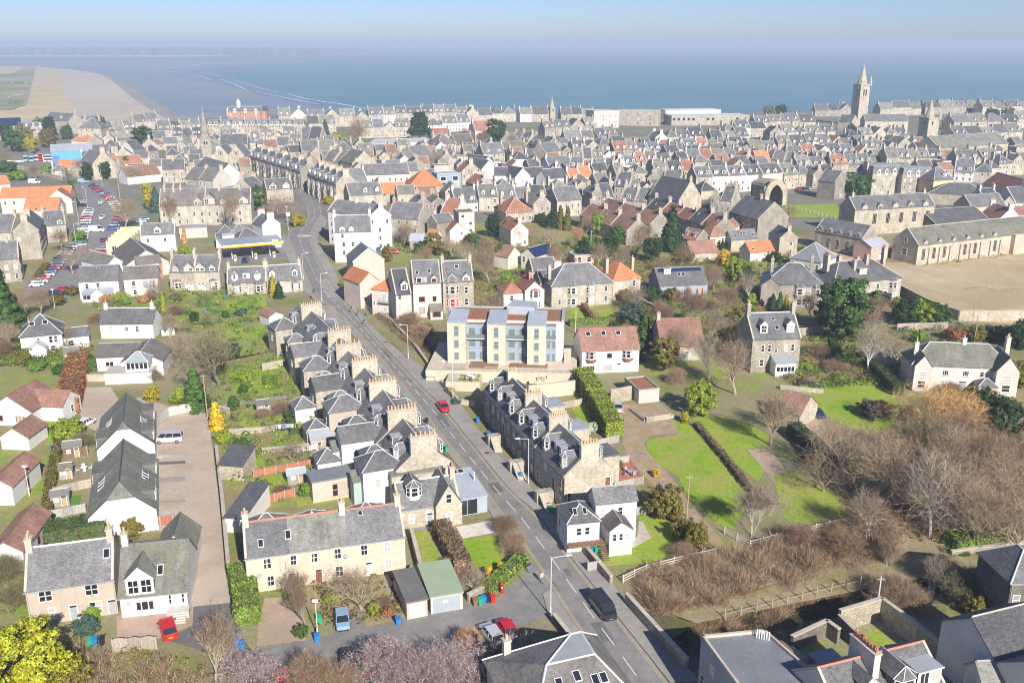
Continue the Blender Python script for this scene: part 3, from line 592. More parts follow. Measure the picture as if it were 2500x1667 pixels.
def put_bay(p,x,y,w,h,wall,near,floors=1,roof='lead',frame='paint_white',z0=0,cap=True,glass=None):
 """canted bay standing out of the front wall"""
 s=MB();hw=w/2;c=min(.75,w*.28)
 pl=[(-hw,y+.01),(-hw+c,y-c),(hw-c,y-c),(hw,y+.01)]
 for a,b_ in zip(pl,pl[1:]):s.poly([(a[0],a[1],z0),(b_[0],b_[1],z0),(b_[0],b_[1],z0+h),(a[0],a[1],z0+h)],0)
 e=[(-hw-.1,y,z0+h),(-hw+c-.05,y-c-.12,z0+h),(hw-c+.05,y-c-.12,z0+h),(hw+.1,y,z0+h)]
 if cap:
  za=z0+h+.55;A,B=(-hw+c+.2,y,za),(hw-c-.2,y,za)
  s.poly([e[0],e[1],A],1);s.poly([e[1],e[2],B,A],1);s.poly([e[2],e[3],B],1)
  for a,b_ in((e[1],A),(e[2],B)):s.bar(a,b_,.05,2,4)
 else:s.poly([e[0],e[1],e[2],e[3]],1)
 o=s.build('bay',[MT[wall],MT[roof],MT['lead_white']],p,loc=(x,0,0))
 for f in range(floors):
  zz=z0+.75+f*2.9;wh=1.75
  put_window(o,0,y-c-.02,zz,(w-2*c)*.86,wh,'f','s',frame,near,glass)
  for g_ in(-1,1):put_window(o,g_*(hw-c/2),y-c/2-.015,zz,c*1.05,wh,g_*math.pi/4,'s',frame,near,glass)
 return o
HOUSES=[]
def H(A,B,eh,d,rh=None,rt='g',wall='stone',roof='slate',ch=(),w=None,dm=(),rl=(),bay=(),wl=(),wr=None,wlf=None,doors=(),lab='',cat='house',group=None,name='house',pitch=41,frame='paint_white',near=None,ridge='ridge_grey',skew=True,pot='pot_buff',chw=None,z0=0.0,world=None,wk='s',ov=.25,doorc='paint_grey',gut=True,zs=None,wsz=(.95,1.5),chm=None,roofs=None,fl=2.75,glass=None,lines=None,front=True,jerkin=0):
 """one building. A, B: where the ends of its near eaves stand in the photograph (height eh); d: depth in metres, or the pixel row of the ridge above A"""
 if world:O,ang,L=world
 else:
  a,b=at(*A,eh),at(*B,eh);L=(b-a).length;ang=math.atan2(b.y-a.y,b.x-a.x);O=Vector((a.x,a.y,0))
 ca,sa_=math.cos(ang),math.sin(ang)
 dist=O.length
 near=(dist<190)if near is None else near
 kk=math.tan(math.radians(pitch))
 if isinstance(d,tuple):
  mx,my=O.x+ca*L/2,O.y+sa_*L/2;lo,hi=2.0,30.0
  for _ in range(40):
   m_=(lo+hi)/2;q=(mx-sa_*m_/2,my+ca*m_/2,eh+kk*m_/2)
   if pix(q)[1]>d[0]:lo=m_
   else:hi=m_
  d=m_
 D=d
 if rh is None:
  rh=eh+(D if rt in('g','s')else min(L,D)if rt=='h' else L)/2*kk
 p=thing(name,lab,cat,(O.x,O.y,z0),ang,group);p['_']=0;del p['_']
 HOUSES.append((O,L,D,ang))
 wm=MT[wall];ax=rt
 s=MB();s.box(0,L,0,D,-.3,eh)
 if rt=='g':
  s.poly([(0,D,eh),(0,0,eh),(0,D/2,rh)]);s.poly([(L,0,eh),(L,D,eh),(L,D/2,rh)])
 elif rt=='y':
  jz=eh+(rh-eh)*(jerkin or 1);jx=L/2*(jerkin or 1)
  s.poly([(0,0,eh),(L,0,eh),(L-jx,0,jz),(jx,0,jz)]if jerkin else[(0,0,eh),(L,0,eh),(L/2,0,rh)]);s.poly([(L,D,eh),(0,D,eh),(L/2,D,rh)])
 elif rt=='s':
  s.poly([(0,D,eh),(0,0,eh),(0,D,rh)]);s.poly([(L,0,eh),(L,D,eh),(L,D,rh)]);s.poly([(L,D,eh),(0,D,eh),(0,D,rh),(L,D,rh)])
 s.build('wall',wm,p)
 rm=MT[roof];hl=[]
 if rt in('g','y'):
  sk=skew and wall not in('white_x',)
  if rt=='g' and roofs:
   for x0,x1,mt in roofs:
    q=gable_roof((x1-x0)*L,D,eh,rh,'g',ov,.0 if 0<x0 or x1<1 else .02)
    q.build('roof',MT[mt],p,loc=(x0*L,0,0))
  elif jerkin:
   q=MB();kj=(rh-eh)/(L/2);jy=L/2-jx;t_=.14
   for e_,sg in((-ov,1),(L+ov,-1)):
    jx_=jx if sg==1 else L-jx;f_=[(e_,-.2,eh-ov*kj+t_),(jx_,-.2,jz+t_),(L/2,jy,rh+t_),(L/2,D+.2,rh+t_),(e_,D+.2,eh-ov*kj+t_)]
    q.poly(f_[::-sg]);q.poly([(a2,b2,c2-t_)for a2,b2,c2 in f_][::sg])
   q.poly([(jx-.1,-.35,jz-.05),(L-jx+.1,-.35,jz-.05),(L/2,jy,rh+t_)]);q.build('roof',rm,p)
  else:gable_roof(L,D,eh,rh,rt,ov,.02 if sk else .2).build('roof',rm,p)
  a_,b_=((-.05,D/2,rh+.15),(L+.05,D/2,rh+.15))if rt=='g' else((L/2,(L/2-jx)if jerkin else-.05,rh+.15),(L/2,D+.05,rh+.15))
  ridge_bar(p,[(a_,b_)],ridge,.12)
  if sk:
   W_=D if rt=='g' else L;k_=(rh-eh)/(W_/2)
   for e_ in(0,1):
    s=MB();x=(-.06 if e_==0 else(L if rt=='g' else D)-.24)
    for sg in(0,1):
     y0_,y1_=(-.2,W_/2)if sg==0 else(W_+.2,W_/2)
     q=[(x,y0_,eh-.2*k_+.05),(x+.3,y0_,eh-.2*k_+.05),(x+.3,y1_,rh+.05),(x,y1_,rh+.05)]
     if rt=='y':q=[(b2,a2,c2)for a2,b2,c2 in q]
     t=[(a2,b2,c2+.22)for a2,b2,c2 in q]
     fl_=(sg==1)^(rt=='y')
     for f_ in([t]+[[q[i],q[(i+1)%4],t[(i+1)%4],t[i]]for i in range(4)]):s.poly(f_[::-1]if fl_ else f_)
    s.build('skew',MT['cope' if wall not in('white','cream','pink')else 'lead_white'],p)
 elif rt=='h':
  s,hl=hip_roof(L,D,eh,rh);s.build('roof',rm,p);ridge_bar(p,hl,lines or 'lead_white',.09,'hip_flashing')
 elif rt=='s':
  k_=(rh-eh)/D;s=MB();q=[(-.15,-ov,eh-ov*k_),(L+.15,-ov,eh-ov*k_),(L+.15,D+.1,rh+.1*k_),(-.15,D+.1,rh+.1*k_)]
  t=[(a2,b2,c2+.15)for a2,b2,c2 in q];s.poly(t);s.poly(q[::-1])
  for i in range(4):s.poly([q[i],q[(i+1)%4],t[(i+1)%4],t[i]])
  s.build('roof',rm,p)
 elif rt=='f':
  s=MB();s.box(.22,L-.22,.22,D-.22,eh-.3,eh+.04);s.build('roof',rm,p)
  s=MB()
  for q in((-.05,L+.05,-.05,.24),(-.05,L+.05,D-.24,D+.05),(-.05,.24,.24,D-.24),(L-.24,L+.05,.24,D-.24)):s.box(*q,eh-.004,eh+.32,0,True)
  s.build('parapet',MT[chm or 'cope'],p)
 elif rt=='m':
  i_=.95;mh=rh;s=MB()
  o4=[(-.2,-.2,eh),(L+.2,-.2,eh),(L+.2,D+.2,eh),(-.2,D+.2,eh)];t4=[(i_,i_,mh),(L-i_,i_,mh),(L-i_,D-i_,mh),(i_,D-i_,mh)]
  for i in range(4):s.poly([o4[i],o4[(i+1)%4],t4[(i+1)%4],t4[i]])
  s.poly(o4[::-1]);s.build('roof',rm,p)
  s=MB();s.extrude([(i_-.1,i_-.1),(L-i_+.1,i_-.1),(L-i_+.1,D-i_+.1),(i_-.1,D-i_+.1)],mh-.05,mh+.18);s.build('roof_top',MT['lead'],p)
 k=(rh-eh)/(D/2)if rt in('g','h')else((rh-eh)/1.15 if rt=='m' else 1)
 if gut and near and rt in('g','h'):
  s=MB();s.bar((-.2,-ov-.08,eh-ov*k-.02),(L+.2,-ov-.08,eh-ov*k-.02),.07,0,5);s.build('gutter',MT['paint_grey'],p,uv=False)
  for x in(.15,L-.15):
   s=MB();s.bar((x,-.06,0),(x,-.06,eh-.25),.045,0,5);s.build('downpipe',MT['paint_grey' if wall not in('white','cream','stone_cream')else 'lead_white'],p,uv=False)
 for c in ch:
  fx,n=c[0],c[1];fy=c[2]if len(c)>2 else .5;hh=c[3]if len(c)>3 else 1.5
  W_=D if rt in('g','h','m','f','s')else L
  if rt=='y':x,y=L*fy,max(.36,min(D-.36,D*fx));axis='x';zr=eh+(rh-eh)*(1-abs(fy-.5)*2)
  else:x,y=max(.36,min(L-.36,L*fx)),D*fy;axis='y';zr=eh+(rh-eh)*(1-abs(fy-.5)*2)if rt in('g','h')else(rh if rt=='m' else eh)
  ln=(chw if chw else None)
  put_chimney(p,x,y,zr-2.2,zr+hh,n,axis,chm or(wall if wall.startswith(('stone','white','rubble','cream','brick','pink','harl'))else 'stone'),pot,.75 if near else .8,ln)
 if w and front:
  n,fls=w[0],w[1];dc=w[2]if len(w)>2 else None;zz=zs or 0.95
  for f in range(fls):
   for i in range(n):
    x=L*(i+.5)/n
    if f==0 and dc is not None and i==dc:put_door(p,x,0,.02,1.0,2.25,'f',doorc);continue
    put_window(p,x,0,zz+f*fl,wsz[0],wsz[1],'f',wk,frame,near,glass)
 for q in wl:
  put_window(p,L*q[0],0,q[1],q[2],q[3],'f',q[4]if len(q)>4 else wk,frame,near,glass)
 for q in doors:put_door(p,L*q[0],0,q[1]if len(q)>1 else .02,q[3]if len(q)>3 else .98,2.15,'f',q[2]if len(q)>2 else doorc)
 for side,ww in(('r',wr),('l',wlf)):
  if not ww:continue
  x=L if side=='r' else 0
  if isinstance(ww,tuple):
   for f in range(ww[1]):
    for i in range(ww[0]):put_window(p,x,D*(i+.5)/ww[0],.95+f*fl,wsz[0]*.9,wsz[1],side,wk,frame,near,glass)
  else:
   for q in ww:put_window(p,x,D*q[0],q[1],q[2],q[3],side,wk,frame,near,glass)
 for q in dm:
  kind,fx=q[0],q[1];ww_=q[2]if len(q)>2 else(1.5 if kind!='c' else 1.9);n=q[3]if len(q)>3 else 1
  yf=q[4]if len(q)>4 else(.0 if kind=='wg' else .9);hh=q[5]if len(q)>5 else(1.45 if kind!='wg' else 1.1)
  if rt=='m':yf,hh=-.1,1.55
  put_dormer(p,kind,L*fx,yf-(.012 if kind=='wg' else 0),eh,k,ww_,hh,near,roof if kind!='b' else 'lead',wall if kind=='wg' else('paint_white' if kind!='b' else 'paint_white'),roof if roof.startswith('slate')else 'slate',n,frame,glass=glass)
 for q in rl:
  ww_,hh=(q[2],q[3])if len(q)>2 else(.8,1.1)
  yy=D/2*q[1]if rt in('g','h')else D*q[1];kq=k if rt in('g','h')else(rh-eh)/D if rt=='s' else 0
  sl=math.atan(kq)
  inst('rooflight',rooflight_mesh(),p,(L*q[0],yy-math.sin(sl)*.12,eh+yy*kq+.12),rot=(sl,0,0),sc=(ww_,hh,1))
 for q in bay:
  put_bay(p,L*q[0],0,q[1],q[2],wall,near,q[3]if len(q)>3 else 1,roof if len(q)<5 else q[4],frame,glass=glass)
 p_info[p.name]=(L,D,eh,rh,k)
 return p
p_info={}
def wing(p,x0,y0,L,D,eh,rh=None,rt='h',wall='stone',roof='slate',wins=(),rz=0.0,near=True,ridge='lead_white',pitch=38,frame='paint_white',pre='wing',ov=.2,z0=-.3):
 """a lower wing, porch or outshot of the building: its wall and roof are parts of the thing; wins: (side, fraction, sill, width, height)"""
 M=Matrix.Translation((x0,y0,0))@Matrix.Rotation(rz,4,'Z')
 if rh is None:rh=eh+(D if rt=='g' else min(L,D)if rt=='h' else L)/2*math.tan(math.radians(pitch))
 s=MB();s.box(0,L,0,D,z0,eh)
 if rt=='g':s.poly([(0,D,eh),(0,0,eh),(0,D/2,rh)]);s.poly([(L,0,eh),(L,D,eh),(L,D/2,rh)])
 if rt=='y':s.poly([(0,0,eh),(L,0,eh),(L/2,0,rh)]);s.poly([(L,D,eh),(0,D,eh),(L/2,D,rh)])
 if rt=='s':s.poly([(0,D,eh),(0,0,eh),(0,D,rh)]);s.poly([(L,0,eh),(L,D,eh),(L,D,rh)]);s.poly([(L,D,eh),(0,D,eh),(0,D,rh),(L,D,rh)])
 wo_=s.build(pre+'_wall',MT[wall],p);wo_.matrix_local=M
 ln=[]
 if rt in('g','y'):
  s=gable_roof(L,D,eh,rh,rt,ov,.15);ln=[((0,D/2,rh+.14),(L,D/2,rh+.14))]if rt=='g' else[((L/2,0,rh+.14),(L/2,D,rh+.14))]
 elif rt=='h':s,ln=hip_roof(L,D,eh,rh,ov)
 elif rt=='s':
  kq=(rh-eh)/D;s=MB();q=[(-.1,-ov,eh-ov*kq),(L+.1,-ov,eh-ov*kq),(L+.1,D,rh),(-.1,D,rh)];t=[(a,b,c+.12)for a,b,c in q]
  s.poly(t)
  for i in range(4):s.poly([q[i],q[(i+1)%4],t[(i+1)%4],t[i]])
 else:s=MB();s.box(-.1,L+.1,-.1,D+.1,eh,eh+.18,0,True)
 ro=s.build(pre+'_roof',MT[roof],p);ro.matrix_local=M
 if ln:
  s=MB()
  for a,b in ln:s.bar(a,b,.07,0,4)
  s.build('ridge',MT[ridge],ro)
 for q in wins:
  side,f,z,w_,h_=q[:5]
  if side=='d':o=put_door(wo_,L*f,0,z,w_,h_)
  else:
   x,y={'f':(L*f,0),'r':(L,D*f),'l':(0,D*f)}[side]
   o=inst('window',win_mesh('s',frame,True),wo_,(x,y,z),{'f':0,'r':math.pi/2,'l':-math.pi/2}[side],(w_,1,h_))
 return wo_
# ---- near buildings
def side_dormer(p,kind,side,y,L,eh,k,w=1.9,hh=1.5,yf=1.0,near=True,n=1,roof='slate',front='paint_white',br='lead'):
 o=put_dormer(p,kind,0,yf,eh,k,w,hh,near,roof if kind!='b' else br,front,'slate',n)
 o.location=(0 if side=='l' else L,y,0);o.rotation_euler=(0,0,-math.pi/2 if side=='l' else math.pi/2)
 return o
h=H((60,1441),(277,1411),5.0,(1326,),wall='harl_beige',roof='slate',ch=[(0,2),(1,2)],wl=[(.18,3.1,.8,1.5),(.25,3.1,.8,1.5),(.70,3.1,.8,1.5),(.77,3.1,.8,1.5),(.72,.7,.8,1.5),(.79,.7,.8,1.5),(.26,.7,.9,1.5)],doors=[(.50,),(.94,)],rl=[(.92,.62,.8,1.3)],lab='two-storey grey roughcast house with two grey doors beside the yellow bush',ridge='lead_white')
h=H((291,1456),(455,1439),3.0,(1321,),wall='white',roof='slate_green',ch=[(0,1,.5,1.6)],wl=[(.36,.75,2.4,1.3,'t')],rl=[(.60,.42,.75,1.4)],skew=False,ridge='slate_dark',lab='white cottage with mossy slate roof, pointed dormer gable and steps to its door',dm=[('wg',.32,3.3,2,.0,2.2)])
L,D,eh,rh,k=p_info[h.name]
wing(h,L*.36,D-.1,L*.62,6.5,3.0,rt='y',wall='white',roof='slate_green',ridge='slate_dark',pitch=44)
s=MB();s.box(0,2.6,-1.5,0.01,-.1,.85);[s.box(0.3,2.3,-1.5-.3*(4-i),-1.5-.3*(3-i),-.1,.17*(i+1))for i in range(4)]
s.build('door_step',MT['concrete'],h,loc=(L*.70,0,0));put_door(h,L*.84,-.02,.86,1.3,2.05,mat='paint_white')
put_window(h,L*.75,-.02,1.2,.45,1.5);put_window(h,L*.93,-.02,1.2,.45,1.5)
inst('satellite_dish',dish_mesh(),h,(L*.13,-.35,2.1),rot=(1.2,0,.4))
h=H((598,1360),(988,1307),5.3,(1253,),wall='stone_cream',roof='slate',roofs=[(0,.27,'slate'),(.27,.635,'slate_pale'),(.635,1,'slate')],ch=[(0,2),(.62,2),(1,1)],ridge='red_ridge',wl=[(.13,3.2,1.05,1.55,'q'),(.29,3.2,.85,1.5,'q'),(.42,3.2,.85,1.4,'q'),(.565,3.2,1.05,1.6,'q'),(.735,3.2,.95,1.6,'q'),(.885,3.2,.95,1.6,'q'),(.14,.6,1.05,1.6,'q'),(.57,.6,1.1,1.6,'q'),(.885,.6,.95,1.6,'q')],doors=[(.275,.02,'paint_grey'),(.44,.02,'paint_brown'),(.76,.02,'paint_white')],rl=[(.10,.33,.7,1.1),(.27,.48,.75,1.3),(.735,.85,.6,.7)],lab='long cream two-storey cottage row with red ridge tiles and three doors',cat='cottage row',name='cottage_row')
L,D,eh,rh,k=p_info[h.name]
for f,w_,hh in((.0,5.8,3.6),(.33,4.6,3.3),(.67,5.6,3.3)):wing(h,L*f,D-.1,w_,5.2,hh+.8,rt='h',wall='stone_cream',roof='slate',pitch=36)
for f in(.065,.355,.49,.79):s=MB();s.bar((L*f+1.2,-.07,0),(L*f+1.2,-.07,eh-.25),.05,0,5);s.build('downpipe',MT['cream'],h,uv=False)
inst('satellite_dish',dish_mesh(),h,(L*.62,-.4,3.7),rot=(1.2,0,-.3));inst('satellite_dish',dish_mesh(),h,(L*.08,-.4,2.6),rot=(1.2,0,-.3))
h=H((974,1244),(1122,1222),3.3,(1170,),wall='stone_warm',roof='slate',ch=[(0,1,.05,.1),(1,2,.5,1.6)],wl=[(.20,.8,.9,1.5)],doors=[(.50,)],pot='pot_red',dm=[('c',.28,2.3,1,1.3,1.7)],lab='stone cottage with eight-sided dormer and tall front gable beside the road',ridge='lead_white')
L,D,eh,rh,k=p_info[h.name]
wing(h,L*.58,-1.0,3.9,6.0,3.5,6.6,rt='y',wall='stone_warm',roof='slate',wins=[('f',.5,3.7,.95,1.5),('f',.5,.8,.95,1.5)])
wing(h,.2,D-.1,L-1.2,4.4,5.6,rt='f',wall='stone_warm',roof='felt_green')
e=thing('zinc_extension','grey zinc glazed extension joined to the stone cottage beside the road','extension',(*at(1113,1262)[:2],0),math.atan2(*(lambda a,b:(b.y-a.y,b.x-a.x))(at(1113,1262),at(1200,1247))))
wing(e,0,0,5.0,8.5,2.75,3.6,rt='s',wall='blue_grey',roof='zinc',pre='body')
for i in range(3):inst('rooflight',rooflight_mesh(),e,(1.0+i*1.05,7.4,3.72),rot=(.1,0,0),sc=(.95,1.1,1))
s=MB();s.box(.3,3.4,-.06,-.02,.15,2.5);s.build('glazing',MT['glass_dark'],e,uv=False)
for x in(.25,1.8,3.4):s=MB();s.box(x-.05,x+.05,-.1,0,.1,2.6);s.build('mullion',MT['paint_grey'],e,uv=False)
s=MB();s.bar((4.4,4.5,3.2),(4.4,4.5,4.8),.12,0,8);s.build('flue',MT['metal_pale'],e,uv=False)
def garage(A,B,eh,d,wall,roof,lab,doorm,rh=None):
 a,b=at(*A,eh),at(*B,eh);p=thing('garage',lab,'garage',(a.x,a.y,0),math.atan2(b.y-a.y,b.x-a.x));L=(b-a).length
 s=MB();s.box(0,L,0,d,-.1,eh-.25);s.build('wall',MT[wall],p)
 s=MB();s.poly([(-.15,-.15,eh-.12),(L+.15,-.15,eh-.12),(L+.15,d+.15,eh+.15),(-.15,d+.15,eh+.15)]);s.box(-.15,L+.15,-.15,d+.15,eh-.35,eh-.16);s.build('roof',MT[roof],p)
 s=MB();s.box(.3,L-.3,-.05,0,.05,eh-.55);s.build('garage_door',MT[doorm],p)
 return p
garage((992,1466),(1043,1456),2.7,7.0,'harl_beige','felt','narrow garage with dark felt roof next to the green-roofed garage','pink_pale')
g_=garage((1051,1453),(1129,1440),2.7,7.5,'cream','green_sheet','wide garage with pale green roof and grey door below the garden lawn','blue_grey')
s=MB();s.poly([(1.6,-.06,1.35),(2.2,-.06,1.35),(2.2,-.06,1.75),(1.6,-.06,1.75)]);s.build('notice',MT['paint_white'],g_,uv=False)
st=[at(x,y,11.3)for x,y in[(1034,1062),(982,998),(934,930),(890,878),(850,838),(828,806),(760,743),(735,728)]]
names_l=['nearest terrace house left of the road, with broad bare stone gable','second terrace house left of the road, white outshot behind','third terrace house left of the road with long row of pots','fourth terrace house left of the road above the garden path','fifth terrace house left of the road behind a stone outshot','sixth terrace house left of the road, white rear gable','farthest terrace house left of the road, beyond the white rear gable']
for i in range(7):
 a,b=st[i],st[i+1];u=(b-a);u.z=0;D=u.length;u.normalize()
 if i in(4,6):D=max(D,7.5)
 nrm=Vector((u.y,-u.x,0));GW=8.7
 O=Vector((a.x,a.y,0))-nrm*GW/2
 h=H(None,None,6.0,D,rt='y',world=(O,math.atan2(nrm.y,nrm.x),GW),wall='stone',roof='slate',skew=(i==0),ridge='lead_white',lab=names_l[i],group='terraced houses left of the road',near=True,pitch=40)
 L,D,eh,rh,k=p_info[h.name];kk=(rh-eh)/(L/2)
 put_chimney(h,L/2,.36,rh-3.2,rh+1.5,[6,9,9,10,6,9,10][i],'x','stone_warm','pot_buff',.8,4.9 if i else 4.2)
 side_dormer(h,'c','l',D*.30,L,eh,kk);side_dormer(h,'b','l',D*.68,L,eh,kk,1.6,1.3,1.4)
 side_dormer(h,'c','r',D*.28,L,eh,kk);side_dormer(h,'c','r',D*.72,L,eh,kk)
 for t in(.4,.62):inst('rooflight',rooflight_mesh(),h,(2.6,D*t,eh+2.6*kk+.13),rot=(0,-math.atan(kk),0),sc=(.9,.7,1))
 if i==0:put_window(h,L*.12,0,1.2,.7,1.2);put_window(h,L*.16,0,4.1,.7,1.2)
 for f in range(2):
  for t in(.18,.5,.82):put_window(h,L,D*t,.9+2.8*f,1.0,1.6,'r')
 wm=['white','white','harl_beige','stone_warm','stone','stone_warm','stone'][i]
 wl_=[5.0,5.6,5.2,5.0,4.6,4.8,4.2][i]
 wing(h,-wl_,D*.10,wl_+1.6,5.4,6.1 if i%2 else 6.3,rt='g' if i%2 else 'h',wall=wm,roof='slate',pitch=34,wins=[('f',.35,3.4,.9,1.4),('f',.65,.9,.7,1.0),('l',.5,3.3,.9,1.4)])
 wing(h,-3.4,D*.62,4.2,3.4,5.8,rt='h',wall='stone_warm' if i%2 else 'stone',roof='slate',pre='closet',pitch=34,wins=[('f',.4,3.6,.8,1.2),('l',.5,3.4,.8,1.2)])
 if i in(0,1):wing(h,-wl_-1.2,D*.22,1.3,2.4,4.2,5.1,rt='s',wall='copper_green',roof='slate_green',pre='porch')
 if i in(1,2,3):wing(h,-wl_-3.9,D*.16,4.0,4.2,2.9,rt='h',wall=['','white','harl_beige','white'][i],roof='slate',pre='outhouse',wins=[('f',.5,.9,.8,1.0)])
 if i==0:wing(h,-wl_-6.8,D*.55,7.0,4.2,3.4,rt='f',wall='pink',roof='zinc_dark',pre='sunroom',wins=[('f',.5,.5,.9,2.2),('f',.66,.5,.9,2.2),('f',.82,.5,.9,2.2)],frame='timber')
st=[at(x,y,10.9)for x,y in[(1441,1078),(1364,1010),(1303,955),(1251,902)]]
d0=(st[3]-st[0]);d0.z=0;d0.normalize();st.append(st[3]+d0*4.5)
names_r=['nearest terrace house right of the road with bare stone gable and six pots','second terrace house right of the road with three pointed dormers','third terrace house right of the road with flat-roofed rear block','farthest terrace house right of the road next to the ramp']
for i in range(4):
 a,b=st[i],st[i+1];u=(b-a);u.z=0;D=u.length;u.normalize();nrm=Vector((u.y,-u.x,0));GW=8.2
 O=Vector((a.x,a.y,0))-nrm*GW/2
 h=H(None,None,5.7,D,rt='y',world=(O,math.atan2(nrm.y,nrm.x),GW),wall='stone_grey' if i else 'stone_warm',roof='slate_dark',skew=(i==0),ridge='lead_white',lab=names_r[i],group='terraced houses right of the road',near=True,pitch=41)  # shade of the road fronts is put into the darker grey stone
 L,D,eh,rh,k=p_info[h.name];kk=(rh-eh)/(L/2)
 put_chimney(h,L/2,.36,rh-2.6,rh+1.3,[6,8,6,3][i],'x','stone_warm','pot_buff',.8,[2.9,3.3,3.0,1.8][i])
 if i<3:
  for t in(.2,.78):side_dormer(h,'c','l',D*t,L,eh,kk)
  for t in(.42,.58):side_dormer(h,'b','l',D*t,L,eh,kk,1.2,1.3,1.5)
  side_dormer(h,'c','r',D*.3,L,eh,kk)
  wing(h,L-.6,D*.45,4.4,4.6,5.2,rt='f',wall='stone_warm' if i else 'stone',roof='lead' if i else 'slate')
 else:side_dormer(h,'c','l',D*.5,L,eh,kk)
 if i==0:put_window(h,L*.10,0,1.2,.6,1.9);put_door(h,L*.88,0,2.6,1.0,2.0,mat='paint_brown');
 for t in((.12,.4,.62,.88)if i<3 else(.5,)):
  put_window(h,0,D*t,3.3,1.0,1.7,'l');put_window(h,0,D*t,.6,.95,1.4,'l')
 if i<3:
  n=9;o=MB();o.box(-3.0,-.05,D*.30,D*.30+1.3,-.1,1.9);sw=o.build('stair_wall',MT['stone_warm'],h)
  for q in range(n):
   o=MB();o.box(-1.35,0.02,0,.34,0,.2,0,True);o.build('step',MT['cope'],sw,loc=(-1.4,D*.30-.36-q*.34,1.7-q*.2))
  put_door(h,0,D*.30+.6,1.95,1.0,2.2,'l','paint_black')
h=H((1455,1229),(1555,1219),6.3,(1187,),wall='white',roof='slate',wl=[(.15,4.2,.75,1.2),(.60,4.2,.75,1.2),(.72,1.2,.8,1.3)],skew=False,lab='white two-storey cottage below the stone terrace gable with green lawn',gut=False)
L,D,eh,rh,k=p_info[h.name]
wing(h,.9,-3.8,3.3,3.9,3.9,5.1,rt='y',wall='white',roof='slate_brown',wins=[('f',.22,2.3,.55,1.1),('f',.5,2.3,.55,1.1),('f',.78,2.3,.55,1.1)],pre='porch')
s=MB();s.box(.87,4.23,-3.84,.0,-.2,1.4);s.build('base',MT['mint'],h)
wing(h,-4.6,-1.8,4.65,5.6,4.6,rt='h',wall='white',roof='slate',wins=[('f',.36,2.6,.75,1.2),('f',.62,2.6,.75,1.2),('l',.3,2.4,.8,1.4),('l',.7,2.4,.8,1.4)],pitch=34)
for x in(-3.6,-2.2):inst('rooflight',rooflight_mesh(),h,(x+.4,-.5,5.62),rot=(.6,0,0),sc=(.6,1.1,1))
s=MB();s.box(-4.8,.6,-3.2,-1.25,1.5,1.62,0,True);s.build('deck',MT['boards_brown'],h)
for x in np.linspace(-4.7,.5,9):s=MB();s.box(x-.04,x+.04,-3.2,-3.12,1.6,2.5);s.build('baluster',MT['paint_brown'],h,uv=False)
for q in range(8):s=MB();s.box(0,.9,0,.3,0,.06,0,True);s.build('step',MT['boards_brown'],h,loc=(-.3,-3.3-q*.26,1.4-q*.18))
TA=math.radians(19.5);EX=Vector((math.cos(TA),math.sin(TA),0));EY=Vector((-math.sin(TA),math.cos(TA),0))
q=at(1452,1556,5.5);q.z=0
h=H(None,None,5.5,13.5,rt='m',rh=8.3,world=(q-EX*12.5-EY*13.5,TA,12.5),wall='harl_grey',roof='slate_brown',lab='grey slate roof with lead platform and skylights at the bottom beside the road',w=(5,2),name='hip_roofed_house')
s=MB();L,D=12.5,13.5
o4=[(-.4,-.4,5.5),(L+.4,-.4,5.5),(L+.4,D+.4,5.5),(-.4,D+.4,5.5)];t4=[(4.0,6.6,8.9),(L-3.2,6.6,8.9),(L-3.0,D-3.0,8.9),(L-4.2,D-3.0,8.9)]
for i in range(4):s.poly([o4[i],o4[(i+1)%4],t4[(i+1)%4],t4[i]])
for c_ in list(h.children):
 if c_.name.startswith(('roof','roof_top')):bpy.data.objects.remove(c_)
s.build('roof',MT['slate_brown'],h)
s=MB();s.poly([(a_,b_,8.92)for a_,b_,_ in t4]);s.build('platform',MT['lead'],h)
s=MB()
for i in range(4):s.bar(o4[i],t4[i],.12,0,4);s.bar(t4[i],t4[(i+1)%4],.12,0,4)
s.build('hip_flashing',MT['lead_white'],h)
sl=math.atan(3.4/7.0)
for x,y in((4.6,4.6),(6.6,4.9),(8.3,4.2),(9.2,4.2)):inst('rooflight',rooflight_mesh(),h,(x,y,5.5+(y+.4)*3.4/7.0+.06),rot=(sl,0,0),sc=(.8,1.2,1))
put_chimney(h,2.0,D-.6,5.5,8.2,1,'y','cream','pot_buff')
fb=thing('flat_roofed_building','flat grey felt roof with pale stone coping at the bottom beside the burn','building',(0,0,0))
c4=[at(*q,7.0)for q in((1712,1552),(1850,1740),(2075,1720),(1868,1538))]
s=MB();s.extrude([(q.x,q.y)for q in c4],-2.4,6.8);s.build('wall',MT['blue_grey'],fb)
ctr=sum(c4,Vector())/4
s=MB();s.extrude([(q.x+(ctr.x-q.x)*.04,q.y+(ctr.y-q.y)*.04)for q in c4],6.5,6.86);s.build('roof',MT['zinc_dark'],fb)
for i,(q,r_)in enumerate(zip(c4,c4[1:]+c4[:1])):
 if i in(0,2,3):
  d_=(r_-q).normalized();n_=Vector((-d_.y,d_.x,0))*.28;s=MB();s.extrude([(q.x,q.y),(r_.x,r_.y),(r_.x+n_.x,r_.y+n_.y),(q.x+n_.x,q.y+n_.y)],6.75,7.2);s.build('coping',MT['cope'],fb)
d_=(c4[1]-c4[0]).normalized();an=math.atan2(d_.y,d_.x)
for t,z in((.24,4.0),(.55,4.0),(.08,1.3),(.3,1.3),(.5,1.3)):q=c4[0].lerp(c4[1],t);put_window(fb,q.x-.02,q.y,z,.9,1.5,an,'s')
s=MB();q=at(1862,1545,7.0)
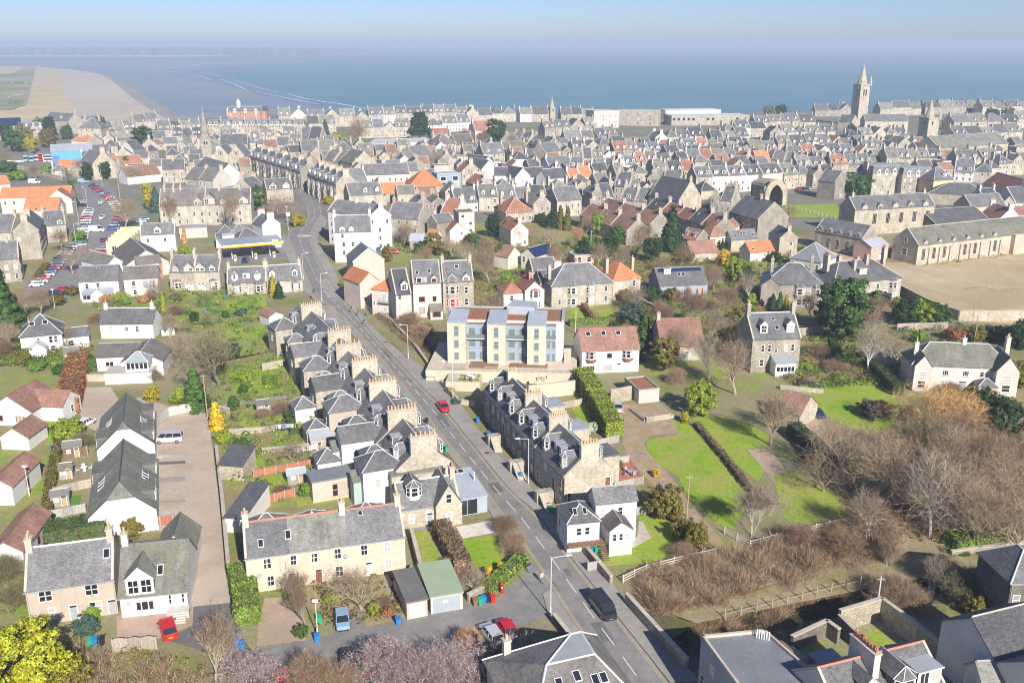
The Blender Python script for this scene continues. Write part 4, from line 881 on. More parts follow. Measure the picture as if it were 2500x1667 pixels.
for i in range(6):s=MB();s.box(-.05,.05,-.05,.05,0,1.1);s.build('railing_post',MT['paint_white'],fb,uv=False,loc=(q.x+i*.24-.8,q.y-.1*i-.6,6.8))
P_=at(1995,1630,9.8);Q_=at(2245,1557,9.8);P_.z=0
h=H(None,None,6.0,9.4,rh=9.7,world=(P_-EY*4.7,TA,(Q_-at(1995,1630,9.8)).length),wall='pink_pale',roof='slate',ch=[(.43,8,.5,1.6)],ridge='red_ridge',dm=[('g',.32,1.5,1,1.8,1.6),('c',.62,2.6,1,1.6,1.8),('b',.86,2.9,2,1.6,1.7)],pot='pot_red',lab='slate house with red ridge tiles and eight red chimney pots at the bottom',w=(5,2),chm='cream')
L,D,eh,rh,k=p_info[h.name]
wing(h,L*.12,D-.2,4.4,6.2,3.2,rt='y',wall='white',roof='slate',ridge='red_ridge',pitch=36)
wing(h,L*.44,D-.2,3.0,3.8,4.2,rt='f',wall='harl_grey',roof='lead')
def wall_line(pts,h,mat='rubble',th=.45,lab='',name='garden_wall',z=0,cope='cope',group=None,copeh=.12):
 p=[at(x,y,z)for x,y in pts];o=thing(name,lab,'wall',(p[0].x,p[0].y,z),0,group)
 for a,b in zip(p,p[1:]):
  L=(b-a).length;s=MB();s.box(0,L,-th/2,th/2,-.4,h-copeh);w_=s.build('wall',MT[mat],o);w_.location=a-p[0];w_.rotation_euler=(0,0,math.atan2(b.y-a.y,b.x-a.x))
  s=MB();s.box(-.03,L+.03,-th/2-.05,th/2+.05,h-copeh,h,0,True);s.build('coping',MT[cope],w_)
 return o
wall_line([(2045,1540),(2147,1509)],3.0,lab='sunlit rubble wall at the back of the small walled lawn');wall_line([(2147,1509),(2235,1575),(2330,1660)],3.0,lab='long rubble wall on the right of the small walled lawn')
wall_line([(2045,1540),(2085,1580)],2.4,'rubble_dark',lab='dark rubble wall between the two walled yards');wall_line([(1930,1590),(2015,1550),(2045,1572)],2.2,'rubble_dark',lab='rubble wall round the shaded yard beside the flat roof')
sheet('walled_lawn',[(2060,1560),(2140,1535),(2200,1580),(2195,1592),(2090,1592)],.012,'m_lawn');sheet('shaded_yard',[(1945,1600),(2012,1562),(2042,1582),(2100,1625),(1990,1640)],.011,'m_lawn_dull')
P_=at(2300,1514,6.2);P_.z=0
h=H(None,None,6.2,9.5,rt='y',world=(P_,TA-math.pi/2,7.6),wall='white',roof='slate_dark',ridge='cope',skew=False,wl=[(.70,3.4,.9,1.6,'q'),(.66,1.2,.6,.9,'q')],pitch=36,lab='white slate-roofed house behind the walled lawn at lower right')
wing(h,7.4,0,8.5,9.0,5.8,rt='y',wall='white',roof='slate',pitch=36,ridge='cope')
wing(h,6.0,-3.0,3.0,3.1,2.4,rt='y',wall='white',roof='slate_dark',pre='porch')
h=H((2400,1668),(2560,1660),4.5,(1612,),wall='white',roof='slate_pale',lab='pale slate roof over black and white timbered wall at the corner',skew=False,near=True)
L,D,eh,rh,k=p_info[h.name]
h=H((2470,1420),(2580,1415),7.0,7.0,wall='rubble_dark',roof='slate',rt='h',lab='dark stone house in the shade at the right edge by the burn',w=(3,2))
for A,B,eh,ap,dep,lab in[((-30,1000),(76,1005),3.0,968,9.0,'white house with brown tiled roof and purple windows at the left edge'),((-40,1188),(28,1187),3.2,1150,9.5,'white house with brown tiled roof behind the narrow hedge strip'),((-30,1350),(55,1345),3.0,1272,11.0,'white gable with large brown tiled roof above the yellow bush')]:
 h=H(A,B,eh,dep,rt='y',wall='white',roof='tile_brown',skew=False,lab=lab,wl=[(.25,.9,1.2,1.1,'c'),(.72,.9,1.7,1.1,'c')]if eh<3.1 and A[0]>-35 and A[1]<1100 else[],wr=[(.5,.9,.9,1.3)],frame='paint_brown',ridge='tile_brown',pitch=34,group='white tiled houses at the left edge')
 L,D,eh,rh,k=p_info[h.name]
 if A[1]<1100:wing(h,L-4.5,D-6.0,8.8,6.0,3.0,rt='g',wall='white',roof='tile_brown',pitch=34,ridge='tile_brown',wins=[('r',.5,.9,.9,1.4)])
h=H((0,1066),(68,1068),2.4,6.0,rt='y',wall='white',roof='tile_brown',skew=False,lab='small white garage with brown tiled gable between the tiled houses',cat='garage',name='garage',ridge='tile_brown',pitch=34)
h1=H(None,None,3.4,18.0,rt='y',world=(at(214,1266,3.4)*1.0-Vector((0,0,3.4)),TA,9.2),wall='white',roof='slate_green',skew=False,ridge='slate_dark',lab='white-ended block of mossy slate with dormers beside the gravel yard',cat='house',pitch=42,jerkin=.62,near=True)
L,D,eh,rh,k=p_info[h1.name];kk=(rh-eh)/(L/2)
for y in(4.5,14.0):side_dormer(h1,'b','r',y,L,eh,kk,4.2,1.7,.1,n=2,br='slate_green',front='white')
side_dormer(h1,'b','l',13.5,L,eh,kk,4.6,1.7,.1,n=2,br='slate_green',front='white')
for y in(6.5,8.0,9.2):inst('rooflight',rooflight_mesh(),h1,(1.6,y,eh+1.6*kk+.13),rot=(0,-math.atan(kk),0),sc=(1.3,.7,1))
for y in(8.0,9.0,10.0):inst('rooflight',rooflight_mesh(),h1,(L-1.5,y,eh+1.5*kk+.13),rot=(0,math.atan(kk),0),sc=(1.2,.7,1))
h2=H(None,None,3.4,15.0,rt='y',world=(at(236,1098,3.4)-Vector((0,0,3.4)),TA,9.0),wall='white',roof='slate_green',skew=False,ridge='slate_dark',lab='farther block of mossy slate with dormers beside the gravel yard',pitch=42,jerkin=.8,near=True)
L,D,eh,rh,k=p_info[h2.name];kk=(rh-eh)/(L/2)
for y in(3.0,12.5):side_dormer(h2,'b','r',y,L,eh,kk,4.2,1.7,.1,n=2,br='slate_green',front='white')
side_dormer(h2,'b','l',2.5,L,eh,kk,4.6,1.7,.1,n=2,br='slate_green',front='white')
for y in(6.0,7.0,8.0):inst('rooflight',rooflight_mesh(),h2,(1.8,y,eh+1.8*kk+.13),rot=(0,-math.atan(kk),0),sc=(1.3,.7,1));inst('rooflight',rooflight_mesh(),h2,(L-1.7,y,eh+1.7*kk+.13),rot=(0,math.atan(kk),0),sc=(1.2,.7,1))
h=H((234,872),(338,868),3.2,(838,),wall='white',roof='slate_brown',skew=False,wl=[(.30,1.0,1.9,1.1,'c'),(.70,1.0,1.7,1.1,'c')],lab='white bungalow with glazed conservatory on a balcony above the drive',pitch=30,cat='bungalow',name='bungalow')
L,D,eh,rh,k=p_info[h.name]
wing(h,L-2.5,-4.5,8.5,9.5,3.2,rt='y',wall='white',roof='slate_brown',pitch=28,ridge='lead_white',wins=[('f',.4,1.3,.9,.7),('f',.82,1.6,.8,.7)])
wing(h,4.0,-9.0,9.5,5.0,2.2,rt='f',wall='white',roof='concrete',pre='terrace')
cs=wing(h,8.2,-8.2,4.6,4.0,4.4,6.0,rt='h',wall='paint_white',roof='conservatory',pre='conservatory',z0=2.2)
for i in range(5):s=MB();s.box(.1,.78,-.03,0,2.9,4.2);s.build('pane',MT['glass_dark'],cs,uv=False,loc=(.2+i*.86,0,0))
for i in range(3):s=MB();s.box(0,.03,.1,.98,2.9,4.2);s.build('pane',MT['glass_dark'],cs,uv=False,loc=(4.6,.3+i*1.15,0))
h=H((48,822),(150,812),4.8,(768,),rt='h',wall='white',roof='slate',rl=[(.30,.55,1.2,1.1),(.62,.58,1.2,1.1)],wl=[(.42,2.6,.6,1.5),(.72,2.6,.8,1.7),(.84,2.6,.8,1.7),(.25,.7,1.2,1.3),(.75,.7,1.2,1.3)],lab='white hipped house with two skylights beside the dark conifer')
L,D,eh,rh,k=p_info[h.name];wing(h,L-.1,2.0,5.5,5.0,3.0,rt='g',wall='white',roof='slate',pitch=30,wins=[('f',.3,.8,1.0,1.4)])
wing(h,L*.2,-3.4,3.6,3.5,2.4,rt='y',wall='paint_white',roof='conservatory',pre='conservatory')
h=H((243,790),(372,789),3.8,(753,),wall='white',roof='slate',skew=False,ch=[(.06,1),(.94,1)],wl=[(.20,1.6,.9,1.6,'q'),(.50,2.0,.8,.9,'q'),(.70,1.6,.8,1.5,'q')],lab='low white cottage with two chimneys above the bungalow',ridge='lead_white')
for A,B,eh,d_,rt,wall,roof,lab in[((533,1134),(592,1138),2.6,(1104,),'s','rubble','slate_dark','rubble garden store with dark sloping roof beside the gravel yard'),((548,1262),(596,1266),2.4,9.0,'s','white','slate_dark','long dark lean-to shed along the yard wall'),((632,764),(656,774),2.6,4.0,'g','white','tile_brown','small white outhouse with brown roof in the upper gardens')]:
 H(A,B,eh,d_,rt=rt,wall=wall,roof=roof,lab=lab,cat='shed',name='shed',skew=False,gut=False,pitch=24,rh=None if rt!='s' else eh+1.2)
mb=thing('apartment_block','modern three-storey flats with cream stone towers and blue cladding','flats',(*at(1092,902)[:2],0),math.atan2(*(lambda a,b:(b.y-a.y,b.x-a.x))(at(1092,905),at(1375,912))))
ML=(at(1375,912)-at(1092,905)).length
def mpart(nm,mat,*bx,bottom=True):s=MB();s.box(*bx,0,bottom);return s.build(nm,MT[mat],mb)
ZB=2.4
mpart('podium','stone_cream',-3.5,ML+3.0,-7.5,12,-.3,ZB)
mpart('wall','white',0,ML,1.2,11,ZB,ZB+8.6);mpart('roof','sedum',.6,ML-.6,1.6,10.6,ZB+8.3,ZB+8.75)
mpart('parapet','zinc',-.05,ML+.05,10.6,11.05,ZB+8.6,ZB+9.1);mpart('parapet','zinc',ML-.5,ML+.06,1.1,10.6,ZB+8.6,ZB+9.1);mpart('parapet','zinc',-.06,.4,1.1,10.6,ZB+8.6,ZB+9.1)
tw=ML*.155
TX=[ML*.02,ML*.36,ML*.70]
for i,x in enumerate(TX):
 s=MB();s.box(x,x+tw,-2.4-i*.35,5.5,ZB,ZB+8.9);t_=s.build('tower',MT['stone_cream'],mb)
 s=MB();q=[(x-.08,-2.55-i*.35,ZB+8.9),(x+tw+.08,-2.55-i*.35,ZB+8.9),(x+tw+.08,5.6,ZB+9.7),(x-.08,5.6,ZB+9.7)]
 s.poly([(a_,b_,c_+.16)for a_,b_,c_ in q]);[s.poly([q[j],q[(j+1)%4],(*q[(j+1)%4][:2],q[(j+1)%4][2]+.16),(*q[j][:2],q[j][2]+.16)])for j in range(4)]
 s.poly([(x,-2.4-i*.35,ZB+8.8),(x,5.5,ZB+8.8),(x,5.5,ZB+9.7)][::-1]);s.poly([(x+tw,-2.4-i*.35,ZB+8.8),(x+tw,5.5,ZB+8.8),(x+tw,5.5,ZB+9.7)]);s.build('tower_roof',MT['zinc'],t_)
 for z,hh in((.8,1.6),(3.5,1.7),(6.0,2.3)):
  put_window(t_,x+tw*.5,-2.42-i*.35,ZB+z,1.05,hh,'f','s','paint_grey',True,['glass_pale','glass_dark','glass_pale'][int(z)%3])
  w2=put_window(t_,x-.02,1.5,ZB+z,.8,hh,'l','s','paint_grey',True)
for i,(x0,x1)in enumerate([(TX[0]+tw,TX[1]),(TX[1]+tw,TX[2]),(TX[2]+tw,ML*.94)]):
 s=MB();s.box(x0+.004,x1-.004,-.2-.2*i,1.3,ZB,ZB+8.0);b_=s.build('bay',MT['cladding_blue'],mb)
 s=MB();s.box(x0+.1,x1-.1,0.1,1.5,ZB+8.0,ZB+8.15);s.build('bay_roof',MT['sedum'],b_)
 for z,hh in((.1,2.2),(3.0,1.9),(5.6,2.0)):
  n=2 if i!=2 else 2
  for j in range(n):put_window(b_,x0+(x1-x0)*(j+.5)/n,-.22-.2*i,ZB+z,(x1-x0)/n*.72,hh*.9,'f','p','paint_grey' if z<5 else 'blue_grey',True,'glass_pale')
 s=MB();s.box(x0,x1,-1.3,-.2,ZB+5.1,ZB+5.3,0,True);s.build('balcony',MT['lead_white'],b_)
 s=MB();s.box(x0,x1,-1.32,-1.27,ZB+5.3,ZB+6.2,0,True);s.build('balustrade',MT['glass_pale'],b_,uv=False)
s=MB();s.extrude([(ML*.50,6.0),(ML*.74,5.2),(ML*.76,10.0),(ML*.54,11.5)],ZB+8.5,ZB+10.6,0);s.build('stair_head',MT['zinc'],mb)
mpart('terrace_floor','boards_brown',5.5,11.5,-5.6,-1.7,ZB-.02,ZB+.25);mpart('terrace_floor','boards_brown',14.0,22,-5.0,-2.2,ZB-.02,ZB+.25);mpart('terrace_floor','paving',0,5,-7.3,-1.7,ZB,ZB+.03)
mpart('podium_wing','stone_cream',1.5,8.5,-13.0,-7.45,-.3,ZB-.4);mpart('planter','m_lawn_dull',4.2,8.2,-12.6,-9.0,ZB-.45,ZB-.2)
for x in np.linspace(4,8.4,7):mpart('railing_post','metal',x-.03,x+.03,-13.0,-12.94,ZB-.4,ZB+.6)
for x in np.linspace(9,ML+2.8,14):mpart('railing_post','metal',x-.03,x+.03,-7.5,-7.44,ZB,ZB+1.0)
mpart('railing','metal_pale',9,ML+2.9,-7.48,-7.45,ZB+.95,ZB+1.02);mpart('railing','metal_pale',4,8.5,-12.99,-12.95,ZB+.55,ZB+.62)
for i in range(10):mpart('stair_step','cope',ML+.2,ML+1.7,-1.5+i*.5,-1.0+i*.5,ZB,ZB+.2*(i+1))
h=H((1421,856),(1561,851),5.2,(800,),wall='white',roof='tile_brown',skew=False,rl=[(.15,.72,1.1,1.2),(.42,.72,1.1,1.2),(.68,.72,1.1,1.2)],wl=[(.48,3.3,1.2,1.1,'p'),(.17,.6,1.4,1.1,'t'),(.46,.6,2.0,1.2,'t')],doors=[(.65,.02,'paint_white')],lab='white house with brown tiled roof and two red-based bay windows',frame='lead',pitch=36,ridge='tile_brown')
L,D,eh,rh,k=p_info[h.name]
for f in(.16,.80):
 b_=put_bay(h,L*f,0,2.4,2.3,'paint_brown',True,1,'tile_brown',z0=2.6,cap=False)
h=H((1615,846),(1720,843),3.4,(778,),wall='stone_warm',roof='tile_brown',ch=[(0,1)],lab='long brown-tiled outbuilding among bare trees left of the tall stone villa',cat='outbuilding',name='outbuilding',skew=False,ridge='tile_brown',doors=[(.25,),(.6,)])
h=H((1838,828),(1956,824),7.6,(764,),wall='stone_grey',roof='slate',ch=[(0,2,.5,2.2),(1,2,.5,2.2)],dm=[('g',.25,1.7,1,1.0,1.9),('g',.80,1.7,1,1.0,1.9)],rl=[(.52,.75,.8,.8),(.55,.4,.9,1.1)],wl=[(.22,4.6,.75,1.6),(.36,4.6,.75,1.6),(.70,4.6,.75,1.6),(.84,4.6,.75,1.6),(.5,4.4,.6,.9),(.22,1.4,1.0,1.6),(.84,1.4,.8,1.6)],lab='tall stone villa with two dormers and a white glazed porch',ridge='lead_white')
L,D,eh,rh,k=p_info[h.name]
v=wing(h,L*.40,-3.2,4.4,3.25,3.0,3.9,rt='s',wall='paint_white',roof='conservatory',pre='conservatory')
for i in range(5):s=MB();s.box(0,.66,-.03,0,1.2,2.2);s.build('pane',MT['glass_dark'],v,uv=False,loc=(.3+i*.8,0,0))
h=H((2228,888),(2475,898),5.4,(838,),wall='pink_pale',roof='slate_green',ch=[(.06,1,.35,1.4),(.55,1,.5,1.2),(1,2,.5,1.8)],wl=[(.14,3.1,1.5,1.2,'t'),(.34,3.2,1.3,1.1,'t'),(.54,3.2,1.3,1.1,'t'),(.14,.7,1.8,1.6,'t'),(.33,.6,1.5,1.7,'t'),(.70,3.2,.8,1.1)],doors=[(.52,.02,'paint_grey',1.7)],lab='long pale villa with green-grey roof behind the orange willow',frame='paint_white',ridge='ridge_grey',skew=False,ov=.5,rt='h')
L,D,eh,rh,k=p_info[h.name]
wing(h,L*.80,-2.2,L*.22,7.5,5.4,8.2,rt='y',wall='pink_pale',roof='slate_green',pitch=40,ov=.4,wins=[('f',.5,3.0,1.8,1.5),('f',.5,.9,1.8,1.5),('l',.4,3.0,1.2,1.5)])
wing(h,.2,-1.2,L*.17,5.0,5.4,7.6,rt='y',wall='pink_pale',roof='slate_green',pitch=40,ov=.3,wins=[('f',.5,3.0,1.5,1.2),('f',.5,.7,1.7,1.6)])
wing(h,L*.63,-3.2,3.6,3.2,2.3,rt='h',wall='brick_pink',roof='slate',pre='porch',pitch=35)
h=H((1900,995),(1955,1010),2.8,7.0,rt='g',wall='stone_warm',roof='tile_brown',lab='small stone garage with brown gabled roof beside the parked blue car',cat='garage',name='garage',skew=False,pitch=36)
h=H((2158,868),(2195,858),3.0,4.0,wall='pink_pale',roof='slate_green',lab='small pale gabled store left of the pale villa',cat='store',name='store',skew=False)
h=H((1560,955),(1610,950),2.6,7.5,rt='f',wall='harl_grey',roof='sedum',lab='flat-roofed grey garage below the red-bay white house',cat='garage',name='garage',chm='boards_grey')
wall_line([(1489,985),(1540,975)],2.9,'rubble',lab='rubble retaining wall under the red-bay house');wall_line([(1290,975),(1403,962)],3.0,'stone_cream',lab='cream stone retaining wall below the modern flats')
# ---- middle distance
def ordn(i):return['first','second','third','fourth','fifth','sixth','seventh','eighth','ninth','tenth','eleventh','twelfth','thirteenth','fourteenth','fifteenth','sixteenth'][i]
LOOK={'slate':'slate','slate_dark':'dark slate','slate_green':'mossy slate','slate_pale':'pale slate','slate_brown':'brown slate','tile_red':'red-tiled','tile_brown':'brown-tiled','pantile':'orange-tiled','zinc':'zinc','felt':'felt'}
WLK={'white':'white','cream':'cream','stone':'stone','stone_grey':'grey stone','stone_warm':'warm stone','stone_cream':'cream stone','pink':'pink','pink_pale':'pale pink','ochre':'ochre','harl_grey':'grey','harl_beige':'beige','brick_red':'red brick','yellow':'yellow','blue_grey':'blue-grey'}
def row(pts,n,eh,d,where,walls=('stone',),roofs=('slate',),fl=2,dmk='gcb',seed=0,var=.5,chn=4,rt='g',cols=None,group=None,wr=None,pitch=41,dmn=2,pot='pot_buff'):
 """a row of n adjoining houses along the near eaves line (pixels at height eh)"""
 rr=random.Random(seed*7+n);P=[at(*q,eh)for q in pts];ln=[0]
 for a,b in zip(P,P[1:]):ln.append(ln[-1]+(b-a).length)
 cuts=[0]
 for i in range(n):cuts.append(cuts[-1]+rr.uniform(.8,1.2))
 cuts=[c*ln[-1]/cuts[-1]for c in cuts]
 def pos(t):
  k=0
  while k<len(ln)-2 and ln[k+1]<t:k+=1
  return P[k].lerp(P[k+1],(t-ln[k])/max(1e-6,ln[k+1]-ln[k]))
 for i in range(n):
  a,b=pos(cuts[i]),pos(cuts[i+1]);L=(b-a).length;wl_=walls[(i*3+seed)%len(walls)]if len(walls)>1 else walls[0];rf=roofs[(i*2+seed)%len(roofs)]if len(roofs)>1 else roofs[0]
  e=eh+rr.uniform(-var,var);O=Vector((a.x,a.y,0));c=cols or max(1,round(L/2.6));dms=[]
  if dmk and rr.random()<.8:
   kd=rr.choice(dmk);m_=min(dmn,max(1,int(L/3.2)))
   dms=[(kd,(j+.5)/m_,1.4 if kd!='b' else 2.1,1 if kd!='b' else 2)for j in range(m_)]
  rt_=rt;dd=d+rr.uniform(-1.2,1.6);e+=rr.uniform(-.8,.9)if var>.3 else 0;jit=rr.uniform(-.07,.07)if var>.3 else 0
  if var>.3 and rr.random()<.16 and L<14:rt_='y';dms=[]
  elif var>.3 and rr.random()<.12:rt_='h';dms=[]
  rls=[(rr.uniform(.2,.8),rr.uniform(.3,.7))]if rr.random()<.5 else[]
  wk_,rk_=WLK.get(wl_,'stone'),LOOK.get(rf,'slate')
  lab=next((q for q in(f'{wk_} {rk_} house, {ordn(i)} from left {where}',f'{wk_} house, {ordn(i)} from left {where}',f'{ordn(i)} house {where}')if len(q.split())<=16),'')if n>1 else f'{wk_} {rk_} house {where}'
  H(None,None,e,dd,world=(O,math.atan2(b.y-a.y,b.x-a.x)+jit,L),rt=rt_,wall=wl_,roof=rf,ch=([(0,chn)]if chn and i==0 else[])+([(1,chn)]if chn else[]),w=(c,fl),dm=dms,rl=rls if rt_=='g' else[],lab=lab,group=group,near=False,wr=wr if i==n-1 else None,pitch=pitch+rr.uniform(-2,2),gut=False,pot=pot)
h=H((191,688),(288,683),5.2,(649,),wall='white',roof='slate',skew=False,wl=[(.20,3.1,.95,1.5),(.48,3.1,.95,1.5),(.75,3.1,.95,1.5)],lab='white two-storey house with long glazed porch beside the car park',ridge='ridge_grey',rl=[(.48,.85,.7,.6)])
L,D,eh,rh,k=p_info[h.name];v=wing(h,L*.1,-3.0,L*.76,3.05,2.0,3.1,rt='s',wall='paint_white',roof='conservatory',pre='conservatory');wing(h,L*.33,-3.3,L*.32,3.2,2.2,rt='y',wall='paint_white',roof='conservatory',pre='porch')
for i in range(8):s=MB();s.box(0,.85,-.03,0,.8,1.9);s.build('pane',MT['glass_dark'],v,uv=False,loc=(.3+i*(L*.76-.4)/8,-.02 if i in(0,1,6,7)else 0,0))
h=H((301,681),(384,677),5.2,(650,),wall='cream',roof='slate_brown',skew=False,wl=[(.28,3.2,1.0,1.3),(.78,3.2,1.1,1.3),(.30,.6,1.0,1.4),(.75,.2,1.9,2.0,'c')],lab='cream house with blue-grey panels right of the long glazed porch')
L,D,eh,rh,k=p_info[h.name];s=MB();s.box(L*.56,L*.9,-.04,0,2.5,4.6);s.build('panel',MT['blue_grey'],h);s=MB();s.box(L*.18,L*.36,-.04,0,2.4,3.1);s.build('panel',MT['blue_grey'],h)
for A,B,lab in[((412,664),(473,663),'left half of the stone pair with curved gables above the terraced lawns'),((473,663),(535,662),'right half of the stone pair with curved gables above the terraced lawns')]:
 f=A[0]<450
 h=H(A,B,5.6,(623,),wall='stone',roof='slate',ch=[(0 if f else 1,4)]+([(1,4)]if f else[]),dm=[('wg',.27 if f else .73,1.7,1),('wg',.80 if f else .25,2.8,2)],wl=[(.95 if f else .5,.5,.1,.1)][:0],bay=[(.28 if f else .72,2.3,3.0,1)],doors=[(.84 if f else .16,.02,'paint_white'),(.68 if f else .32,.02,'paint_white')],lab=lab)
for A,B,dms,lab,bays in[((554,691),(649,687),[('c',.20,1.9),('b',.50,1.9,2),('c',.78,1.9)],'stone cottage with two bay windows and three dormers below the petrol station',[(.24,2.6,2.9,1),(.80,2.6,2.9,1)]),((651,687),(738,681),[('g',.17,1.5),('g',.80,1.5)],'stone cottage with two pointed dormers at the end beside the road',[(.80,2.6,2.7,1)])]:
 h=H(A,B,3.5,(652 if A[0]<600 else 647,),wall='stone_warm',roof='slate',ch=[(0,2),(1,2)],dm=dms,bay=bays,doors=[(.5,.02,'paint_white')]if A[0]<600 else[(.55,.02,'paint_white')],lab=lab,ridge='lead_white')
h=H((306,649),(412,637),4.2,22,rt='y',wall='harl_grey',roof='slate_brown',skew=False,pitch=33,lab='large hall with brown slate gable roof behind the cream house',cat='hall',name='hall',ridge='lead_white')
L,D,eh,rh,k=p_info[h.name];wing(h,L*.22,-3.5,L*.56,3.6,4.8,6.6,rt='s',wall='brick_red',roof='slate_brown',pre='lobby',wins=[('f',.5,4.0,5.0,.7)])
h=H((258,650),(305,641),4.2,14,rt='y',wall='white',roof='slate_green',skew=False,pitch=38,lab='small hall with pointed mossy slate roof left of the large hall',cat='hall',name='hall',ridge='lead_white')
h=H((258,592),(318,590),6.5,24,rt='f',wall='yellow',roof='zinc_dark',wl=[(.32,3.6,1.6,1.6,'c'),(.62,3.6,1.6,1.6,'c')],lab='stepped yellow building with solar panels beside the car park',cat='building',name='stepped_building',chm='cream')
L,D,eh,rh,k=p_info[h.name]
for i in range(5):
 y=1.5+i*4.5;s=MB();s.box(.5,L-.5,y,y+.6,eh,eh+1.3);s.build('clerestory',MT['yellow'],h);s=MB();s.poly([(.8,y+.7,eh+1.2),(L-.8,y+.7,eh+1.2),(L-.8,y+3.0,eh+.25),(.8,y+3.0,eh+.25)]);s.build('solar_panel',MT['solar'],h)
h=H((342,574),(427,570),6.0,(545,),wall='white',roof='slate',ch=[(0,1),(1,1)],wl=[(.2,3.4,.9,1.3),(.7,3.4,.9,1.3)],lab='plain white house right of the stepped yellow building',dm=[('g',.5,2.2,1,.3,1.4)])
h=H((437,560),(505,557),3.4,9,rt='f',wall='harl_grey',roof='lead',lab='flat-roofed grey annexe behind the stone semi-detached pair',cat='annexe',name='annexe',w=(3,1))
h=H((31,566),(94,562),9.5,22,rt='y',wall='stone',roof='slate',ch=[(.02,4,.5,1.8),(.5,4)],lab='tall stone tenement gable beside the car park',cat='tenement',name='tenement',pitch=44,chm='stone',wr=(5,3));L,D,eh,rh,k=p_info[h.name];put_window(h,L*.2,0,6.2,.8,1.5)
h=H((-60,567),(28,566),9.0,(524,),wall='stone',roof='slate',ch=[(.95,2)],w=(4,3),lab='stone tenement front at the left edge above the conifer',cat='tenement',name='tenement')
h=H((105,551),(160,547),6.2,(515,),wall='stone',roof='slate',ch=[(0,3),(1,3)],dm=[('wg',.75,1.9,1)],w=(2,2,0),lab='stone house with one curved dormer behind the tenement gable',rl=[(.3,.5,.9,.9)])
h=H((-45,637),(46,630),7.0,10,rt='g',wall='stone_grey',roof='slate',ch=[(.7,2)],w=(4,2),wr=(3,2),lab='stone house half hidden by the dark conifer at the left edge')
h=H((640,552),(684,547),8.0,9.0,rt='y',wall='white',roof='slate',ch=[(0,5,.5,1.5),(1,5,.5,1.5)],pot='pot_red',lab='tall white gabled house behind the petrol station canopy',wr=(2,3),chm='white')
L,D,eh,rh,k=p_info[h.name];wing(h,-7.5,3.0,7.6,6.0,4.2,rt='h',wall='white',roof='slate',wins=[('f',.25,2.2,.9,.9),('f',.7,2.2,.9,.9)]);inst('satellite_dish',dish_mesh(),h,(L*.3,-.4,2.5),rot=(1.2,0,0),sc=(2.2,2.2,2.2))
h=H((527,588),(612,583),3.2,12,rt='f',wall='white',roof='zinc_dark',lab='petrol station shop with white flat roof boxes',cat='shop',name='petrol_shop',chm='white')
L,D,eh,rh,k=p_info[h.name]
for x in(.45,.82):s=MB();s.box(L*x-3,L*x+2.6,1.0,6,eh,eh+1.3);s.build('roof_box',MT['membrane'],h)
for x in(.05,.45):wing(h,L*x,9.0,6.0,6.0,4.0,rt='h',wall='slate_dark',roof='slate',near=False)
cn=thing('petrol_canopy','petrol station canopy with yellow and red band and grey roof','canopy',(*at(548,641)[:2],0),math.atan2(*(lambda a,b:(b.y-a.y,b.x-a.x))(at(548,641),at(697,628))))
CL=(at(697,613,5.2)-at(545,628,5.2)).length
s=MB();s.box(0,CL,0,13,4.9,5.3,0,True);s.build('canopy_roof',MT['lead'],cn)
s=MB();s.box(-.1,CL+.1,-.12,-.02,5.0,5.5,0,True);s.build('fascia',MT['paint_white'],cn,uv=False);s=MB();s.box(-.12,CL*.995,-.17,-.125,4.75,5.2,0,True);s.build('yellow_band',MT['sign_yellow'],cn,uv=False);s=MB();s.box(-.12,CL*.995,-.165,-.12,4.55,4.76,0,True);s.build('red_band',MT['sign_orange'],cn,uv=False)
s=MB();s.box(CL-.02,CL+.08,-.02,13,4.9,5.5,0,True);s.build('fascia',MT['paint_white'],cn,uv=False);s=MB();s.box(-.08,.02,-.02,13,4.9,5.5,0,True);s.build('fascia',MT['paint_white'],cn,uv=False)
def shell_sign(p,x,y,z,r):
 s=MB();s.box(x-r*1.15,x+r*1.15,y-.06,y,z-r*1.15,z+r*1.15,0,True);b_=s.build('sign_board',MT['paint_white'],p,uv=False)
 for rr_,dd,mt in((r,.07,'sign_orange'),(r*.84,.085,'sign_yellow')):
  pts=[(x+rr_*math.cos(t)*(1+.07*math.cos(7*t)),y-dd,z-.15*r+rr_*math.sin(t))for t in np.linspace(-.25,math.pi+.25,26)]+[(x-rr_*.45,y-dd,z-rr_*.95),(x+rr_*.45,y-dd,z-rr_*.95)]
  s=MB();s.poly(pts);s.build('scallop',MT[mt],b_,uv=False)
 s=MB()
 for t in np.linspace(.35,math.pi-.35,6):s.bar((x,y-.09,z-r*.8),(x+r*.75*math.cos(t),y-.09,z-.15*r+r*.72*math.sin(t)),.02*r+.01,0,3)
 s.build('rays',MT['sign_orange'],b_,uv=False)
shell_sign(cn,CL*.86,-.18,5.35,.75)
for i,f in enumerate((.16,.5,.80)):
 s=MB();s.box(CL*f-.12,CL*f+.12,4.2,4.4,0,4.9);s.build('column',MT['paint_white'],cn,uv=False)
 pu=thing('fuel_pump',f'white fuel pump under the petrol canopy, {ordn(i)} from the left','fuel pump',at(548+149*f,641-13*f),0,'fuel pumps');pu.location.y+=1.5
 s=MB();s.box(-.38,.38,-.25,.25,0,1.6);s.build('body',MT['paint_white'],pu,uv=False);s=MB();s.box(-.4,.4,-.27,.27,1.6,1.9,0,True);s.build('head',MT['sign_yellow'],pu,uv=False);s=MB();s.box(-.28,.28,-.28,-.25,.9,1.4,0,True);s.build('display',MT['glass_dark'],pu,uv=False)
